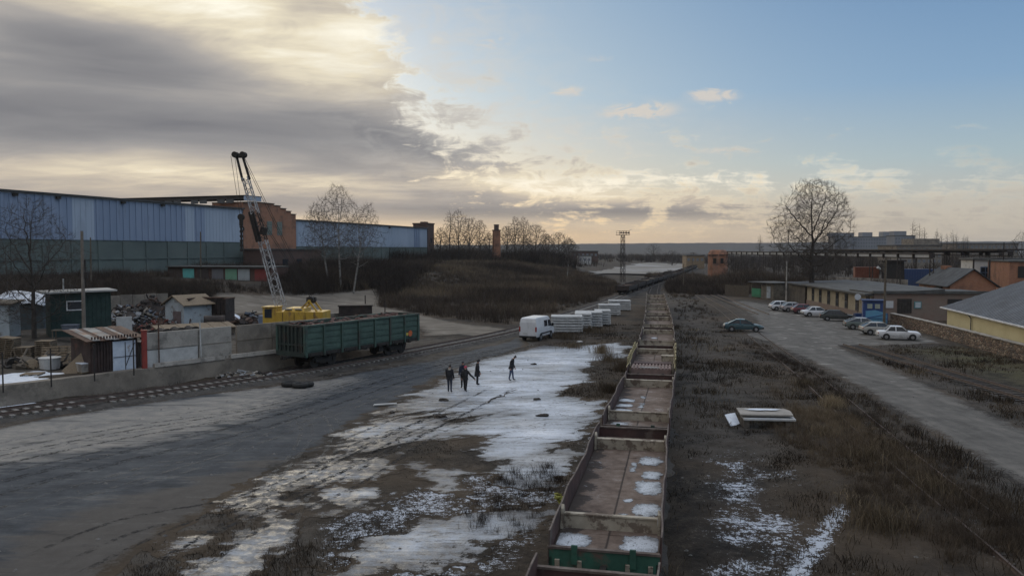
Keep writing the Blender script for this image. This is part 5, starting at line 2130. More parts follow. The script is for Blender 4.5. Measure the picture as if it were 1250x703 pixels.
def light_mast():
    b = D(760, 343, 235)
    z0 = hz(b.x, b.y)
    zt = D(760, 287, 235).z
    t = thing('light_mast', (b.x, b.y, z0), .3, 'tall lattice floodlight mast with railed platform beside the tracks', 'light mast')
    H_ = zt - z0
    m_ = MB()
    w0, w1 = .58, .42
    n = 12
    for sx, sy in ((-1, -1), (1, -1), (1, 1), (-1, 1)):
        m_.beam((sx * w0, sy * w0, -.5), (sx * w1, sy * w1, H_), .12)
    for i in range(n):
        z_0, z_1 = H_ * i / n, H_ * (i + 1) / n
        a, b_ = w0 + (w1 - w0) * i / n, w0 + (w1 - w0) * (i + 1) / n
        for (s0, s1) in (((-1, -1), (1, -1)), ((1, -1), (1, 1)), ((1, 1), (-1, 1)), ((-1, 1), (-1, -1))):
            q0, q1 = (s0, s1) if i % 2 else (s1, s0)
            m_.beam((q0[0] * a, q0[1] * a, z_0), (q1[0] * b_, q1[1] * b_, z_1), .08)
    m_.build('lattice', M_RUSTD, t)
    m_ = MB()
    m_.box((0, 0, H_ + .05), (3.4, 2.6, .12))
    for sx in (-1.6, -.55, .55, 1.6):
        for sy in (-1.2, 1.2):
            m_.beam((sx, sy, H_), (sx, sy, H_ + 1.2), .06)
    for z in (.6, 1.2):
        for sy in (-1.2, 1.2):
            m_.beam((-1.6, sy, H_ + z), (1.6, sy, H_ + z), .06)
        for sx in (-1.6, 1.6):
            m_.beam((sx, -1.2, H_ + z), (sx, 1.2, H_ + z), .06)
    p = m_.build('platform', M_RUSTD, t)
    for x in (-1.2, -.4, .4, 1.2):
        l = MB()
        l.tube((x, -1.35, H_ + .65), (x, -1.0, H_ + .75), .32, .2, 10)
        l.build('floodlight', M_STEEL, t)
    m_ = MB()
    m_.beam((1.6, 0, H_ + 1.2), (2.9, 0, H_ + 1.7), .06)
    m_.build('davit', M_RUSTD, t)


light_mast()
# ------------------------------------------------------------------ rolling stock
M_WHEEL = pm('wheel_steel', (.05, .04, .035), (.03, .025, .022), 4, .6, metal=.3)
M_TREAD = pm('wheel_tread', (.16, .14, .125), (.1, .085, .075), 4, .4, metal=.6)
RAIL_TOP = .38


def bogie(parent, x):
    b = MB()
    for s in (-1, 1):
        y = s * 1.03
        b.extrude([(x - 1.25, y - .07, .72), (x - .95, y - .07, .52), (x - .45, y - .07, .36), (x + .45, y - .07, .36), (x + .95, y - .07, .52), (x + 1.25, y - .07, .72),
                   (x + 1.2, y - .07, .90), (x + .6, y - .07, .96), (x + .4, y - .07, .80), (x - .4, y - .07, .80), (x - .6, y - .07, .96), (x - 1.2, y - .07, .90)], (0, .14, 0))
        for k in (-.92, .92):
            b.box((x + k, y + s * .06, .62), (.34, .16, .30))
        for k in (-.2, 0, .2):
            b.tube((x + k, y, .42), (x + k, y, .74), .07, .07, 6)
    b.box((x, 0, .72), (.5, 2.2, .22))
    o = b.build('bogie', M_DARK, parent)
    for k in (-.925, .925):
        w = MB()
        w.tube((x + k, -1.1, .475), (x + k, 1.1, .475), .075, .075, 8)
        for s in (-1, 1):
            w.tube((x + k, s * .72, .475), (x + k, s * .86, .475), .475, .475, 20)
            w.tube((x + k, s * .69, .475), (x + k, s * .72, .475), .50, .50, 20)
        w.build('wheelset', M_WHEEL, o)


def coupler(parent, x, s):
    c = MB()
    c.box((x + s * .35, 0, .98), (.7, .16, .18))
    c.extrude([(x + s * .62, -.17, .86), (x + s * .62, .17, .86), (x + s * 1.0, .20, .86), (x + s * 1.0, .05, .86), (x + s * .86, .0, .86), (x + s * .98, -.14, .86)], (0, 0, .26))
    c.build('coupler', M_DARK, parent)


M_GONDG = pm('faded_green_wagon', (.055, .100, .080), (.040, .072, .060), .9, .75, stain=(.05, .045, .04), sscale=.7, sthr=.52, samt=.75, fine=6, bump=.1)
M_GONDP = pm('green_wagon_panel', (.060, .108, .086), (.042, .074, .062), 1.1, .75, stain=(.17, .20, .19), sscale=1.3, sthr=.64, samt=.45, fine=5, bump=.1)
M_GONDD = pm('sooty_green_end', (.030, .045, .038), (.02, .027, .024), 1.0, .8, stain=(.05, .035, .028), sscale=.9, sthr=.55, samt=.7)


def gondola():
    line = resample(T_LEFT, 1.0)
    L, HW, z0, z1 = 13.6, 1.55, 1.30, 3.32
    c = Vector((-13.3, 65.6, 0))
    t = thing('gondola_wagon', (c.x, c.y, RAIL_TOP - .02), radians(90 - 31.7), 'green ribbed open railway wagon loaded with rusty scrap beside the scrapyard wall', 'railway wagon')
    h = L / 2
    f = MB()
    f.box((0, 0, 1.16), (L, 2.9, .16))
    f.box((0, 0, .98), (L - .4, .6, .34))
    for s in (-1, 1):
        f.box((0, s * 1.45, 1.16), (L, .12, .30))
        for k in range(-3, 4):
            f.box((k * 1.9, s * 1.0, 1.02), (.2, .9, .2))
    f.tube((-1.5, .5, .8), (1.5, .5, .8), .18, .18, 10)
    f.box((2.2, -.9, .75), (.6, .5, .5))
    f.build('underframe', M_DARK, t)
    nP = 7
    pw = L / nP
    for s in (-1, 1):
        w = MB()
        w.box((0, s * (HW - .10), (z0 + z1) / 2), (L - .1, .07, z1 - z0))
        for i in range(nP):
            xc = -h + (i + .5) * pw
            for k in range(4):
                zz = z0 + .28 + k * .48
                w.box((xc, s * (HW - .05), zz), (pw - .34, .07, .30), top=.985)
        sw = w.build('side_wall', M_GONDP, t, bevel=.02)
        for i in range(nP + 1):
            p = MB()
            x = min(max(-h + i * pw, -h + .08), h - .08)
            p.box((x, s * (HW - .005), (z0 + z1) / 2 - .10), (.17, .16, z1 - z0 + .3))
            p.box((x, s * (HW + .0), z0 - .16), (.14, .12, .3), top=1.3)
            p.build('side_post', M_GONDG, t, bevel=.012)
        p = MB()
        p.box((0, s * (HW - .03), z1 + .06), (L, .18, .14))
        p.build('top_rail', M_GONDG, t, bevel=.015)
        d = MB()                                            # discharge hatches and their latches along the sill
        for i in range(nP):
            xc = -h + (i + .5) * pw
            d.box((xc, s * (HW + .0), z0 - .12), (pw - .5, .06, .2))
            for k in (-.5, .5):
                d.tube((xc + k, s * (HW + .03), z0 - .02), (xc + k, s * (HW + .10), z0 - .34), .03, .03, 6)
        d.build('hatch_gear', M_DARK, t)
    for s in (-1, 1):
        e = MB()
        e.box((s * (h - .06), 0, (z0 + z1) / 2), (.08, 2 * HW - .2, z1 - z0))
        e.box((s * (h + .02), 0, z1 + .05), (.16, 2 * HW - .1, .14))
        e.box((s * (h + .03), 0, z0 + .62), (.14, 2 * HW - .25, .12))
        e.box((s * (h + .02), 0, z0 - .08), (.24, 2 * HW - .1, .34))
        ew = e.build('end_wall', M_GONDD, t)
        for y in (-1.15, -.62, -.2, .2, .62, 1.15):
            p = MB()
            p.box((s * (h + .04), y, (z0 + z1) / 2 + .06), (.14, .15 if abs(y) < 1 else .22, z1 - z0 - .12))
            p.build('end_rib', M_GONDD, ew)
        for y in (-1.48, 1.48):
            p = MB()
            p.box((s * (h + .01), y, (z0 + z1) / 2), (.20, .20, z1 - z0 + .2))
            p.build('corner_post', M_GONDG, t, bevel=.02)
        l = MB()                                            # ladder
        for k in range(6):
            l.tube((s * (h + .16), -1.25, z0 + .1 + k * .33), (s * (h + .16), -.85, z0 + .1 + k * .33), .015, None, 6)
        l.build('ladder', M_DARK, t)
        coupler(t, s * (h - .05), s)
    for x in (-4.33, 4.33):
        bogie(t, x)
    # painted mark near the far end, orange and yellow
    m_ = MB()
    m_.tube((h - 1.25, -HW - .045, z0 + .45), (h - 1.25, -HW - .055, z0 + .45), .27, .27, 14)
    m_.build('orange_mark', pm('orange_paint_mark', (.55, .13, .04)), t)
    m_ = MB()
    m_.tube((h - 1.68, -HW - .045, z0 + .42), (h - 1.68, -HW - .055, z0 + .42), .15, .15, 12)
    m_.build('yellow_mark', pm('yellow_paint_mark', (.5, .4, .08)), t)
    # scrap in the wagon
    m_ = MB()
    nx, ny = 22, 5
    V, F = [], []
    for i in range(nx):
        for j in range(ny):
            V.append((-h + .15 + (L - .3) * i / (nx - 1), -1.38 + 2.76 * j / (ny - 1), z1 + (.02 + .14 * random.random()) * (0 < j < ny - 1) * (0 < i < nx - 1) - .15))
    for i in range(nx - 1):
        for j in range(ny - 1):
            F.append((i * ny + j, (i + 1) * ny + j, (i + 1) * ny + j + 1, i * ny + j + 1))
    m_.add(V, F)
    for i in range(60):
        x, y = random.uniform(-h + .4, h - .4), random.uniform(-1.2, 1.2)
        m_.box((x, y, z1 + .02 + .10 * random.random()), (random.uniform(.2, 1.0), random.uniform(.1, .4), .05), rot=(random.uniform(-.4, .4), random.uniform(-.4, .4), random.uniform(0, 6)))
    o = m_.build('scrap_load', pm('red_brown_scrap', (.11, .05, .04), (.06, .032, .028), 2, .9, stain=(.17, .12, .10), sscale=2, sthr=.62), loc=t.location, rz=t.rotation_euler.z)
    tag(o, 'red brown scrap load filling the green open wagon', 'scrap load')


gondola()

def deck_mat():
    m_, n, b = bsdf('rust_dusted_deck')
    tc = n.node('ShaderNodeTexCoord').outputs['Object']
    oi = n.node('ShaderNodeObjectInfo').outputs['Location']
    v = n.vm('ADD', tc, oi)
    x, y, z = n.sep(tc)
    s1, s2, s3 = n.noise(v, .7, 7, .66), n.noise(v, 3.0, 7, .68), n.noise(v, 14, 4, .65)
    col = n.ramp(n.m('ADD', n.m('MULTIPLY', s1, .5), n.m('MULTIPLY', s2, .5)), [(.34, (.075, .052, .040)), (.5, (.150, .111, .089)), (.66, (.235, .190, .163))])
    col = n.mix(n.m('MULTIPLY', n.ss(s3, .55, .7), .3), col, (.08, .06, .05))
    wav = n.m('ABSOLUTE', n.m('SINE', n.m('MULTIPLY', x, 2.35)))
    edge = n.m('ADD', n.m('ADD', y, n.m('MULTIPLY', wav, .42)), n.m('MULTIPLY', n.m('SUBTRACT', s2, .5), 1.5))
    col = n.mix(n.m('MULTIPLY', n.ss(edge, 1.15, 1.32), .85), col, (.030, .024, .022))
    fr = n.ss(n.m('ADD', n.m('MULTIPLY', s1, .5), n.m('ADD', n.m('MULTIPLY', s2, .3), n.m('MULTIPLY', s3, .2))), .58, .63)
    col = n.mix(n.m('MULTIPLY', fr, .75), col, (.42, .43, .45))
    seam = n.ss(n.m('ABSOLUTE', n.m('ADD', y, n.m('MULTIPLY', n.m('SUBTRACT', s2, .5), .05))), .05, .02)
    col = n.mix(n.m('MULTIPLY', seam, .7), col, (.035, .028, .025))
    n.put(b.inputs['Base Color'], col)
    b.inputs['Roughness'].default_value = .88
    b.inputs['Specular IOR Level'].default_value = .3
    return m_


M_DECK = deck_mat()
M_CREAM = pm('peeling_cream_paint', (.40, .355, .28), (.29, .255, .20), 2.0, .8, stain=(.10, .07, .052), sscale=2.4, sthr=.53, samt=.85)
M_GREENE = pm('green_end_paint', (.032, .115, .078), (.026, .082, .058), 1.0, .75, stain=(.15, .065, .058), sscale=.9, sthr=.52, samt=.8, fine=6)
M_BOARDR = pm('dark_red_board', (.075, .036, .032), (.045, .027, .025), 1.2, .8, stain=(.11, .09, .075), sscale=1.5, sthr=.58, samt=.7)
M_EDGE = pm('worn_board_edge', (.16, .13, .11), (.09, .068, .057), 2.5, .8, stain=(.07, .05, .045), sscale=2.5, sthr=.52, samt=.8)
M_YELB = pm('dirty_yellow_board', (.36, .30, .15), (.25, .21, .11), 1.5, .8, stain=(.10, .08, .06), sscale=2, sthr=.58, samt=.7)
M_WETD = pm('wet_dark_deck', (.022, .018, .017), (.035, .028, .025), 1.5, .85, spec=.2)

LINE_MAIN = resample(T_MAIN, 1.0)
_s0 = min(range(len(LINE_MAIN)), key=lambda i: (LINE_MAIN[i] - Vector((2.43, 20.3))).length) - .55
FL, FH = 13.3, 6.65


def flat_wagon(k, label, end_mat, board_mat, style):
    """flat wagon with added low steel sides; -x is the end nearer the camera"""
    p, ang = at_len(LINE_MAIN, _s0 + FH + k * 14.6 - (.3 if k < 0 else 0))
    t = thing('flat_wagon', (p.x, p.y, RAIL_TOP - .06), ang, label, 'railway wagon', 'old flat wagons standing in a long row')
    rnd = random.Random(100 + k)
    f = MB()
    f.box((0, 0, .98), (FL - .3, .7, .44))
    for s in (-1, 1):
        f.box((0, s * 1.38, 1.08), (FL, .10, .24))
        for q in range(-4, 5):
            f.box((q * 1.4, s * .9, 1.05), (.12, .9, .18))
    f.build('underframe', M_DARK, t)
    d = MB()
    for i in range(8):
        for j in (-1, 1):
            w_ = FL / 8
            d.box((-FH + (i + .5) * w_, j * .70, 1.235 + rnd.uniform(-.006, .006)), (w_ - .012, 1.39, .07))
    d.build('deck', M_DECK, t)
    HB = .60
    for s in (-1, 1):
        V, F = [], []
        n = 40
        ph = rnd.uniform(0, 6)
        for i in range(n + 1):
            x = -FH + FL * i / n
            wob = .035 * sin(x * .9 + ph) + .02 * sin(x * 2.3 + 2 * ph)
            top = 1.27 + HB * (1 + .025 * sin(x * .9 + ph) - (.06 if rnd.random() < .05 else 0))
            yb, yt = s * 1.44, s * (1.44 + wob * .7)
            V += [(x, yb - .02, 1.02), (x, yt - .02, top), (x, yt + .02, top), (x, yb + .02, 1.02)]
            if i:
                for q in range(4):
                    F.append((4 * i - 4 + q, 4 * i + q, 4 * i + (q + 1) % 4, 4 * i - 4 + (q + 1) % 4))
        F += [(0, 1, 2, 3), (4 * n + 3, 4 * n + 2, 4 * n + 1, 4 * n)]
        m_ = MB()
        m_.add(V, F)
        sb = m_.build('side_board', board_mat, t)
        m_ = MB()
        for i in range(n):
            a, b = V[4 * i + 1], V[4 * i + 5]
            m_.beam((a[0], a[1] + .02, a[2] + .015), (b[0], b[1] + .02, b[2] + .015), .045, .04)
        m_.build('top_edge', M_EDGE if style != 'yellow' else M_YELB, sb)
        if style == 'yellow':
            for i in range(9):
                m_ = MB()
                x = -FH + 2.2 + i * 1.1
                m_.box((x, s * 1.52, 1.62), (.8, .06, 1.15 + rnd.uniform(-.1, .1)), rot=(0, rnd.uniform(-.05, .05), 0))
                m_.build('stake_board', M_YELB, t)
    for s in (-1, 1):
        m_ = MB()
        hh = (.52 if k >= 0 else .42) if s > 0 else .30
        zb = 1.13 if s > 0 else .93
        m_.box((s * (FH - .03), 0, (1.13 + hh + zb) / 2), (.06, 2.86, 1.13 + hh - zb))
        for y in (-.75, .75):
            m_.box((s * (FH + .02), y, 1.30), (.06, .16, .5))
        e = m_.build('end_board', end_mat if s < 0 else M_BOARDR, t)
        m_ = MB()
        m_.box((s * (FH - .03), 0, 1.25 + hh - .10), (.13, 2.92, .06))
        m_.build('rim', M_EDGE, e)
        for y in (-1.2, -.62, .62, 1.2):
            m_ = MB()
            m_.beam((s * (FH + .02), y, 1.15), (s * (FH - .05), y, .80), .12, .08)
            m_.build('bracket', M_CREAM, e)
        coupler(t, s * (FH - .1), s)
        m_ = MB()
        m_.box((s * 4.55, 0, 1.25 + .20), (.14, 2.62, .42), rot=(0, s * -.08, 0))
        m_.box((s * 4.55, 0, 1.25 + .42), (.20, 2.62, .04), rot=(0, s * -.08, 0))
        b = m_.build('bulkhead', M_CREAM, t)
        for y in (-1.36, 1.36):
            m_ = MB()
            m_.extrude([(s * 4.55 - .22, y - .04, 1.27), (s * 4.55 + .22, y - .04, 1.27), (s * 4.55 + .16, y - .04, 1.80), (s * 4.55, y - .04, 1.92), (s * 4.55 - .14, y - .04, 1.82)], (0, .08, 0))
            m_.build('cheek', M_CREAM, b)
    for x in (-4.6, 4.6):
        bogie(t, x)
    return t


def blob_sheet(m_, x, y, z, rx, ry, rnd, mi=0, n=44, sq=.0):
    ph = rnd.uniform(0, 6)
    pts = []
    for i in range(n):
        a = 2 * pi * i / n
        ca, sa = cos(a), sin(a)
        k = (abs(ca) ** 4 + abs(sa) ** 4) ** -.25 * sq + (1 - sq)
        r = k * (.94 + .10 * sin(2 * a + ph) + .08 * sin(5 * a + 2 * ph) + .07 * sin(9 * a + 3 * ph) + .045 * rnd.uniform(-1, 1))
        pts.append((x + rx * r * ca, y + ry * r * sa, z))
    m_.extrude(pts, (0, 0, .010), mi)


def deck_ice(k, items, wet):
    """thin refrozen puddles on a wagon floor, ragged and dirty"""
    p, ang = at_len(LINE_MAIN, _s0 + FH + k * 14.6)
    X, Y = np.meshgrid(np.arange(-FH + .1, FH - .1, .045), np.arange(-1.36, 1.37, .045))
    f = np.full(X.shape, -9.0)
    for (x, y, rx, ry) in items:
        q = (np.abs((X - x) / rx) ** 3.2 + np.abs((Y - y) / ry) ** 3.2) ** (1 / 3.2)
        f = np.maximum(f, (1 - q) * min(rx, ry))
    for bx in (-4.55, 4.55):                              # nothing under the cross walls
        f = np.where(np.abs(X - bx) < .16, -9, f)
    vid = np.arange(X.size).reshape(X.shape)
    qd = np.stack([vid[:-1, :-1], vid[:-1, 1:], vid[1:, 1:], vid[1:, :-1]], -1).reshape(-1, 4)
    qd = qd[f.ravel()[qd].max(1) > -.16]
    used = np.unique(qd)
    rm = -np.ones(X.size, int)
    rm[used] = np.arange(len(used))
    me = bpy.data.meshes.new('deck_ice')
    me.from_pydata(np.stack([X.ravel()[used], Y.ravel()[used], np.full(len(used), 1.284)], 1).tolist(), [], rm[qd].tolist())
    me.attributes.new('f', 'FLOAT', 'POINT').data.foreach_set('value', f.ravel()[used].astype(np.float32))
    if 'deck_ice' not in MATS:
        m_, n, b = bsdf('deck_ice')
        tc = n.node('ShaderNodeTexCoord').outputs['Object']
        s1, s2, s3 = n.noise(tc, 2.5, 6, .65), n.noise(tc, 8.0, 5, .65), n.noise(tc, 22.0, 3, .6)
        g = n.m('ADD', n.attr('f'), n.m('MULTIPLY', n.m('SUBTRACT', n.m('ADD', n.m('MULTIPLY', s1, .55), n.m('MULTIPLY', s2, .45)), .5), .75))
        col = n.mix(n.ss(n.m('ADD', g, n.m('MULTIPLY', n.m('SUBTRACT', s1, .5), .5)), .0, .25), (.20, .21, .225), (.50, .53, .575))
        sp = n.m('MULTIPLY', n.ss(n.m('ADD', n.m('MULTIPLY', s3, .6), n.m('MULTIPLY', s2, .4)), .54, .60), n.ss(g, .03, .14))
        col = n.mix(n.m('MULTIPLY', sp, .85), col, (.04, .034, .03))
        n.put(b.inputs['Base Color'], col)
        b.inputs['Roughness'].default_value = .42
        n.put(b.inputs['Alpha'], n.ss(g, -.03, .05))
        MATS['deck_ice'] = m_
    me.materials.append(MATS['deck_ice'])
    o = bpy.data.objects.new('deck_ice', me)
    COL.objects.link(o)
    o.location = (p.x, p.y, RAIL_TOP - .06)
    o.rotation_euler.z = ang
    o['kind'] = 'stuff'


DKG = pm('dark_green_end', (.03, .075, .05), (.03, .05, .04), 1.0, .75, stain=(.10, .07, .06), sscale=.9, sthr=.55, samt=.7)
BRN = pm('brown_end', (.06, .045, .038), (.04, .03, .028), 1.0, .8, stain=(.16, .14, .12), sscale=1.2, sthr=.6, samt=.7)
specs = [(-1, 'nearest dark red wagon, only its far edge in frame at the bottom', BRN, M_BOARDR, 'red'),
         (0, 'first full flat wagon with green and pink end and brown deck with ice patches', M_GREENE, M_BOARDR, 'cream'),
         (1, 'second full flat wagon with dark green end and snowy board strips', DKG, M_BOARDR, 'cream'),
         (2, 'third flat wagon with yellow stake boards along both sides', BRN, M_BOARDR, 'yellow'),
         (3, 'fourth flat wagon just beyond the yellow sided one', BRN, M_BOARDR, 'cream'),
         (4, 'fifth flat wagon, two beyond the yellow sided one', DKG, M_BOARDR, 'cream'),
         (5, 'sixth flat wagon, three beyond the yellow sided one', BRN, M_BOARDR, 'cream'),
         (6, 'second last flat wagon of the straight middle row', BRN, M_BOARDR, 'cream'),
         (7, 'last and farthest flat wagon of the straight middle row', BRN, M_BOARDR, 'cream')]
for s_ in specs:
    flat_wagon(*s_)
deck_ice(0, [(-5.6, .95, .55, .5), (-5.55, -.92, .62, .55), (-3.75, -.95, .52, .45), (-2.6, -.95, .58, .42), (-.35, -.88, .75, .42), (1.1, -.98, .5, .34), (3.0, -.85, .62, .42),
             (-3.2, -.28, .12, .10), (-1.9, -.30, .16, .12), (1.8, -.25, .30, .10), (2.4, -.28, .18, .09), (5.5, -.75, .45, .36), (5.5, .9, .40, .34)],
         [(-3.7, 1.05, .5, .34), (-2.6, 1.0, .45, .38), (-1.2, 1.1, .5, .28), (.2, 1.08, .5, .36), (1.6, 1.1, .5, .26), (2.9, 1.05, .5, .33), (-.9, .1, .7, .05)])
deck_ice(1, [(-5.6, .8, .5, .4), (-3.7, .8, .45, .5), (-2.5, .85, .4, .45), (-1.2, .9, .4, .4), (.2, .9, .4, .42), (-3.0, .05, .3, .14), (-1.0, .08, .55, .12), (1.2, .1, .3, .12), (-3.6, -.9, .4, .42), (5.6, .7, .5, .5), (5.6, -.9, .4, .45)], [])
deck_ice(3, [(-5.4, .4, .4, .5), (1.0, .3, .5, .3)], [])


def loads():
    # boards and scrap laid on the yellow sided wagon
    p, ang = at_len(LINE_MAIN, _s0 + FH + 2 * 14.6)
    rnd = random.Random(4)
    def put(name, mb, mat, label, cat, loc=(0, 0, 1.275)):
        o = mb.build(name, mat)
        M = Matrix.Translation((p.x, p.y, RAIL_TOP - .06)) @ Matrix.Rotation(ang, 4, 'Z')
        o.location = M @ Vector(loc)
        o.rotation_euler.z = ang
        tag(o, label, cat)
    m_ = MB()
    m_.box((0, 0, .20), (1.9, 2.5, .40))
    for i in range(12):
        m_.box((0, -1.15 + i * .21, .44), (1.92, .12, .07))
    put('rail_pads', m_, pm('pink_grey_slats', (.22, .15, .13), (.15, .11, .10)), 'bundle of pinkish slats on the near end of the yellow sided wagon', 'slat bundle', (-4.9, 0, 1.275))
    m_ = MB()
    m_.box((0, 0, .15), (1.0, 2.5, .30))
    put('brown_boards', m_, M_BOARDR, 'low red brown board pile across the yellow sided wagon', 'board pile', (-2.0, 0, 1.275))
    m_ = MB()
    m_.box((0, 0, .28), (.7, .8, .55))
    m_.box((0, 0, .57), (.75, .85, .04))
    put('pale_crate', m_, M_CREAM, 'pale wooden crate at the right side of the yellow sided wagon', 'crate', (-.3, -.95, 1.275))
    m_ = MB()
    m_.box((0, 0, .03), (.12, 1.2, .06))
    put('white_batten', m_, M_CONC_L, 'white batten lying on the bundle of pinkish slats', 'batten', (-5.75, .1, 1.75))


loads()


def far_train():
    line = resample(T_LEFT, 1.0)
    s0 = min(range(len(line)), key=lambda i: (line[i] - Vector((22.5, 160))).length)
    proto = None
    loads_ = [M_RUST, M_RUSTD, M_WOOD, M_CONC_D, M_RUST]
    far_words = NTH
    n = 19
    for k in range(n):
        p, ang = at_len(line, s0 + 7 + k * 14.6)
        z = hz(p.x, p.y) + RAIL_TOP - .06
        lab = '%s rusty low wagon of the curving far train, counted from its near end' % NTH[k]
        if proto is None:
            t = thing('far_wagon', (p.x, p.y, z), ang, lab, 'railway wagon', 'rusty low wagons of the far train')
            m_ = MB()
            m_.box((0, 0, 1.08), (13.3, 2.8, .36))
            m_.box((0, 0, .9), (13.0, .7, .4))
            for s in (-1, 1):
                m_.box((0, s * 1.42, 1.5), (13.3, .07, .55))
                m_.box((s * 6.6, 0, 1.55), (.08, 2.85, .62))
                m_.box((s * 4.5, 0, 1.45), (.12, 2.7, .42))
            m_.build('body', M_RUSTD, t)
            for x in (-4.6, 4.6):
                bogie(t, x)
            proto = t
        else:
            t = copy_tree(proto)
            t.location = (p.x, p.y, z)
            t.rotation_euler.z = ang
            tag(t, lab, 'railway wagon', 'rusty low wagons of the far train')
        m_ = MB()
        rnd = random.Random(k)
        for i in range(5):
            m_.box((-4.6 + i * 2.3, rnd.uniform(-.4, .4), .12 + rnd.random() * .15), (rnd.uniform(.8, 2.2), rnd.uniform(.8, 2.4), .25 + .3 * rnd.random()), rnd.uniform(-.1, .1))
        o = m_.build('wagon_load', loads_[k % 5], loc=(p.x, p.y, z + 1.27), rz=ang)
        tag(o, 'low scrap load on the %s wagon of the curving far train' % NTH[k], 'scrap load', 'loads on the far train')


far_train()


# ------------------------------------------------------------------ yellow railway crane
def crane():
    Y = 71.5
    base = D(364, 440, Y)
    z0 = hz(base.x, base.y)
    z0 += .35
    t = thing('rail_crane', (base.x, base.y, z0), radians(-3), 'yellow railway crane with long white lattice boom behind the green wagon', 'crane')
    YEL = pm('crane_yellow', (.52, .33, .04), (.44, .27, .035), 1.0, .6, stain=(.16, .09, .05), sscale=1.4, sthr=.58, samt=.75, stretch=(1, 1, .5), fine=9)
    u = MB()
    u.box((0, 0, .68), (6.6, 2.5, .4))
    u.tube((0, 0, .8), (0, 0, 1.12), 1.1, 1.1, 20)
    u.build('chassis', M_DARK, t)
    for x in (-2.2, -1.2, 1.2, 2.2):
        w = MB()
        for s in (-1, 1):
            w.tube((x, s * .7, .45), (x, s * .85, .45), .45, .45, 16)
        w.tube((x, -.85, .45), (x, .85, .45), .07, .07, 8)
        w.build('wheelset', M_WHEEL, t)
    tr_ = MB()
    for s in (-.77, .77):
        tr_.box((0, s, -.17), (12, .14, .36))
    o_ = tr_.build('crane_rails', M_RAIL, loc=(base.x, base.y, z0), rz=radians(-3))
    tag(o_, 'pair of short rusty rails carrying the yellow railway crane', 'rails')
    h = MB()
    h.box((.55, 0, 2.05), (4.3, 2.5, 1.9))
    h.extrude([(-.9, -1.25, 3.0), (1.0, -1.25, 3.0), (.9, -.8, 3.3), (-.8, -.8, 3.3)], (0, 2.1, 0))
    hs = h.build('engine_house', YEL, t, bevel=.04)
    for x in (-.95, .1, 1.1, 1.9):
        g = MB()
        g.box((x, -1.27, 2.05), (.03, .03, 1.75))
        g.build('seam', M_DARK, hs)
    for x in (-.45, .45):
        g = MB()
        g.box((x, -1.09, 3.17), (.62, .05, .34), rot=(radians(56), 0, 0))
        g.build('hatch', M_CONC_L, hs)
    c = MB()
    c.box((-2.2, -.35, 2.40), (1.25, 1.6, 1.95))
    c.box((-2.2, -.35, 3.41), (1.4, 1.75, .08))
    cb = c.build('cab', YEL, t, bevel=.03)
    for cc, s in (((-2.3, -1.165, 2.85), (.65, .05, .8)), ((-2.84, -.35, 2.85), (.05, 1.2, .8))):
        w = MB()
        w.box(cc, s)
        w.build('window', M_GLASS, cb)
    # A frame and winch on the house
    a = MB()
    for s in (-.7, .7):
        a.beam((.3, s, 3.0), (1.3, s, 3.95), .16)
        a.beam((2.0, s, 3.0), (1.3, s, 3.95), .14)
    a.beam((1.3, -.8, 3.95), (1.3, .8, 3.95), .16)
    a.build('gantry', YEL, t)
    w = MB()
    w.tube((1.3, -.5, 4.0), (1.3, .5, 4.0), .34, .34, 14)
    w.box((1.3, 0, 4.05), (.8, .4, .4))
    w.build('winch_drum', M_DARK, t)
    # boom
    tip = D(294, 191, Y) - Vector((base.x, base.y, z0))
    R = Matrix.Rotation(radians(3), 3, 'Z')
    tip = R @ tip
    foot = R @ (D(343, 374, Y) - Vector((base.x, base.y, z0)))
    tip.y -= .3
    d = (tip - foot)
    L = d.length
    d.normalize()
    sd = Vector((d.z, 0, -d.x)).normalized()           # in the picture plane across the boom
    dp = Vector((0, 1, 0))
    WHT = pm('chipped_white_boom', (.44, .44, .445), (.31, .31, .315), 2, .7, stain=(.10, .07, .06), sscale=2, sthr=.55)

    def lat(name, s0, s1, mat, n, w0, w1):
        m_ = MB()
        cor = [(-1, -1), (1, -1), (1, 1), (-1, 1)]
        def pt(s, c, w):
            return foot + d * s + sd * (c[0] * w) + dp * (c[1] * w * .9)
        for c in cor:
            m_.beam(pt(s0, c, w0), pt(s1, c, w1), .08)
        for i in range(n):
            a0, a1 = s0 + (s1 - s0) * i / n, s0 + (s1 - s0) * (i + 1) / n
            q0, q1 = w0 + (w1 - w0) * i / n, w0 + (w1 - w0) * (i + 1) / n
            for k in range(4):
                c0, c1 = cor[k], cor[(k + 1) % 4]
                if i % 2:
                    c0, c1 = c1, c0
                m_.beam(pt(a0, c0, q0), pt(a1, c1, q1), .04)
        m_.build(name, mat, t)
    lat('boom_lower', 0, L * .44, WHT, 11, .38, .33)
    lat('boom_middle', L * .44, L * .62, M_RUSTD, 5, .33, .29)
    lat('boom_upper', L * .62, L * .86, WHT, 8, .29, .25)
    m_ = MB()
    for s in (-.33, .33):
        m_.beam(foot + d * (L * .84) + sd * s, foot + d * L + sd * s * .8, .14, .2)
    m_.build('head_cheeks', M_DARK, t)
    m_ = MB()
    m_.beam(foot + d * (L * .44) + sd * -.38, foot + d * (L * .64) + sd * -.34, .26, .5)
    m_.build('boom_plating', M_DARK, t)
    m_ = MB()
    m_.box(foot + d * (L * .50) + sd * .30, (.5, .5, .7), rot=(0, .25, 0))
    m_.build('fleeting_sheave', M_DARK, t)
    head = foot + d * L
    hd = MB()
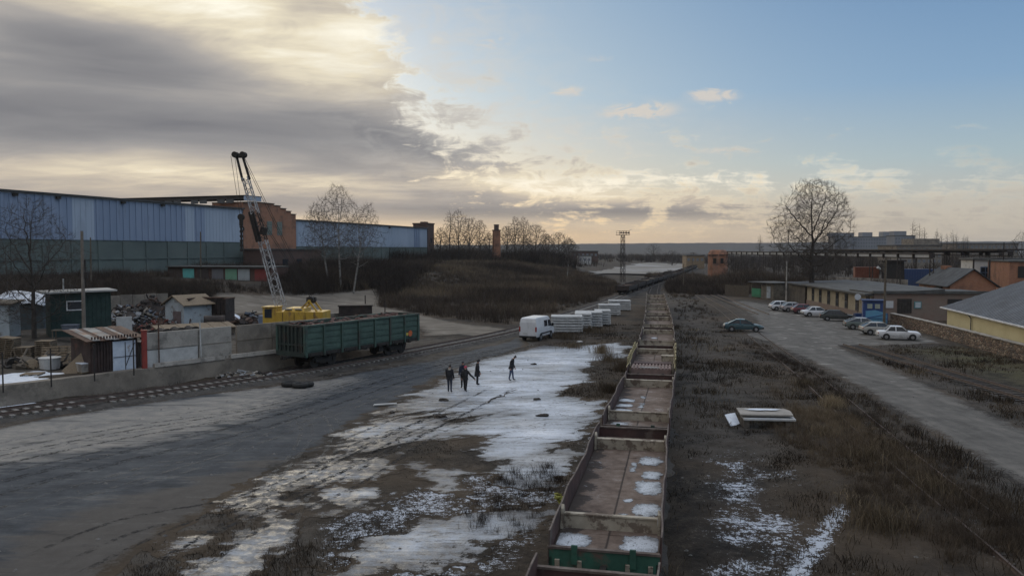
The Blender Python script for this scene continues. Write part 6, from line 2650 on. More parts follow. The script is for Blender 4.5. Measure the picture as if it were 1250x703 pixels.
    for s in (-.37, .35):
        c = head + Vector((s, 0, .1))
        hd.tube(c + Vector((0, -.28, 0)), c + Vector((0, -.18, 0)), .27, .27, 16)
        hd.tube(c + Vector((0, .18, 0)), c + Vector((0, .28, 0)), .27, .27, 16)
        hd.tube(c + Vector((0, -.18, 0)), c + Vector((0, .18, 0)), .24, .24, 12)
    hd.box(head + Vector((0, 0, .0)), (.9, .34, .34))
    hd.build('head_sheaves', M_DARK, t)
    hk = R @ (D(296, 268, Y) - Vector((base.x, base.y, z0)))
    hk.y = tip.y
    m_ = MB()
    for dx in (-.12, .10):
        m_.tube(head + Vector((-.60 + dx * 1.6, 0, 0)), hk + Vector((dx, 0, .5)), .02, None, 5)
    m_.build('hoist_rope', M_DARK, t)
    m_ = MB()
    m_.tube(hk + Vector((0, -.12, .2)), hk + Vector((0, .12, .2)), .30, .30, 14)
    m_.box(hk + Vector((0, 0, -.25)), (.3, .2, .7))
    for i in range(6):
        a = -.5 + i * .75
        m_.tube(hk + Vector((.22 * sin(a) + .02, 0, -.85 - .2 * cos(a) + .0)), hk + Vector((.22 * sin(a + .75) + .02, 0, -.85 - .2 * cos(a + .75))), .07, None, 6)
    m_.tube(hk + Vector((0, 0, -.6)), hk + Vector((0, 0, -2.9)), .10, .07, 6)
    for k in range(5):
        m_.tube(hk + Vector((0, 0, -1.0 - k * .42)), hk + Vector((0, 0, -1.2 - k * .42)), .15, .15, 6)
    m_.build('hook_block', M_DARK, t)
    m_ = MB()
    for s in (-.25, .25):
        m_.tube(head + Vector((.3, s, 0)), Vector((1.3, s, 4.2)), .022, None, 5)
        m_.tube(foot + d * (L * .60) + Vector((.3, s, 0)), Vector((1.3, s, 4.2)), .022, None, 5)
    m_.build('luffing_rope', M_DARK, t)


crane()


def crane_neighbours():
    p = gp(322, 408)
    m_ = MB()
    m_.tube((0, 0, 0), (0, 0, 1.3), .48, .48, 16)
    m_.tube((0, 0, .42), (0, 0, .47), .51, .51, 16)
    m_.tube((0, 0, .85), (0, 0, .90), .51, .51, 16)
    tag(m_.build('blue_barrel', pm('faded_blue_barrel', (.14, .19, .28), (.11, .15, .22)), loc=p + Vector((0, 0, .9))), 'faded blue barrel standing left of the yellow crane', 'barrel')
    m_ = MB()
    m_.box((0, 0, .45), (1.2, 1.0, .9))
    tag(m_.build('barrel_stand', M_RUSTD, loc=p, bevel=.02), 'dark low stand under the faded blue barrel', 'stand')
    a, b = D(386, 392, 80), D(428, 386, 84)
    d = b - a
    t = MB()
    for i in range(4):
        t.box((d.length * (i + .5) / 4, 0, 1.1), (d.length / 4 - .04, .16, 3.2))
    tag(t.build('yard_wall', M_CONC, loc=(a.x, a.y, hz(a.x, a.y) - .2), rz=atan2(d.y, d.x)), 'pale concrete wall just behind the loaded green wagon', 'wall')
    heap('scrap_heap', 'dark mound of rusty scrap behind the middle of the green wagon', Vector((-15.2, 80, .6)), 3.4, 1.8, 3.0, 110, [M_RUSTD, M_RUST, M_DARK], .9, seed=21)
    c = D(434, 383, 82)
    m_ = MB()
    m_.box((0, 0, 1.6), (3.4, 1.8, 3.2))
    m_.box((0, 0, 3.23), (3.6, 2.0, .1))
    m_.box((-.6, -.92, 1.6), (.1, .08, 3))
    tag(m_.build('rust_bin', M_RUSTD, loc=(c.x, c.y, .5), rz=.2), 'dark rusty steel bin behind the far half of the green wagon', 'bin')
    for k, (px, tp) in enumerate(((446, 368), (470, 372))):
        q = D(px, 385, 88)
        m_ = MB()
        m_.tube((0, 0, 0), (0, 0, 4.4 - k * .5), .07, .06, 8)
        tag(m_.build('steel_post', M_RUSTD, loc=(q.x, q.y, hz(q.x, q.y) - .05)), '%s thin rusty post sticking up behind the green wagon' % ('left' if k == 0 else 'right'), 'post')
    # tyres lying by the track
    for k, (px, py, r) in enumerate(((354, 471.5, .46), (367, 473, .45), (375, 472, .34))):
        q = G(px, py)
        m_ = MB()
        n, mm = 18, 8
        V, F = [], []
        for i in range(n):
            for j in range(mm):
                a, b_ = 2 * pi * i / n, 2 * pi * j / mm
                rr = r + .15 * cos(b_)
                V.append((rr * cos(a), rr * sin(a), .17 + .17 * sin(b_)))
        for i in range(n):
            for j in range(mm):
                F.append((i * mm + j, ((i + 1) % n) * mm + j, ((i + 1) % n) * mm + (j + 1) % mm, i * mm + (j + 1) % mm))
        m_.add(V, F)
        o = m_.build('tyre', M_BLACK, loc=(q.x, q.y, .02), smooth=True)
        tag(o, ('largest old black tyre lying by the track under the green wagon', 'middle old tyre of three lying by the track', 'smallest old tyre of three by the track, nearest the people')[k], 'tyre')


crane_neighbours()


# ------------------------------------------------------------------ concrete slab stacks
def slab_stacks():
    # px of front left and right bottom corners, stack height in slabs
    data = [((673, 406), (708, 408), 2.6, 6, 'nearest the white van'), ((702, 402), (717.5, 403), 2.4, 6, 'right behind the nearest one'),
            ((702, 399.5), (733, 401), 2.6, 6, 'in the middle of the row'), ((726, 397), (740, 397.5), 2.4, 6, 'right behind the middle one'),
            ((731, 385), (757.5, 385.5), 2.2, 5, 'one before the farthest'), ((743, 379), (770, 379.5), 2.2, 5, 'farthest from the van')]
    MS = pm('white_concrete_slab', (.52, .53, .53), (.38, .385, .385), 1.5, .85, stain=(.25, .24, .23), sscale=1.5, sthr=.6, samt=.5, bump=.1)
    for (a, b, dep, n, nm) in data:
        A, B = G(*a), G(*b)
        B = A + (B - A)
        d = (B - A).to_2d()
        L = max(d.length, 2.0)
        rz = radians(-4)
        base = MB()
        for k in range(n):
            m_ = MB()
            hgt = .30
            m_.box((L / 2 + random.uniform(-.04, .04), dep / 2 + random.uniform(-.04, .04), hgt / 2), (L, dep, hgt - .085))
            for x in (.12, .5, .88):
                m_.box((L * x, dep / 2, -.025), (.12, dep - .16, .09))
            o = m_.build('concrete_slab', MS, loc=(A.x, A.y, .06 + k * (hgt + .012)), rz=rz, bevel=.015)
            tag(o, '%s pale slab in the concrete stack %s' % ('topmost' if k == n - 1 else ORD[k], nm), 'slab', 'concrete slabs of one stack')


slab_stacks()


# ------------------------------------------------------------------ cars
def lerp(pts, x):
    return float(np.interp(x, [p[0] for p in pts], [p[1] for p in pts]))


def car(name, label, loc, rz, body, L=4.3, W=1.68, top=1.40, prof=None, gh=None, kind='car', group=None, wheel_r=.30, glassy=None, boxy=0.5, trim=None, two_tone=None):
    """car with local x forward. prof: top line of the lower body; gh: windscreen foot, roof front, roof rear, rear window foot"""
    t = thing(name, loc, rz, label, kind, group)
    h = L / 2
    prof = prof or [(-h, .86), (-h + .5, .92), (-.2 * L, .93), (.18 * L, .90), (h - .5, .80), (h, .62)]
    xb_r, xr_r, xr_f, xb_f = gh
    ax_r, ax_f = -L * .305, L * .305
    # lower body: lofted sections
    xs = sorted(set([-h, -h + .05, -h + .25, -h + .6, ax_r - .37, ax_r, ax_r + .37, -.3, .3, ax_f - .37, ax_f, ax_f + .37, h - .5, h - .2, h - .05, h]))
    xs = [x for x in xs if -h <= x <= h]
    V, F = [], []
    for x in xs:
        e = min(1, (h - abs(x)) / .45)
        w = W / 2 * (.86 + .14 * sqrt(max(0, e)))
        zt = lerp(prof, x)
        zb = .26 + .10 * (1 - min(1, (h - abs(x)) / .5))
        sec = [(-w * .94, zb), (-w, zb + .2), (-w * 1.0, (zb + zt) / 2 + .08), (-w * .965, zt - .07), (-w * .86, zt), (0, zt + .025), (w * .86, zt), (w * .965, zt - .07), (w, (zb + zt) / 2 + .08), (w, zb + .2), (w * .94, zb)]
        V += [(x, y, z) for y, z in sec]
    k = 11
    for i in range(len(xs) - 1):
        for j in range(k):
            F.append((i * k + j, (i + 1) * k + j, (i + 1) * k + (j + 1) % k, i * k + (j + 1) % k))
    F += [tuple(range(k)), tuple(range(len(V) - 1, len(V) - 1 - k, -1))]
    m_ = MB()
    m_.add(V, F)
    for ax in (ax_r, ax_f):                                 # dark wheel housings, just proud of the skin
        for s in (-1, 1):
            m_.tube((ax, s * (W / 2 - .22), wheel_r + .03), (ax, s * (W / 2 + .006), wheel_r + .03), wheel_r + .055, wheel_r + .055, 20, 1)
    b = m_.build('body', [body, M_BLACK], t)
    for p in b.data.polygons:
        p.use_smooth = len(p.vertices) == 4 and p.material_index == 0
    es = b.modifiers.new('es', 'EDGE_SPLIT')
    es.split_angle = radians(38)
    # greenhouse
    zr = top
    wb, wr = W / 2 * .90, W / 2 * .74
    zf, zb_ = lerp(prof, xb_f) + .0, lerp(prof, xb_r)
    zm = lerp(prof, (xb_f + xb_r) / 2)
    r = MB()
    n = 5
    V, F = [], []
    for i in range(n + 1):
        x = xr_r + (xr_f - xr_r) * i / n
        cr = .035 * (1 - (2 * i / n - 1) ** 2)
        V += [(x, -wr, zr - .05), (x, -wr * .9, zr + cr * .6), (x, 0, zr + cr + .015), (x, wr * .9, zr + cr * .6), (x, wr, zr - .05), (x, 0, zr - .06)]
    for i in range(n):
        for j in range(6):
            F.append((i * 6 + j, (i + 1) * 6 + j, (i + 1) * 6 + (j + 1) % 6, i * 6 + (j + 1) % 6))
    F += [(0, 1, 2, 3, 4, 5), tuple(range(6 * n + 5, 6 * n - 1, -1))]
    r.add(V, F)
    xm = (xr_r + xr_f) / 2 - .05
    for s in (-1, 1):
        r.beam((xb_f, s * wb, zf - .03), (xr_f, s * wr, zr - .03), .07, .06)
        r.beam((xb_r, s * wb, zb_ - .03), (xr_r, s * wr, zr - .03), .13, .08)
        r.beam((xm, s * (wb + .012), zm - .02), (xm - .02, s * (wr + .012), zr - .03), .08, .05)
    r.build('roof', two_tone or body, t, smooth=False)
    gl = glassy or M_GLASS
    for nm, q in (('windscreen', [(xb_f - .02, -wb + .04, zf), (xb_f - .02, wb - .04, zf), (xr_f + .01, wr - .04, zr - .04), (xr_f + .01, -wr + .04, zr - .04)]),
                  ('rear_window', [(xb_r + .02, -wb + .06, zb_), (xb_r + .02, wb - .06, zb_), (xr_r - .01, wr - .06, zr - .04), (xr_r - .01, -wr + .06, zr - .04)])):
        g = MB()
        sx = 1 if nm == 'windscreen' else -1
        g.extrude(q, (-.02 * sx, 0, -.02))
        g.build(nm, gl, t)
    for s in (-1, 1):
        for x0, x1, u0, u1 in ((xb_r + .12, xm - .05, xr_r + .08, xm - .05), (xm + .05, xb_f - .10, xm + .03, xr_f - .05)):
            g = MB()
            za, zb2 = lerp(prof, x0), lerp(prof, x1)
            g.extrude([(x0, s * (wb - .005), za), (x1, s * (wb - .005), zb2), (u1, s * (wr - .005), zr - .07), (u0, s * (wr - .005), zr - .07)], (0, -s * .02, 0))
            g.build('side_window', gl, t)
        m_ = MB()
        m_.box((xb_f - .15, s * (W / 2 + .06), zf + .10), (.10, .16, .12))
        m_.build('mirror', trim or M_BLACK, t)
        # lights
        m_ = MB()
        m_.box((h - .06, s * W * .36, lerp(prof, h - .06) - .12), (.10, .30, .14))
        m_.build('headlight', pm('lamp_lens', (.55, .56, .58), (.45, .45, .47), 3, .2), t, bevel=.015)
        m_ = MB()
        m_.box((-h + .05, s * W * .375, lerp(prof, -h + .05) - .16), (.08, .26, .17))
        m_.build('tail_light', paint('red_lens', (.28, .015, .012), .25), t, bevel=.015)
    for sx, x in ((1, h), (-1, -h)):
        m_ = MB()
        m_.box((x - sx * .04, 0, .46), (.16, W * .93, .17))
        m_.build('bumper', trim or M_BLACK, t, bevel=.04)
    m_ = MB()
    m_.box((-h - .005, 0, .66), (.03, .50, .11))
    m_.build('number_plate', pm('plate_white', (.6, .6, .58)), t)
    for ax in (ax_r, ax_f):
        for s in (-1, 1):
            w = MB()
            y0, y1 = s * (W / 2 - .19), s * (W / 2 + .015)
            w.tube((ax, y0, wheel_r), (ax, y1, wheel_r), wheel_r, wheel_r * .96, 20)
            q = w.build('wheel', M_BLACK, t)
            w = MB()
            w.tube((ax, y1 - s * .01, wheel_r), (ax, y1 + s * .012, wheel_r), wheel_r * .60, wheel_r * .52, 14)
            w.build('rim', pm('wheel_rim', (.30, .30, .31), (.22, .22, .22), 5, .4, metal=.5), q)
    return t


def sedan(h):
    return [(-h, .78), (-h + .12, .90), (-h + .9, .93), (0, .90), (h - 1.1, .90), (h - .15, .80), (h, .66)]


def hatch(h):
    return [(-h, .72), (-h + .06, .95), (-h + .5, .96), (0, .92), (h - 1.0, .90), (h - .2, .76), (h, .60)]


GRP = 'cars parked along the building'
WHITE, CREAMW = paint('white_car', (.66, .67, .69), .3, .3), paint('ivory_car', (.62, .61, .57), .35, .2)


def gpos(px, py):
    p = G(px, py)
    return (p.x, p.y, .03)


car('parked_car', 'white hatchback, farthest in the parked row beside the slim pole', gpos(956, 379), radians(-2), WHITE, 4.2, 1.7, 1.46, hatch(2.1), (-1.95, -1.35, .15, 1.05), 'hatchback', GRP)
car('parked_car', 'silver pinkish hatchback squeezed between white and dark red cars', gpos(969.5, 380.5), radians(0), paint('silver_pink', (.36, .33, .34), .3, .3), 4.0, 1.66, 1.42, hatch(2.0), (-1.85, -1.2, .2, 1.0), 'hatchback', GRP, two_tone=paint('silver_car', (.4, .41, .43), .3, .3))
car('parked_car', 'dark red hatchback in the middle of the far parked cars', gpos(983.5, 383), radians(-3), paint('dark_red_car', (.15, .022, .03), .3, .3), 4.1, 1.68, 1.42, hatch(2.05), (-1.9, -1.25, .2, 1.05), 'hatchback', GRP)
car('parked_car', 'white sedan between the dark red and black green cars', gpos(997.5, 386.5), radians(-4), WHITE, 4.35, 1.70, 1.40, sedan(2.17), (-1.45, -.95, .25, 1.05), 'sedan', GRP)
car('parked_car', 'dark black green estate like saloon right of the white sedan', gpos(1022, 391.5), radians(-14), paint('black_green_car', (.020, .028, .028), .3, .3), 4.5, 1.72, 1.40, hatch(2.25), (-1.85, -1.2, .3, 1.15), 'saloon', GRP)
car('parked_car', 'grey green fastback nearest the blue kiosk', gpos(1053.5, 402), radians(-12), paint('grey_green_car', (.11, .14, .13), .3, .3), 4.3, 1.68, 1.38, hatch(2.15), (-2.0, -.9, .25, 1.1), 'fastback', GRP, two_tone=paint('silver_car', (.4, .41, .43), .3, .3))
car('parked_car', 'beige silver hatchback with dark side windows behind the white classic sedan', gpos(1073, 408.5), radians(-6), paint('beige_silver', (.37, .36, .33), .3, .3), 4.0, 1.65, 1.40, hatch(2.0), (-1.9, -1.15, .3, 1.05), 'hatchback', GRP)
car('parked_car', 'white boxy classic sedan parked at the near end by the stone wall', gpos(1096, 414.5), radians(-15), WHITE, 4.15, 1.62, 1.43,
    [(-2.08, .74), (-2.0, .92), (-1.0, .94), (.0, .93), (1.0, .92), (1.95, .86), (2.08, .66)], (-1.30, -.85, .28, .82), 'sedan', GRP, trim=pm('chrome_trim', (.4, .4, .4), (.3, .3, .3), 3, .25, metal=.7))
car('parked_car', 'dark teal sedan standing alone where the track crosses the side road', gpos(907, 404.5), radians(-10), paint('dark_teal', (.012, .065, .085), .25, .4), 4.45, 1.70, 1.42,
    [(-2.22, .74), (-2.1, .94), (-1.4, .97), (0, .92), (1.0, .90), (1.9, .78), (2.22, .58)], (-1.75, -.85, .15, 1.15), 'sedan')


def van():
    p = G(656.5, 416.5)
    t = thing('delivery_van', (p.x, p.y + 2.2, .03), radians(67), 'white high roofed panel van seen from behind beside the concrete slabs', 'van')
    L, W = 5.3, 1.98
    h = L / 2
    VW = paint('white_van', (.64, .65, .67), .35, .2)
    m_ = MB()
    # lower box, upper shell leaning in
    m_.extrude([(x, -W / 2, z) for x, z in [(-h, .40), (-h, 1.25), (1.98, 1.25), (2.45, 1.08), (h, .85), (h + .02, .40)]], (0, W, 0))
    up = [(-h, 1.25), (-h + .04, 1.95), (-h + .11, 2.36), (-h + .3, 2.42), (.95, 2.42), (1.25, 2.30), (1.98, 1.25)]
    lo = []
    V, F = [], []
    for s in (-1, 1):
        for x, z in up:
            y = s * (W / 2 - .015 - .10 * (z - 1.25) / 1.17 - (.08 if z > 2.35 else 0))
            V.append((x, y, z))
    n = len(up)
    F = [tuple(range(n - 1, -1, -1)), tuple(range(n, 2 * n))] + [(i, (i + 1) % n, n + (i + 1) % n, n + i) for i in range(n)]
    m_.add(V, F)
    b = m_.build('body', VW, t, bevel=.05)
    for ax in (-1.45, 1.62):
        for s in (-1, 1):
            w = MB()
            w.tube((ax, s * (W / 2 - .25), .37), (ax, s * (W / 2 + .008), .37), .42, .42, 20)
            w.build('wheel_arch', M_BLACK, t)
            w = MB()
            w.tube((ax, s * (W / 2 - .22), .34), (ax, s * (W / 2 + .02), .34), .34, .33, 20)
            q = w.build('wheel', M_BLACK, t)
            w = MB()
            w.tube((ax, s * (W / 2 + .01), .34), (ax, s * (W / 2 + .03), .34), .2, .18, 14)
            w.build('rim', pm('wheel_rim', (.30, .30, .31)), q)

    def side(x0, x1, z0, z1, s, nm, mat, off=.012):
        m_ = MB()
        yy = lambda z: s * (W / 2 - .015 - .10 * max(0, z - 1.25) / 1.17 + off)
        m_.extrude([(x0[0], yy(z0), z0), (x1[0], yy(z0), z0), (x1[1], yy(z1), z1), (x0[1], yy(z1), z1)], (0, -s * .03, 0))
        m_.build(nm, mat, t)
    for s in (-1, 1):
        side((-.35, -.33), (.55, .53), 1.38, 2.02, s, 'side_window', M_GLASS)
        side((.78, .78), (1.78, 1.38), 1.32, 2.00, s, 'door_window', M_GLASS)
        m_ = MB()
        m_.box((1.75, s * (W / 2 + .12), 1.42), (.16, .22, .34))
        m_.build('mirror', M_BLACK, t, bevel=.03)
        m_ = MB()
        m_.box((-h - .01, s * (W / 2 - .09), 1.25), (.08, .14, .50))
        m_.build('tail_light', paint('red_lens', (.28, .015, .012), .25), t)
        m_ = MB()
        m_.box((.1, s * (W / 2 + .01), .72), (3.2, .03, .14))
        m_.build('side_moulding', M_BLACK, t)
        m_ = MB()
        m_.box((h - .1, s * .72, .98), (.3, .36, .2))
        m_.build('headlight', pm('lamp_lens', (.55, .56, .58)), t, bevel=.03)
    m_ = MB()
    m_.extrude([(1.93, -.80, 1.34), (1.93, .80, 1.34), (1.33, .74, 2.20), (1.33, -.74, 2.20)], (.025, 0, .02))
    m_.build('windscreen', M_GLASS, t)
    for s in (-1, 1):
        d = MB()
        d.box((-h - .012, s * .46, 1.22), (.03, .90, 1.5))
        d.box((-h + .05, s * .44, 2.12), (.03, .84, .34), rot=(0, .17, 0))
        d.build('rear_door', VW, t, bevel=.01)
    m_ = MB()
    m_.box((-h - .05, .0, .46), (.14, W * .96, .20))
    m_.build('bumper', M_BLACK, t, bevel=.04)
    m_ = MB()
    m_.box((-h - .035, -.05, 1.5), (.04, .05, .3))
    m_.box((-h - .035, .30, .80), (.03, .52, .12))
    m_.build('door_handle', pm('plate_white', (.6, .6, .58)), t)


van()


# ------------------------------------------------------------------ people
def skin_mesh(name, verts, edges, radii, root=0, sub=1):
    me = bpy.data.meshes.new(name)
    me.from_pydata([tuple(v) for v in verts], edges, [])
    o = bpy.data.objects.new(name, me)
    COL.objects.link(o)
    o.modifiers.new('skin', 'SKIN')
    for i, r in enumerate(radii):
        sv = me.skin_vertices[0].data[i]
        sv.radius = r if isinstance(r, tuple) else (r, r)
        sv.use_root = i == root
    s = o.modifiers.new('sub', 'SUBSURF')
    s.levels = s.render_levels = sub
    o.modifiers['skin'].use_smooth_shade = True
    dg = bpy.context.evaluated_depsgraph_get()
    new = bpy.data.meshes.new_from_object(o.evaluated_get(dg))
    bpy.data.objects.remove(o)
    new.name = name
    return new


M_SKIN = pm('skin', (.42, .25, .18), (.36, .2, .15), 6, .6)
M_CLOTH = {}


def cloth(nm, c):
    return pm('cloth_' + nm, c, tuple(k * .7 for k in c), 6, .9, bump=.2)


def person(label, px, py, rz, jacket, trousers, coat=False, lean=0.0, head=0.0, arms=(.12, .12), hold=None, headwear=None, hair=(.02, .015, .012), back=None, stride=.10, Hm=1.74, swing=(0, 0)):
    p = G(px, py)
    t = thing('person', (p.x, p.y, .035), rz, label, 'person', 'people standing on the ice')
    k = Hm / 1.74
    # joints, local +x is where the person faces
    def fw(z):
        return sin(lean) * max(0, z - .95)
    V = [Vector((0, 0, .95)), Vector((fw(1.18), 0, 1.18)), Vector((fw(1.40), 0, 1.40)), Vector((fw(1.50) + .01, 0, 1.50))]
    V += [Vector((fw(1.58) + .03 + head * .3, 0, 1.575)), Vector((fw(1.66) + .05 + head, 0, 1.655 - head * .3)), Vector((fw(1.70) + .03 + head, 0, 1.715 - head * .5))]
    R = [(.165, .19), (.165, .20), (.155, .215), (.06, .065), (.062, .07), (.095, .078), (.062, .055)]
    E = [(0, 1), (1, 2), (2, 3), (3, 4), (4, 5), (5, 6)]
    for s, ab, sw in ((-1, arms[0], swing[0]), (1, arms[1], swing[1])):
        i = len(V)
        V += [Vector((fw(1.42), s * .19, 1.415)), Vector((fw(1.2) - .02 + sw * .12, s * (.21 + ab * .5), 1.15)), Vector((fw(.95) + .05 + sw * .35, s * (.20 + ab), .915)), Vector((fw(.9) + .08 + sw * .42, s * (.195 + ab * 1.1), .83))]
        R += [(.09, .09), (.074, .074), (.056, .056), (.036, .045)]
        E += [(2, i), (i, i + 1), (i + 1, i + 2), (i + 2, i + 3)]
    for s in (-1, 1):
        i = len(V)
        f = stride * s
        V += [Vector((0, s * .095, .86)), Vector((f * .5 + .02, s * .10, .49)), Vector((f, s * .11, .10)), Vector((f + .03, s * .115, .045)), Vector((f + .17, s * .13, .04))]
        R += [(.105, .11), (.08, .08), (.062, .062), (.05, .045), (.038, .045)]
        E += [(0, i), (i, i + 1), (i + 1, i + 2), (i + 2, i + 3), (i + 3, i + 4)]
    V = [v * k for v in V]
    if coat:
        R[0] = (.18, .20)
    me = skin_mesh('body', V, E, R, 0, 1)
    mats = [cloth(*jacket), cloth(*trousers), M_SKIN, M_BLACK]
    for m_ in mats:
        me.materials.append(m_)
    for f in me.polygons:
        c = f.center / k
        hand = abs(c.y) > .16 and c.z < .885 and c.z > .75 and abs(c.y) > .19
        f.material_index = 2 if (c.z > 1.515 or hand) else 0 if (c.z > (.62 if coat else .86) and not (c.z < .8 and abs(c.y) > .3)) else 3 if c.z < .095 else 1
        f.use_smooth = True
    b = bpy.data.objects.new('body', me)
    COL.objects.link(b)
    b.parent = t
    hx, hz_ = V[5].x, V[5].z
    # hands: a palm already ends the arm; five short fingers each side
    for s, i in ((-1, 10), (1, 14)):
        w = V[i]
        vs, es, rs = [w.copy()], [], [.03]
        for q in range(5):
            off = (-.032 + q * .02) if q < 4 else -.045
            ln = (.055, .066, .06, .048, .04)[q]
            a = len(vs)
            base_ = w + Vector((off, 0, -.03 if q < 4 else .0))
            vs += [base_, base_ + Vector((.006, -s * .006, -ln * .6)), base_ + Vector((.012, -s * .016, -ln))]
            rs += [.010, .009, .008]
            es += [(0, a), (a, a + 1), (a + 1, a + 2)]
        hm = skin_mesh('hand', vs, es, rs, 0, 0)
        hm.materials.append(M_SKIN)
        ho = bpy.data.objects.new('hand', hm)
        COL.objects.link(ho)
        ho.parent = t
    # face: nose, eyes, mouth, ears
    m_ = MB()
    m_.tube((hx + .085, 0, hz_ + .015), (hx + .115, 0, hz_ - .02), .010, .017, 6)
    for s in (-1, 1):
        m_.box((hx + .005, s * .083, hz_), (.035, .02, .055))
    fo = m_.build('nose_and_ears', M_SKIN, t)
    for s in (-1, 1):
        m_ = MB()
        m_.box((hx + .088, s * .032, hz_ + .022), (.014, .026, .012))
        m_.build('eye', M_BLACK, t)
    m_ = MB()
    m_.box((hx + .090, 0, hz_ - .052), (.012, .045, .010))
    m_.build('mouth', pm('lips', (.25, .1, .09)), t)
    # hair or headwear: a cap of the skull
    def cap(nm, mat, r, z0, back_only):
        m_ = MB()
        n, mm = 12, 5
        V2, F2 = [], []
        for j in range(mm + 1):
            th = (pi * .62 if back_only else pi * .5) * (1 - j / mm)
            for i in range(n):
                a = 2 * pi * i / n
                zz = r * 1.12 * cos(th)
                fr = cos(a)
                low = zz + (0.05 * max(0, fr) if back_only else 0)
                V2.append((hx + r * 1.1 * sin(th) * cos(a) - .008, r * .95 * sin(th) * sin(a), hz_ + z0 + low))
        for j in range(mm):
            for i in range(n):
                F2.append((j * n + i, j * n + (i + 1) % n, (j + 1) * n + (i + 1) % n, (j + 1) * n + i))
        m_.add(V2, F2)
        return m_.build(nm, mat, t, smooth=True)
    if headwear:
        nm, c, kind = headwear
        cap(kind, cloth(nm, c), .108, .015, kind == 'hood')
        if kind == 'cap':
            m_ = MB()
            m_.box((hx + .13, 0, hz_ + .03), (.10, .14, .015))
            m_.build('cap_peak', cloth(nm, c), t)
    else:
        cap('hair', pm('dark_hair', hair, tuple(c * .6 for c in hair), 12, .7), .100, .012, True)
    # jacket tail / collar
    m_ = MB()
    z_a, z_b = (.60, .98) if coat else (.82, .98)
    n = 14
    V2 = []
    for z, rx, ry in ((z_a, .205, .225), ((z_a + z_b) / 2, .19, .215), (z_b, .165, .19)):
        V2 += [(rx * cos(2 * pi * i / n) + (fw(z) if z > .95 else 0), ry * sin(2 * pi * i / n), z) for i in range(n)]
    V2 = [Vector(v) * k for v in V2]
    F2 = [(j * n + i, j * n + (i + 1) % n, (j + 1) * n + (i + 1) % n, (j + 1) * n + i) for j in range(2) for i in range(n)]
    m_.add(V2, F2)
    m_.build('jacket_hem', mats[0], t, smooth=True)
    m_ = MB()
    V2 = []
    for z, r in ((1.44, .115), (1.50, .095), (1.545, .10)):
        V2 += [Vector((fw(z) + .01 + r * cos(2 * pi * i / n), r * 1.05 * sin(2 * pi * i / n), z)) * k for i in range(n)]
    m_.add(V2, F2)
    m_.build('collar', cloth(*(back if back else jacket)), t, smooth=True)
    return t


BLK = ('black', (.020, .020, .024))
person('person in black jacket with pale fur collar, hands in pockets, leftmost of the group', 549, 479, radians(75), BLK, ('dark_jeans', (.04, .05, .075)), arms=(.03, .03), back=('fur', (.45, .42, .36)), stride=.05, Hm=1.80, swing=(.25, .25), head=.02)
person('person in dark coat with bright pink red knitted hat, one arm held out', 568, 478, radians(65), ('charcoal', (.02, .02, .022)), ('black', (.012, .012, .014)), arms=(.42, .12), headwear=('pink_red', (.5, .06, .11), 'beanie'), stride=.13, Hm=1.66, swing=(.4, 0))
person('person in dark jacket half hidden behind the one with pink hat', 565.3, 474, radians(-100), ('navy', (.022, .03, .055)), BLK, arms=(.06, .06), headwear=('dark_cap', (.03, .03, .035), 'beanie'), Hm=1.80)
person('person in long black hooded coat standing right of the pink hat', 582.5, 470, radians(10), BLK, ('black', (.012, .012, .014)), coat=True, arms=(.05, .05), headwear=BLK + ('hood',), stride=.04, Hm=1.72, lean=.06, swing=(.3, .3))
person('person in dark jacket and blue jeans walking alone, head bowed', 624, 464.5, radians(-15), ('dark', (.022, .022, .026)), ('blue_jeans', (.07, .095, .16)), arms=(.06, .06), lean=.22, head=.09, stride=.12, Hm=1.78, swing=(-.1, .35))
# ------------------------------------------------------------------ vegetation
def veg_mat(name, ramp, rough=.95, scale=None):
    m_, n, b = bsdf(name)
    t = n.attr('tint')
    n.put(b.inputs['Base Color'], n.ramp(t, ramp))
    b.inputs['Roughness'].default_value = rough
    b.inputs['Specular IOR Level'].default_value = .15
    return m_


M_BARK = pm('grey_brown_bark', (.060, .050, .042), (.040, .033, .028), 3.0, .95, stretch=(2, 2, .5), bump=.4)
M_TWIG = pm('winter_twigs', (.070, .056, .045), (.048, .038, .032), 1.0, .95)
M_BIRCH = pm('white_birch_bark', (.27, .255, .235), (.18, .17, .155), 1.5, .9, stain=(.05, .045, .04), sscale=2.2, sthr=.57, samt=.85)
M_BTWIG = pm('pale_twigs', (.095, .078, .064), (.065, .054, .046), .8, .95)


def seg_mesh(name, segs, mat, parent, sides=(8, 6, 4, 3, 3, 3)):
    V, F = [], []
    for (a, b, ra, rb, lvl) in segs:
        n = sides[min(lvl, 5)]
        d = (b - a)
        if d.length < 1e-5:
            continue
        d = d.normalized()
        up = Vector((0, 0, 1)) if abs(d.z) < .95 else Vector((1, 0, 0))
        u = d.cross(up).normalized()
        v = u.cross(d)
        o = len(V)
        for p, r in ((a, ra), (b, rb)):
            for i in range(n):
                t = 2 * pi * i / n
                q = p + (u * cos(t) + v * sin(t)) * r
                V.append((q.x, q.y, q.z))
        F += [(o + i, o + (i + 1) % n, o + n + (i + 1) % n, o + n + i) for i in range(n)]
    me = bpy.data.meshes.new(name)
    me.from_pydata(V, [], F)
    me.materials.append(mat)
    me.polygons.foreach_set('use_smooth', [True] * len(F))
    o = bpy.data.objects.new(name, me)
    COL.objects.link(o)
    o.parent = parent
    return o


def at(px, Y, dz=0.0):
    q = D(px, 350, Y)
    return (q.x, q.y, hz(q.x, q.y) + dz)


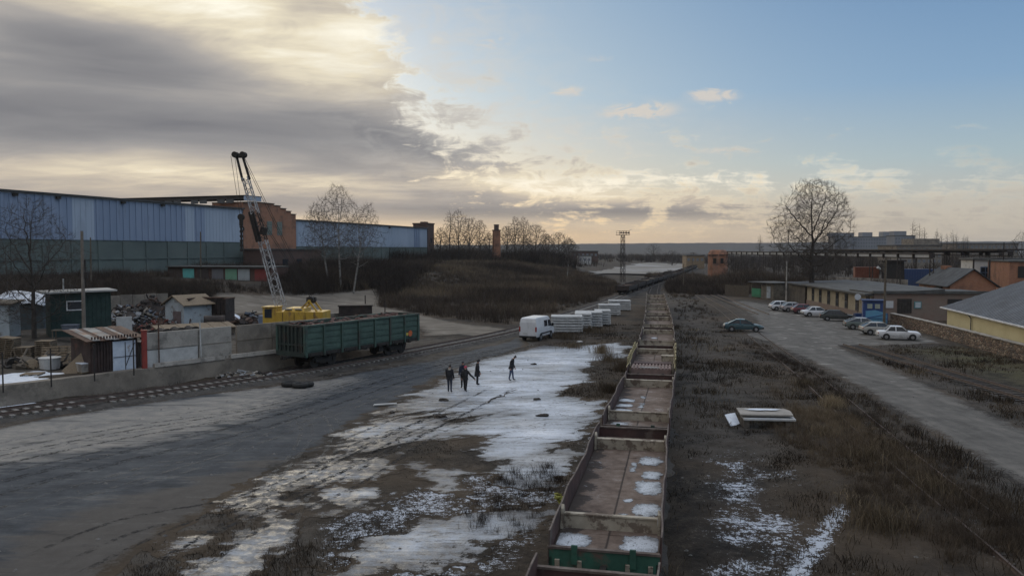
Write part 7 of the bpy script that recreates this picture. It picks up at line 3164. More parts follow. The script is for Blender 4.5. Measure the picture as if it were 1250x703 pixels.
PROFILES = {'dome': ([0, .10, .28, .52, .78, .93, 1], [.50, .86, 1.0, .95, .70, .40, .12]),
            'round': ([0, .2, .5, .8, 1], [.45, .9, 1.0, .7, .2]),
            'spread': ([0, .2, .5, .8, 1], [.55, .95, 1.0, .85, .35]),
            'slim': ([0, .15, .5, .85, 1], [.5, .9, 1.0, .6, .08])}


def tree(name, label, loc, seed, H, r0, bark=None, twig=None, cat='tree', group=None, W=None, env='dome', clear=.2, n=500, lean=0.0, tw=3, rt=.012):
    """branches grow towards points scattered through the crown's real outline, then carry twigs"""
    t = thing(name, loc, 0, label, cat, group)
    rg = np.random.default_rng(seed)
    W = W or H * .5
    px_, py_ = PROFILES[env]
    u = rg.random(n) ** .9
    a, q = rg.uniform(0, 2 * np.pi, n), rg.random(n) ** .55
    ph = rg.random(3) * 6
    lump = 1 + .20 * np.sin(2 * a + ph[0] + 3 * u) + .16 * np.sin(5 * a + ph[1] - 6 * u) + .12 * np.sin(9 * u + ph[2] + a)
    R = np.interp(u, px_, py_) * W / 2 * lump
    zc = H * (clear + (1 - clear) * u)
    A = np.stack([R * q * np.cos(a) + lean * zc, R * q * np.sin(a), zc], 1)
    D_ = H / 42
    nodes = [np.array([lean * z, .04 * z * math.sin(z * .7 + seed), z]) for z in np.arange(-.3, H * clear * 1.05 + D_, D_)]
    par = [-1] + list(range(len(nodes) - 1))
    # leader and straight main limbs
    top_i = len(nodes) - 1
    zt = nodes[top_i][2]
    prev = top_i
    lead = [top_i]
    while nodes[prev][2] < H * (.80 if env != 'slim' else .93):
        p = nodes[prev] + np.array([lean + rg.normal(0, .10), rg.normal(0, .10), 1.0]) * D_
        nodes.append(p)
        par.append(prev)
        prev = len(nodes) - 1
        lead.append(prev)
    nl = 0 if env == 'slim' else 11
    for j in range(nl):
        f_ = (j + rg.random() * .6) / nl
        st = lead[int(f_ * .62 * (len(lead) - 1))]
        az_ = j * 2.4 + rg.normal(0, .3)
        ue = .22 + .62 * f_ + rg.normal(0, .05)
        re = np.interp(ue, px_, py_) * W / 2 * rg.uniform(.72, .95)
        ze = H * (clear + (1 - clear) * ue)
        end = np.array([re * math.cos(az_) + lean * ze, re * math.sin(az_), ze])
        s0_ = nodes[st]
        m_n = max(3, int(np.linalg.norm(end - s0_) / D_))
        pr = st
        for q_ in range(1, m_n + 1):
            tq = q_ / m_n
            p = s0_ + (end - s0_) * tq + rg.normal(0, .18, 3) * D_ * (q_ < m_n)
            p[2] -= .05 * H * math.sin(math.pi * tq) * (1 - f_)
            nodes.append(p)
            par.append(pr)
            pr = len(nodes) - 1
    best = np.full(n, 1e9)
    bi = np.zeros(n, int)
    alive = np.ones(n, bool)
    done = 0
    born = {}
    for it in range(90):
        new = np.array(nodes[done:])
        if len(new):
            d = np.linalg.norm(A[:, None, :] - new[None], axis=2)
            k = d.argmin(1)
            dm = d[np.arange(n), k]
            up = dm < best
            best[up], bi[up] = dm[up], k[up] + done
        done = len(nodes)
        alive &= best > D_ * 1.3
        if not alive.any():
            break
        idx = np.nonzero(alive)[0]
        acc = {}
        for i in idx:
            v = A[i] - nodes[bi[i]]
            acc.setdefault(bi[i], np.zeros(3))
            acc[bi[i]] = acc[bi[i]] + v / (np.linalg.norm(v) + 1e-6)
        for b_, v in acc.items():
            v = v / (np.linalg.norm(v) + 1e-6) + rg.normal(0, .13, 3) + np.array([0, 0, .14])
            v /= np.linalg.norm(v)
            q_ = nodes[b_] + v * D_
            if any(np.abs(q_ - o_).sum() < D_ * .8 for o_ in born.get(b_, ())):
                alive[idx[bi[idx] == b_]] = False
                continue
            born.setdefault(b_, []).append(q_)
            nodes.append(q_)
            par.append(b_)
    N = len(nodes)
    load = np.zeros(N)
    kids = np.zeros(N, int)
    for i in range(N - 1, 0, -1):
        if kids[i] == 0:
            load[i] = 1
        load[par[i]] += load[i]
        kids[par[i]] += 1
    rad = rt * np.maximum(load, 1) ** .48
    rad = rad * np.where(rad > r0 * .3, np.minimum(1.0 + 0 * rad, 1.0), 1)
    rad *= np.clip(1 + (r0 / max(rad[1], 1e-6) - 1) * (load / max(load[1], 1)) ** .5, .3, 3)
    nodes = np.array(nodes)
    tr, cr = [], []
    V3 = [Vector(p) for p in nodes]
    for i in range(1, N):
        r1, r2 = float(min(rad[par[i]], rad[i] * 1.5)), float(rad[i])
        (tr if load[i] > 12 else cr).append((V3[par[i]], V3[i], r1, r2, 0 if r2 > .12 else 1 if r2 > .05 else 2))
    for i in range(1, N):
        if load[i] <= 4:
            base = nodes[i] - nodes[par[i]]
            base = base / (np.linalg.norm(base) + 1e-6)
            for k in range(tw if kids[i] == 0 else max(1, tw // 2)):
                v = base + rg.normal(0, .42, 3) + np.array([0, 0, .35])
                v /= np.linalg.norm(v)
                L = D_ * rg.uniform(1.0, 2.6)
                p1 = nodes[i] + v * L * .5
                v2 = v + rg.normal(0, .25, 3) + np.array([0, 0, .15])
                p2 = p1 + v2 / np.linalg.norm(v2) * L * .5
                cr.append((V3[i], Vector(p1), rt * .8, rt * .6, 3))
                cr.append((Vector(p1), Vector(p2), rt * .6, rt * .3, 3))
    seg_mesh('trunk', tr, bark or M_BARK, t)
    seg_mesh('crown', cr, twig or M_TWIG, t)
    return t


# the lone big tree on the right
tree('bare_tree', 'big bare spreading tree standing alone behind the cream shed', at(991, 142), 5, 22.0, .50, W=15.0, clear=.20, n=5600, tw=8, rt=.0135)
# pale birch clump in front of the low blue hall
for k, (px, Y, H, ln, W, lb) in enumerate(((416, 152, 20.3, -.03, 10.5, 'tallest whitish bare birch of the clump before the pale blue hall'), (431, 150, 17.2, .17, 7.5, 'leaning whitish birch right in the clump before the pale blue hall'),
                                           (402, 155, 16.0, -.16, 8.0, 'lower left leaning birch of the clump before the pale blue hall'))):
    q = at(px, Y)
    tree('birch_tree', lb, (q[0], q[1], q[2] - .2), 20 + k, H, .17, M_BIRCH, M_BTWIG, W=W, env='round', clear=.30, n=(2400, 1500, 1500)[k], lean=ln, tw=7, rt=.011)
# dark tree at the left edge
tree('bare_tree', 'dark bushy bare tree at the left edge beside the green cabin', at(40, 73), 31, 13.0, .22, W=8.2, env='dome', clear=.10, n=2800, tw=6, rt=.008)
tree('bare_tree', 'small bare shrub like tree behind the snow roofed hut', at(8, 84), 32, 8.5, .12, W=5.5, env='round', clear=.12, n=350, rt=.009)
# skyline trees between brick tower and mast
sky = [(549, 300, 20, 4.0, 'tall slender'), (560, 285, 19.5, 8.5, 'dense dark'), (573, 305, 17.5, 8.5, 'rounded'), (586, 310, 17, 8, 'fine twigged'), (597, 300, 12, 6, 'low dark'),
       (618, 315, 15, 7, 'pale loose'), (629, 320, 19, 9, 'tall pale'), (639, 325, 19.5, 7, 'tallest feathery'), (653, 318, 16, 10.5, 'broad domed'), (667, 330, 13, 8, 'small pale'),
       (682, 335, 14, 11.5, 'flat topped'), (694, 345, 12, 8, 'last low'), (538, 280, 13, 7, 'ivy dark')]
near_ = ['right of the brick tower', 'second right of the brick tower', 'between tower and chimney', 'left of the brick chimney', 'close left of the chimney', 'right of the brick chimney',
         'second right of the chimney', 'third right of the chimney', 'midway between chimney and mast', 'in the gap left of the flat topped one', 'left of the distant depot', 'beside the distant depot', 'leaning on the brick tower']
for k, ((px, Y, H, W, w), nb) in enumerate(zip(sky, near_)):
    tree('skyline_tree', '%s bare tree on the skyline %s' % (w, nb), at(px, Y, -.3), 50 + k, H, .28, group='bare trees on the left skyline', W=W * 1.25, env='slim' if W < 5 else ('round', 'dome', 'spread')[k % 3], clear=.04, n=1400, tw=5, rt=.021)
tree('far_white_tree', 'thin whitish leaning birch near the distant depot', at(692, 250), 77, 9, .14, M_BIRCH, M_BTWIG, W=4, n=90, lean=.1, rt=.02)
# poplars
pop = [(927, 380, 17.5, 'lone slim poplar left of the big tree'), (1114, 455, 27.5, 'tallest poplar of the three by the apartment block'), (1120, 460, 25.5, 'middle poplar of the three by the apartment block'), (1127, 455, 23.0, 'right poplar of the three by the apartment block'),
       (1142, 500, 23.5, 'first slim poplar above the long brown workshop'), (1147, 505, 21.0, 'second slim poplar above the long brown workshop'), (1154, 505, 20.5, 'third slim poplar above the long brown workshop'),
       (1161, 500, 22.5, 'fourth slim poplar above the long brown workshop'), (1166, 505, 21.0, 'fifth slim poplar above the long brown workshop'), (1175, 510, 20.0, 'second last small poplar above the long brown workshop'), (1179, 515, 20.0, 'last small poplar above the long brown workshop')]
for k, (px, Y, H, lb) in enumerate(pop):
    tree('poplar_tree', lb, at(px, Y, 0), 90 + k, H, .3, group='slim poplars on the right skyline', W=H * .19, env='slim', clear=.08, n=420, tw=4, rt=.030)
tree('bare_tree', 'bare round tree cut by the right frame edge', at(1246, 245), 105, 15.5, .35, W=9, env='round', clear=.2, n=500, rt=.018)
for k, (px, Y, H, lb) in enumerate(((797, 620, 14, 'low dark round tree left of the far white cottages'), (846, 460, 9, 'low dark bushy tree beside the small ochre shed'), (820, 500, 10, 'dark round tree above the far curve of the train'), (700, 480, 9, 'dark bushy tree beside the brown depot'),
                                    (905, 300, 10, 'low brown tree between water tower and crane runway'), (945, 260, 9, 'low brown tree in the scrub before the crane runway'), (898, 235, 8, 'small brown tree right of the water tower'))):
    tree('far_tree', lb, at(px, Y, -.2), 120 + k, H, .3, W=H * 1.0, env='spread', clear=.06, n=320, rt=.03)


def blades(name, P, hgt, wid, lean, tint, mat, kind='stuff', curl=.35):
    """P (N,3) roots -> one mesh of bent grass stalks or twigs, three stations each"""
    N = len(P)
    az = RNG.uniform(0, 2 * np.pi, N)
    fa = RNG.uniform(0, 2 * np.pi, N)
    dx, dy = np.cos(az) * lean, np.sin(az) * lean
    wx, wy = np.cos(fa) * wid / 2, np.sin(fa) * wid / 2
    V = np.zeros((N, 5, 3))
    m1 = P + np.stack([dx * hgt * .35, dy * hgt * .35, hgt * .55], 1)
    tip = P + np.stack([dx * hgt * (.8 + curl), dy * hgt * (.8 + curl), hgt * (1 - .3 * lean ** 2)], 1)
    W = np.stack([wx, wy, np.zeros(N)], 1)
    V[:, 0], V[:, 1] = P - W, P + W
    V[:, 2], V[:, 3] = m1 + W * .7, m1 - W * .7
    V[:, 4] = tip
    base = np.arange(N)[:, None] * 5
    loops = (base + np.array([[0, 1, 2, 3, 3, 2, 4]])).ravel()
    me = bpy.data.meshes.new(name)
    me.vertices.add(N * 5)
    me.vertices.foreach_set('co', V.reshape(-1).astype(np.float32))
    me.loops.add(N * 7)
    me.loops.foreach_set('vertex_index', loops.astype(np.int32))
    me.polygons.add(N * 2)
    st = (np.arange(N)[:, None] * 7 + np.array([[0, 4]])).ravel()
    me.polygons.foreach_set('loop_start', st.astype(np.int32))
    me.update(calc_edges=True)
    at_ = me.attributes.new('tint', 'FLOAT', 'POINT')
    at_.data.foreach_set('value', np.repeat(tint, 5).astype(np.float32))
    me.materials.append(mat)
    o = bpy.data.objects.new(name, me)
    COL.objects.link(o)
    o['kind'] = kind
    return o


def sample(fn, x0, x1, y0, y1, n):
    """n random points thinned by the density fn in 0..1"""
    x, y = RNG.uniform(x0, x1, n), RNG.uniform(y0, y1, n)
    keep = RNG.random(n) < fn(x, y)
    return x[keep], y[keep]


def dist_line(x, y, pts, step=2.0):
    L = np.array([(p.x, p.y) for p in resample(pts, step)])
    d = np.full(x.shape, 1e9)
    for (a, b) in L:
        d = np.minimum(d, (x - a) ** 2 + (y - b) ** 2)
    return np.sqrt(d)


M_DRY = veg_mat('dry_grass', [(0, (.028, .022, .016)), (.35, (.060, .046, .033)), (.6, (.108, .084, .056)), (.85, (.21, .163, .107)), (1, (.33, .26, .165))])
M_SCRUB = veg_mat('bare_scrub', [(0, (.030, .023, .019)), (.4, (.060, .046, .036)), (.7, (.108, .082, .058)), (1, (.21, .16, .105))])


def clear_of(x, y):
    """1 where plants may stand"""
    f = np.maximum.reduce([f_yard(x, y), f_ice(x, y) + .1, f_road(x, y), f_patch(x, y) - .1])
    ok = sstep(.15, -.5, f)
    ok = ok * sstep(1.40, 1.65, dist_line(x, y, T_MAIN)) * (1 - .55 * sstep(2.2, 1.5, dist_line(x, y, T_WEED))) * sstep(1.0, 1.9, dist_line(x, y, T_RIGHT)) * sstep(1.7, 2.4, dist_line(x, y, T_LEFT))
    return ok


def grass():
    # clumps: density follows broad noise so tufts gather
    def dens(x, y):
        c = fbm(x * .22, y * .22, 201, 5, .6) * 2.2 + fbm(x * 1.1, y * 1.1, 202, 3, .6) * 1.3 + .30
        sn = np.zeros(x.shape)
        for poly in RIGHT_SNOW + LEFT_SNOW[:1]:
            sn = np.maximum(sn, sstep(-.8, .8, pdist(x, y, poly)))
        return np.clip(c, 0.04, 1) * clear_of(x, y) * (1 - .72 * sn)
    sets = [(-15, 5, 17, 44, 170000, .45), (-14, 26, 13, 34, 150000, .7), (-14, 34, 34, 60, 200000, .85), (-6, 44, 60, 100, 190000, 1.0)]
    for i, (x0, x1, y0, y1, n, sc) in enumerate(sets):
        x, y = sample(dens, x0, x1, y0, y1, n)
        keep = ~((x < 1.5) & (y > 60))
        x, y = x[keep], y[keep]
        N = len(x)
        big = fbm(x * .16, y * .16, 211, 4, .6)
        tall = np.clip(.5 + big * 2.4, .12, 1.3)
        left = x < np.interp(y, [13, 20, 60, 100], [0.5, 2, 10, 18])
        side = np.where(left, .55, 1.0)
        h = (.10 + .66 * tall * RNG.random(N) ** 1.1) * side * (.75 if i == 0 else 1)
        gold = fbm(x * .3, y * .3, 221, 4, .6)
        t = np.clip(.30 + gold * 1.5 + RNG.normal(0, .14, N) - .16 * left, 0, 1)
        z = height(x, y) - .08
        blades('dry_grass', np.stack([x, y, z], 1), h, np.full(N, .016 * (1 + i * .7)), RNG.uniform(.15, .95, N), t, M_DRY)
    # pale golden tufts and reeds
    P, Hh, T = [], [], []
    for (px, py, r, n, hh, tt) in [(1018, 497, .9, 700, .75, .92), (1005, 530, 1.3, 500, .6, .75), (1012, 490, .8, 300, .6, .85), (735, 431, 1.1, 520, 1.15, .80), (742, 440, 1.3, 500, .8, .6), (1060, 560, 1.6, 600, .8, .62), (1075, 640, 1.6, 800, .75, .6),
                                   (700, 424, 2.0, 700, .6, .66), (760, 452, 1.2, 600, .9, .5), (745, 478, 1.4, 700, .7, .35), (690, 413, 2.2, 800, .8, .5), (720, 405, 2.5, 900, .9, .55), (1140, 600, 1.5, 500, .7, .62), (985, 470, 1.6, 500, .6, .6)]:
        c = G(px, py)
        a, q = RNG.uniform(0, 6.28, n), np.abs(RNG.normal(0, .5, n)) * r
        x, y = c.x + q * np.cos(a), c.y + q * np.sin(a) * 1.3
        P.append(np.stack([x, y, height(x, y) - .05], 1))
        Hh.append(hh * RNG.uniform(.5, 1.1, n))
        T.append(np.clip(tt + RNG.normal(0, .1, n), 0, 1))
    P, Hh, T = np.concatenate(P), np.concatenate(Hh), np.concatenate(T)
    blades('tall_grass', P, Hh, np.full(len(P), .022), RNG.uniform(.1, .6, len(P)), T, M_DRY)


grass()


def scrub(name, polys, n_clump, per, hrange, rad, wid, tint, excl=None, y_far=0.0, seed=1):
    """thickets of bare stems, sampled over outlines on the ground"""
    P, Hh, T, Wd = [], [], [], []
    for poly, share in polys:
        xs, ys = [p[0] for p in poly], [p[1] for p in poly]
        n = int(n_clump * share)
        x, y = RNG.uniform(min(xs), max(xs), n * 4), RNG.uniform(min(ys), max(ys), n * 4)
        m_ = pdist(x, y, poly) + fbm(x * .1, y * .1, 300 + seed, 4) * 6 > 0
        m_ &= fbm(x * .12, y * .12, 310 + seed, 4, .6) > -.30
        m_ &= ~((y > 134) & (y < 151) & (x < -43.5) & (x > -67))
        x, y = x[m_][:n], y[m_][:n]
        ok = (f_lot(x, y) < -.3) & (dist_line(x, y, T_LEFT) > 3.2) & (dist_line(x, y, T_MAIN) > 3.0) & (f_yard(x, y) < -.5) & (f_road(x, y) < -.4)
        ok &= (pdist(x, y, FIELD) < -3) & (pdist(x, y, RIGHT_SNOW[1]) < -.35)
        x, y = x[ok], y[ok]
        N = len(x)
        sz = np.clip(.55 + fbm(x * .06, y * .06, 320 + seed, 4) * 1.6 + RNG.normal(0, .15, N), .15, 1.3)
        H0 = hrange[0] + (hrange[1] - hrange[0]) * sz
        tt = np.clip(tint + fbm(x * .05, y * .05, 330 + seed, 4, .6) * 1.3 + RNG.normal(0, .10, N), 0, 1)
        k = per
        a, q = RNG.uniform(0, 6.28, (N, k)), np.abs(RNG.normal(0, .5, (N, k)))
        bx, by = x[:, None] + q * rad * H0[:, None] * np.cos(a), y[:, None] + q * rad * H0[:, None] * np.sin(a)
        hh = H0[:, None] * RNG.uniform(.35, 1.1, (N, k)) * (1 - .35 * np.minimum(q, 1))
        bx, by, hh = bx.ravel(), by.ravel(), hh.ravel()
        P.append(np.stack([bx, by, height(bx, by) - .1], 1))
        Hh.append(hh)
        T.append(np.clip(np.repeat(tt, k) + RNG.normal(0, .07, N * k), 0, 1))
        Wd.append(np.full(N * k, wid) * np.clip(np.hypot(bx, by) / 130, .7, 2.6))
    P, Hh, T, Wd = map(np.concatenate, (P, Hh, T, Wd))
    return blades(name, P, Hh, Wd, RNG.uniform(.1, .8, len(P)), T, M_SCRUB, curl=.2)


CENTRE = [(-36, 150), (-30, 139), (-23, 133), (-15, 120), (-10, 110), (-4, 103.5), (3, 99), (10, 104), (17, 128), (21, 150), (24, 172), (30, 230), (22, 330), (-20, 330), (-34, 260), (-44, 200)]
scrub('scrub', [(CENTRE, 1.0)], 9500, 26, (.5, 2.9), .60, .045, .50, seed=1)
HALLFOOT = [(-58, 150), (-44, 150), (-36, 136), (-27, 138), (-22, 150), (-24, 262), (-36, 262), (-40, 235), (-54, 195)]
scrub('scrub', [(HALLFOOT, 1.0)], 2400, 30, (1.2, 5.6), .42, .05, .16, seed=14)
SLOPE_ = [(-66, 128), (-44, 128), (-36, 136), (-38, 128), (-46, 116), (-66, 112)]
scrub('scrub', [(SLOPE_, 1.0)], 900, 26, (.3, 1.6), .6, .04, .42, seed=15)
BANK = [(-90, 108), (-62, 104), (-50, 112), (-42, 122), (-34, 130), (-36, 180), (-34, 262), (-52, 262), (-66, 200), (-70, 160), (-74, 148), (-86, 134)]
scrub('scrub', [(BANK, 1.0)], 5200, 26, (.6, 3.4), .5, .045, .25, seed=2)
LEFTNEAR = [(-75, 84), (-48, 84), (-42, 92), (-40, 104), (-52, 112), (-80, 112)]
scrub('scrub', [(LEFTNEAR, 1.0)], 600, 34, (.8, 3.8), .45, .035, .22, seed=3)
RIGHTFAR = [(33, 175), (44, 165), (52, 168), (56, 150), (64, 150), (70, 180), (72, 262), (62, 300), (90, 420), (72, 420), (44, 250)]
scrub('scrub', [(RIGHTFAR, 1.0)], 3200, 24, (.5, 3.6), .5, .05, .45, seed=4)
BEHIND = [(60, 140), (68, 132), (71, 150), (73, 250), (64, 250), (60, 180)]
scrub('scrub', [(BEHIND, 1.0)], 1500, 24, (1.0, 6.0), .4, .05, .40, seed=5)
ALONG = [(26, 150), (22, 120), (21, 98), (26, 95), (32, 118), (36, 150), (44, 200), (60, 300), (56, 330), (40, 220)]
scrub('scrub', [(ALONG, 1.0)], 900, 22, (.25, 1.0), .6, .035, .55, seed=6)
FARPLAIN = [(-60, 340), (20, 340), (34, 300), (60, 560), (240, 560), (420, 700), (300, 1100), (-60, 1100), (-120, 600)]
scrub('far_woods', [(FARPLAIN, 1.0)], 1700, 16, (1.5, 7.5), .7, .10, .30, seed=7)
TOWNFOOT = [(190, 430), (330, 430), (360, 640), (250, 660), (190, 520)]
scrub('far_woods', [(TOWNFOOT, 1.0)], 1300, 20, (3, 11), .5, .10, .32, seed=16)
FARRIGHT = [(110, 310), (250, 330), (330, 560), (420, 1000), (120, 900), (90, 520)]
scrub('far_woods', [(FARRIGHT, 1.0)], 1500, 16, (1.5, 8.0), .6, .10, .28, seed=8)
SKYROW = [(-52, 262), (-34, 262), (-22, 282), (10, 300), (26, 330), (20, 352), (-60, 350)]
scrub('scrub', [(SKYROW, 1.0)], 3600, 30, (2.0, 8.0), .45, .06, .30, seed=9)
VERGE = [G(940, 470), G(985, 500), G(1060, 520), G(1105, 560), G(1240, 640), G(1250, 703), G(1130, 703), G(1060, 640), G(1000, 560), G(950, 520)]
scrub('weeds', [(VERGE, 1.0)], 900, 60, (.22, 1.0), .85, .014, .66, seed=11)
EDGE_ = [(25.5, 80), (24.6, 66), (22.6, 52), (20.6, 41), (18.6, 30), (17.6, 24), (15.5, 24), (17, 36), (20, 52), (22, 66), (23.5, 80)]
scrub('weeds', [(EDGE_, 1.0)], 600, 55, (.22, .9), .8, .015, .46, seed=12)
LEFTV = [G(735, 500), G(700, 540), G(690, 600), G(650, 690), G(560, 640), G(610, 580), G(690, 545), G(716, 505)]
scrub('weeds', [(LEFTV, 1.0)], 150, 60, (.15, .55), .8, .014, .22, seed=13)
STRIP = [(wall_x(34) + .9, 34), (wall_x(60) + .9, 60), (wall_x(60) + 1.9, 60), (wall_x(34) + 2.2, 34)]


def strip_weeds():
    x, y = RNG.uniform(-45, -17, 9000), RNG.uniform(33, 62, 9000)
    k = (x > wall_x(y) + .1) & (dist_line(x, y, T_LEFT) > 1.7) & (x < wall_x(y) + 3) & (fbm(x * .4, y * .4, 401, 4) > -.05)
    x, y = x[k], y[k]
    blades('weeds', np.stack([x, y, height(x, y) - .03], 1), RNG.uniform(.08, .4, len(x)), np.full(len(x), .02), RNG.uniform(.2, .9, len(x)), RNG.uniform(0, .5, len(x)), M_DRY)


strip_weeds()


# ------------------------------------------------------------------ small things on the ground
def small_things():
    # slab of old boarding on the right
    p = G(934, 519)
    t = thing('board_stack', (p.x, p.y, 0), radians(-4), 'snow dusted grey slab propped on blocks in the dry grass', 'slab')
    m_ = MB()
    m_.extrude([(-1.45, -.55, .62), (1.35, -.50, .60), (1.42, .35, .66), (1.2, .75, .70), (-1.40, .72, .72)], (0, 0, .09))
    m_.build('top_slab', M_CONC, t, bevel=.015)
    m_ = MB()
    m_.extrude([(-1.30, -.72, .40), (1.45, -.66, .38), (1.50, .5, .44), (-1.25, .5, .46)], (0, 0, .10))
    m_.build('lower_slab', M_CONC_L, t, bevel=.015)
    m_ = MB()
    blob_sheet(m_, -.1, .30, .805, .95, .22, random.Random(2), sq=.6)
    blob_sheet(m_, -.2, -.64, .495, .85, .07, random.Random(3), sq=.6)
    m_.build('snow_cover', M_SNOW, t)
    for x in (-1.1, 1.1):
        m_ = MB()
        m_.box((x, 0, .18), (.3, 1.0, .46))
        m_.build('block', M_CONC_D, t)
    m_ = MB()
    m_.extrude([(0, -.35, 0), (.25, -.3, .1), (.18, .4, .55), (-.15, .35, .5)], (.28, 0, .05))
    o = m_.build('snow_lump', M_SNOW, loc=(p.x - 1.95, p.y + .1, 0), bevel=.05)
    tag(o, 'tilted snow covered block at the left end of the grey slab', 'block')
    # dead branch and plank on the ice
    a, b = G(596, 492), G(631, 478)
    m_ = MB()
    d = (b - a)
    rnd = random.Random(8)
    prev = a
    for i in range(1, 9):
        q = a + d * (i / 8) + Vector((rnd.uniform(-.15, .15), rnd.uniform(-.2, .2), .06 + rnd.random() * .06))
        m_.tube(prev - a, q - a, .05 * (1.1 - i / 9), .05 * (1.1 - (i + 1) / 9.5), 6)
        if i % 2 and i < 8:
            e = Vector((rnd.uniform(-.6, .8), rnd.uniform(-.6, .6), .15))
            m_.tube(q - a, q - a + e, .02, .008, 5)
        prev = q
    tag(m_.build('dead_branch', M_TWIG, loc=(a.x, a.y, .04)), 'long dead branch lying on the ice in front of the people', 'branch')
    q = G(470, 495)
    m_ = MB()
    m_.extrude([(-.75, -.14, 0), (.70, -.10, 0), (.75, .12, 0), (-.62, .16, 0)], (0, 0, .06))
    tag(m_.build('white_board', M_CONC_L, loc=(q.x, q.y, .06), rz=.35), 'short pale board lying where asphalt meets ice', 'board')
    rnd = random.Random(77)
    for k, (px, py, s, lb) in enumerate(((537, 509, .5, 'rough dark clod of soil on the ice nearest the leftmost person'), (541, 489, .42, 'frozen brown clod just below the leftmost person'), (479, 504, .22, 'small dark stone on the left ice edge'),
                                         (655, 488, .35, 'dark frozen clod on the ice right of the dead branch'), (663, 508, .4, 'low dark clod near the right ice edge'), (652, 445, .3, 'dark clump on the ice beyond the lone walker'),
                                         (708, 418, .45, 'pale stone in the dry grass beside the concrete slabs'))):
        m_ = MB()
        bm = bmesh.new()
        bmesh.ops.create_icosphere(bm, subdivisions=3, radius=s * .5)
        for v in bm.verts:
            n_ = v.co.normalized()
            v.co *= 1 + 1.5 * (float(fbm(np.array([n_.x * 2 + k]), np.array([n_.y * 2 + n_.z]), 5 + k, 3)[0]))
            v.co.z *= .45
            v.co.x *= 1.5
        me = bpy.data.meshes.new('clod')
        bm.to_mesh(me)
        bm.free()
        me.materials.append(M_CONC_L if k == 6 else pm('frozen_soil', (.05, .04, .032), (.03, .025, .02), 5, .95))
        o = bpy.data.objects.new('clod', me)
        COL.objects.link(o)
        g_ = G(px, py)
        o.location = (g_.x, g_.y, .05)
        tag(o, lb, 'clod' if k != 6 else 'stone')
    # yellow-green rag beside the first wagon
    g_ = G(684, 621)
    m_ = MB()
    for i in range(7):
        m_.box((rnd.uniform(-.12, .12), rnd.uniform(-.1, .1), .25 + .05 * i), (.22, .16, .05), rot=(rnd.uniform(-.6, .6), rnd.uniform(-.6, .6), rnd.uniform(0, 3)))
    m_.tube((0, 0, 0), (.03, 0, .6), .02, .015, 6)
    tag(m_.build('yellow_rag', pm('yellow_green_rag', (.30, .30, .06), (.22, .22, .05)), loc=(g_.x, g_.y, -.02)), 'yellow green rag caught on a stem beside the first wagon', 'rag')


small_things()


def gravel():
    """loose stones strewn over yard, ice rim, ballast and track side"""
    n = 5200
    x, y = RNG.uniform(-40, 28, n), RNG.uniform(17, 75, n)
    dl = dist_line(x, y, T_LEFT)
    w = .25 + .6 * (dl < 3.2) + .5 * (np.abs(f_yard(x, y)) < 1.5) + .4 * (np.abs(f_road(x, y)) < 1) + .3 * (dist_line(x, y, T_MAIN) < 2.6)
    k = (RNG.random(n) < w * np.clip(38 / y, .2, 1)) & (dist_line(x, y, T_MAIN) > 1.5)
    x, y = x[k], y[k]
    V, F = [], []
    for i in range(len(x)):
        r = .02 + .07 * random.random() ** 2.5
        o = len(V)
        z = hz(x[i], y[i]) + .012
        for a in range(5):
            t = a * 1.257 + random.uniform(-.3, .3)
            V.append((x[i] + r * 1.3 * cos(t), y[i] + r * sin(t), z - .01))
        V.append((x[i] + random.uniform(-.3, .3) * r, y[i], z + r * random.uniform(.5, .9)))
        F += [(o + a, o + (a + 1) % 5, o + 5) for a in range(5)]
    m_ = MB()
    m_.add(V, F)
    o = m_.build('gravel', pm('loose_stones', (.17, .16, .15), (.09, .085, .08), 3, .9))
    o['kind'] = 'stuff'


gravel()


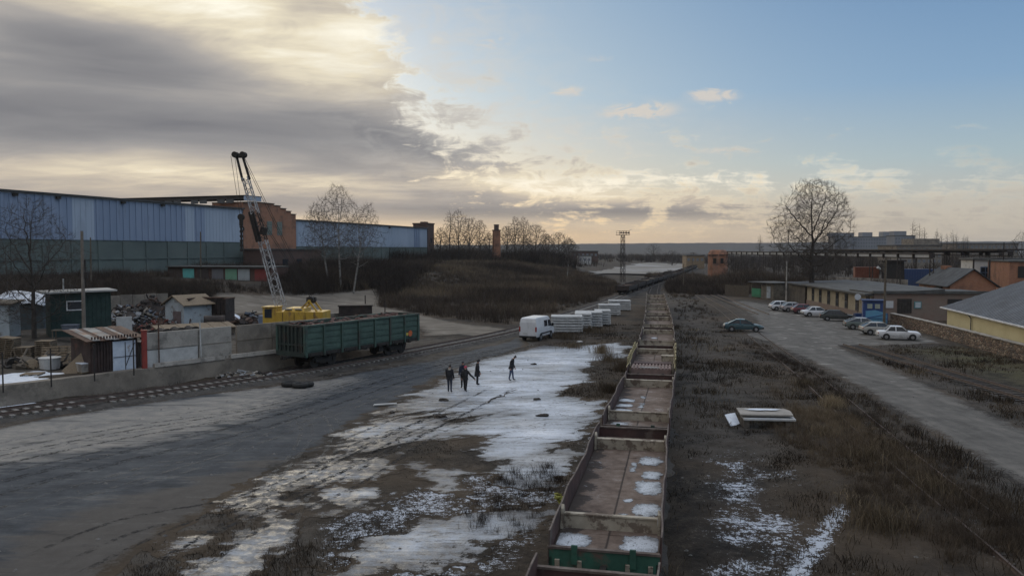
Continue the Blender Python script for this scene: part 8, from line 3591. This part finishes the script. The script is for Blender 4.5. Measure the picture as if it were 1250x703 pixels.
def tyre_marks():
    """faint pairs of wheel marks swept across the yard and over the ice rim"""
    m_, n, b = bsdf('wheel_mark')
    tc = n.node('ShaderNodeTexCoord').outputs['Object']
    n.put(b.inputs['Base Color'], n.mix(n.attr('tone'), (.030, .030, .032), (.17, .165, .155)))
    b.inputs['Roughness'].default_value = .92
    b.inputs['Specular IOR Level'].default_value = .2
    f = n.m('ADD', n.m('MULTIPLY', n.noise(tc, 2.0, 6, .65), .6), n.m('MULTIPLY', n.noise(tc, 9.0, 4, .7), .4))
    n.put(b.inputs['Alpha'], n.m('MULTIPLY', n.ss(f, .46, .58), n.attr('alpha')))
    V, F, T, A = [], [], [], []
    rnd = random.Random(31)
    paths = []
    for k in range(9):                                   # along the yard
        o = rnd.uniform(-6, 6)
        paths.append(([G(-120, 640 + o * 12), G(120, 575 + o * 9), G(330, 520 + o * 5), G(500, 462 + o * 2.5), G(640, 422)], rnd.random() < .55, .55))
    paths += [([G(330, 600), G(372, 560), G(385, 520), G(350, 500), G(250, 508)], True, .6), ([G(300, 700), G(360, 590), G(400, 530), G(380, 497)], True, .5),
              ([G(40, 690), G(160, 640), G(300, 612), G(430, 560), G(560, 500), G(620, 470)], False, .75), ([G(90, 720), G(230, 650), G(380, 590), G(500, 530), G(590, 486)], False, .8),
              ([G(180, 720), G(300, 640), G(420, 588), G(520, 528), G(610, 497)], False, .7), ([G(420, 545), G(500, 512), G(560, 500), G(600, 505)], False, .9),
              ([G(400, 570), G(470, 535), G(540, 515), G(590, 512)], False, .9), ([G(20, 610), G(150, 590), G(260, 560), G(350, 548)], True, .5)]
    for pts, pale, al in paths:
        line = resample(pts, .5)
        for s in (-.78, .78):
            o0 = len(V)
            for i, p in enumerate(line):
                d = (line[min(i + 1, len(line) - 1)] - line[max(i - 1, 0)]).normalized()
                q = Vector((d.y, -d.x))
                for w in (-.11, .11):
                    c = p + q * (s + w)
                    V.append((c.x, c.y, .0135))
                    T.append(float(pale))
                    A.append(al * min(1, i / 5, (len(line) - 1 - i) / 5))
                if i:
                    F.append((o0 + 2 * i - 2, o0 + 2 * i - 1, o0 + 2 * i + 1, o0 + 2 * i))
    me = bpy.data.meshes.new('wheel_marks')
    me.from_pydata(V, [], F)
    for nm, arr in (('tone', T), ('alpha', A)):
        me.attributes.new(nm, 'FLOAT', 'POINT').data.foreach_set('value', np.array(arr, np.float32))
    me.materials.append(m_)
    o = bpy.data.objects.new('wheel_marks', me)
    COL.objects.link(o)
    o['kind'] = 'stuff'


tyre_marks()


# ------------------------------------------------------------------ haze: one even box of air over the place
def haze():
    m_ = bpy.data.materials.new('haze')
    m_.use_nodes = True
    nt = m_.node_tree
    nt.nodes.clear()
    out = nt.nodes.new('ShaderNodeOutputMaterial')
    v = nt.nodes.new('ShaderNodeVolumePrincipled')
    v.inputs['Color'].default_value = (.80, .86, .95, 1)
    v.inputs['Density'].default_value = HAZE
    v.inputs['Anisotropy'].default_value = .2
    nt.links.new(v.outputs[0], out.inputs['Volume'])
    b = MB()
    b.box((0, 3300, 23.0), (15000, 8000, 58))
    o = b.build('haze', m_)
    struct(o, 'stuff')


HAZE = .00008
haze()
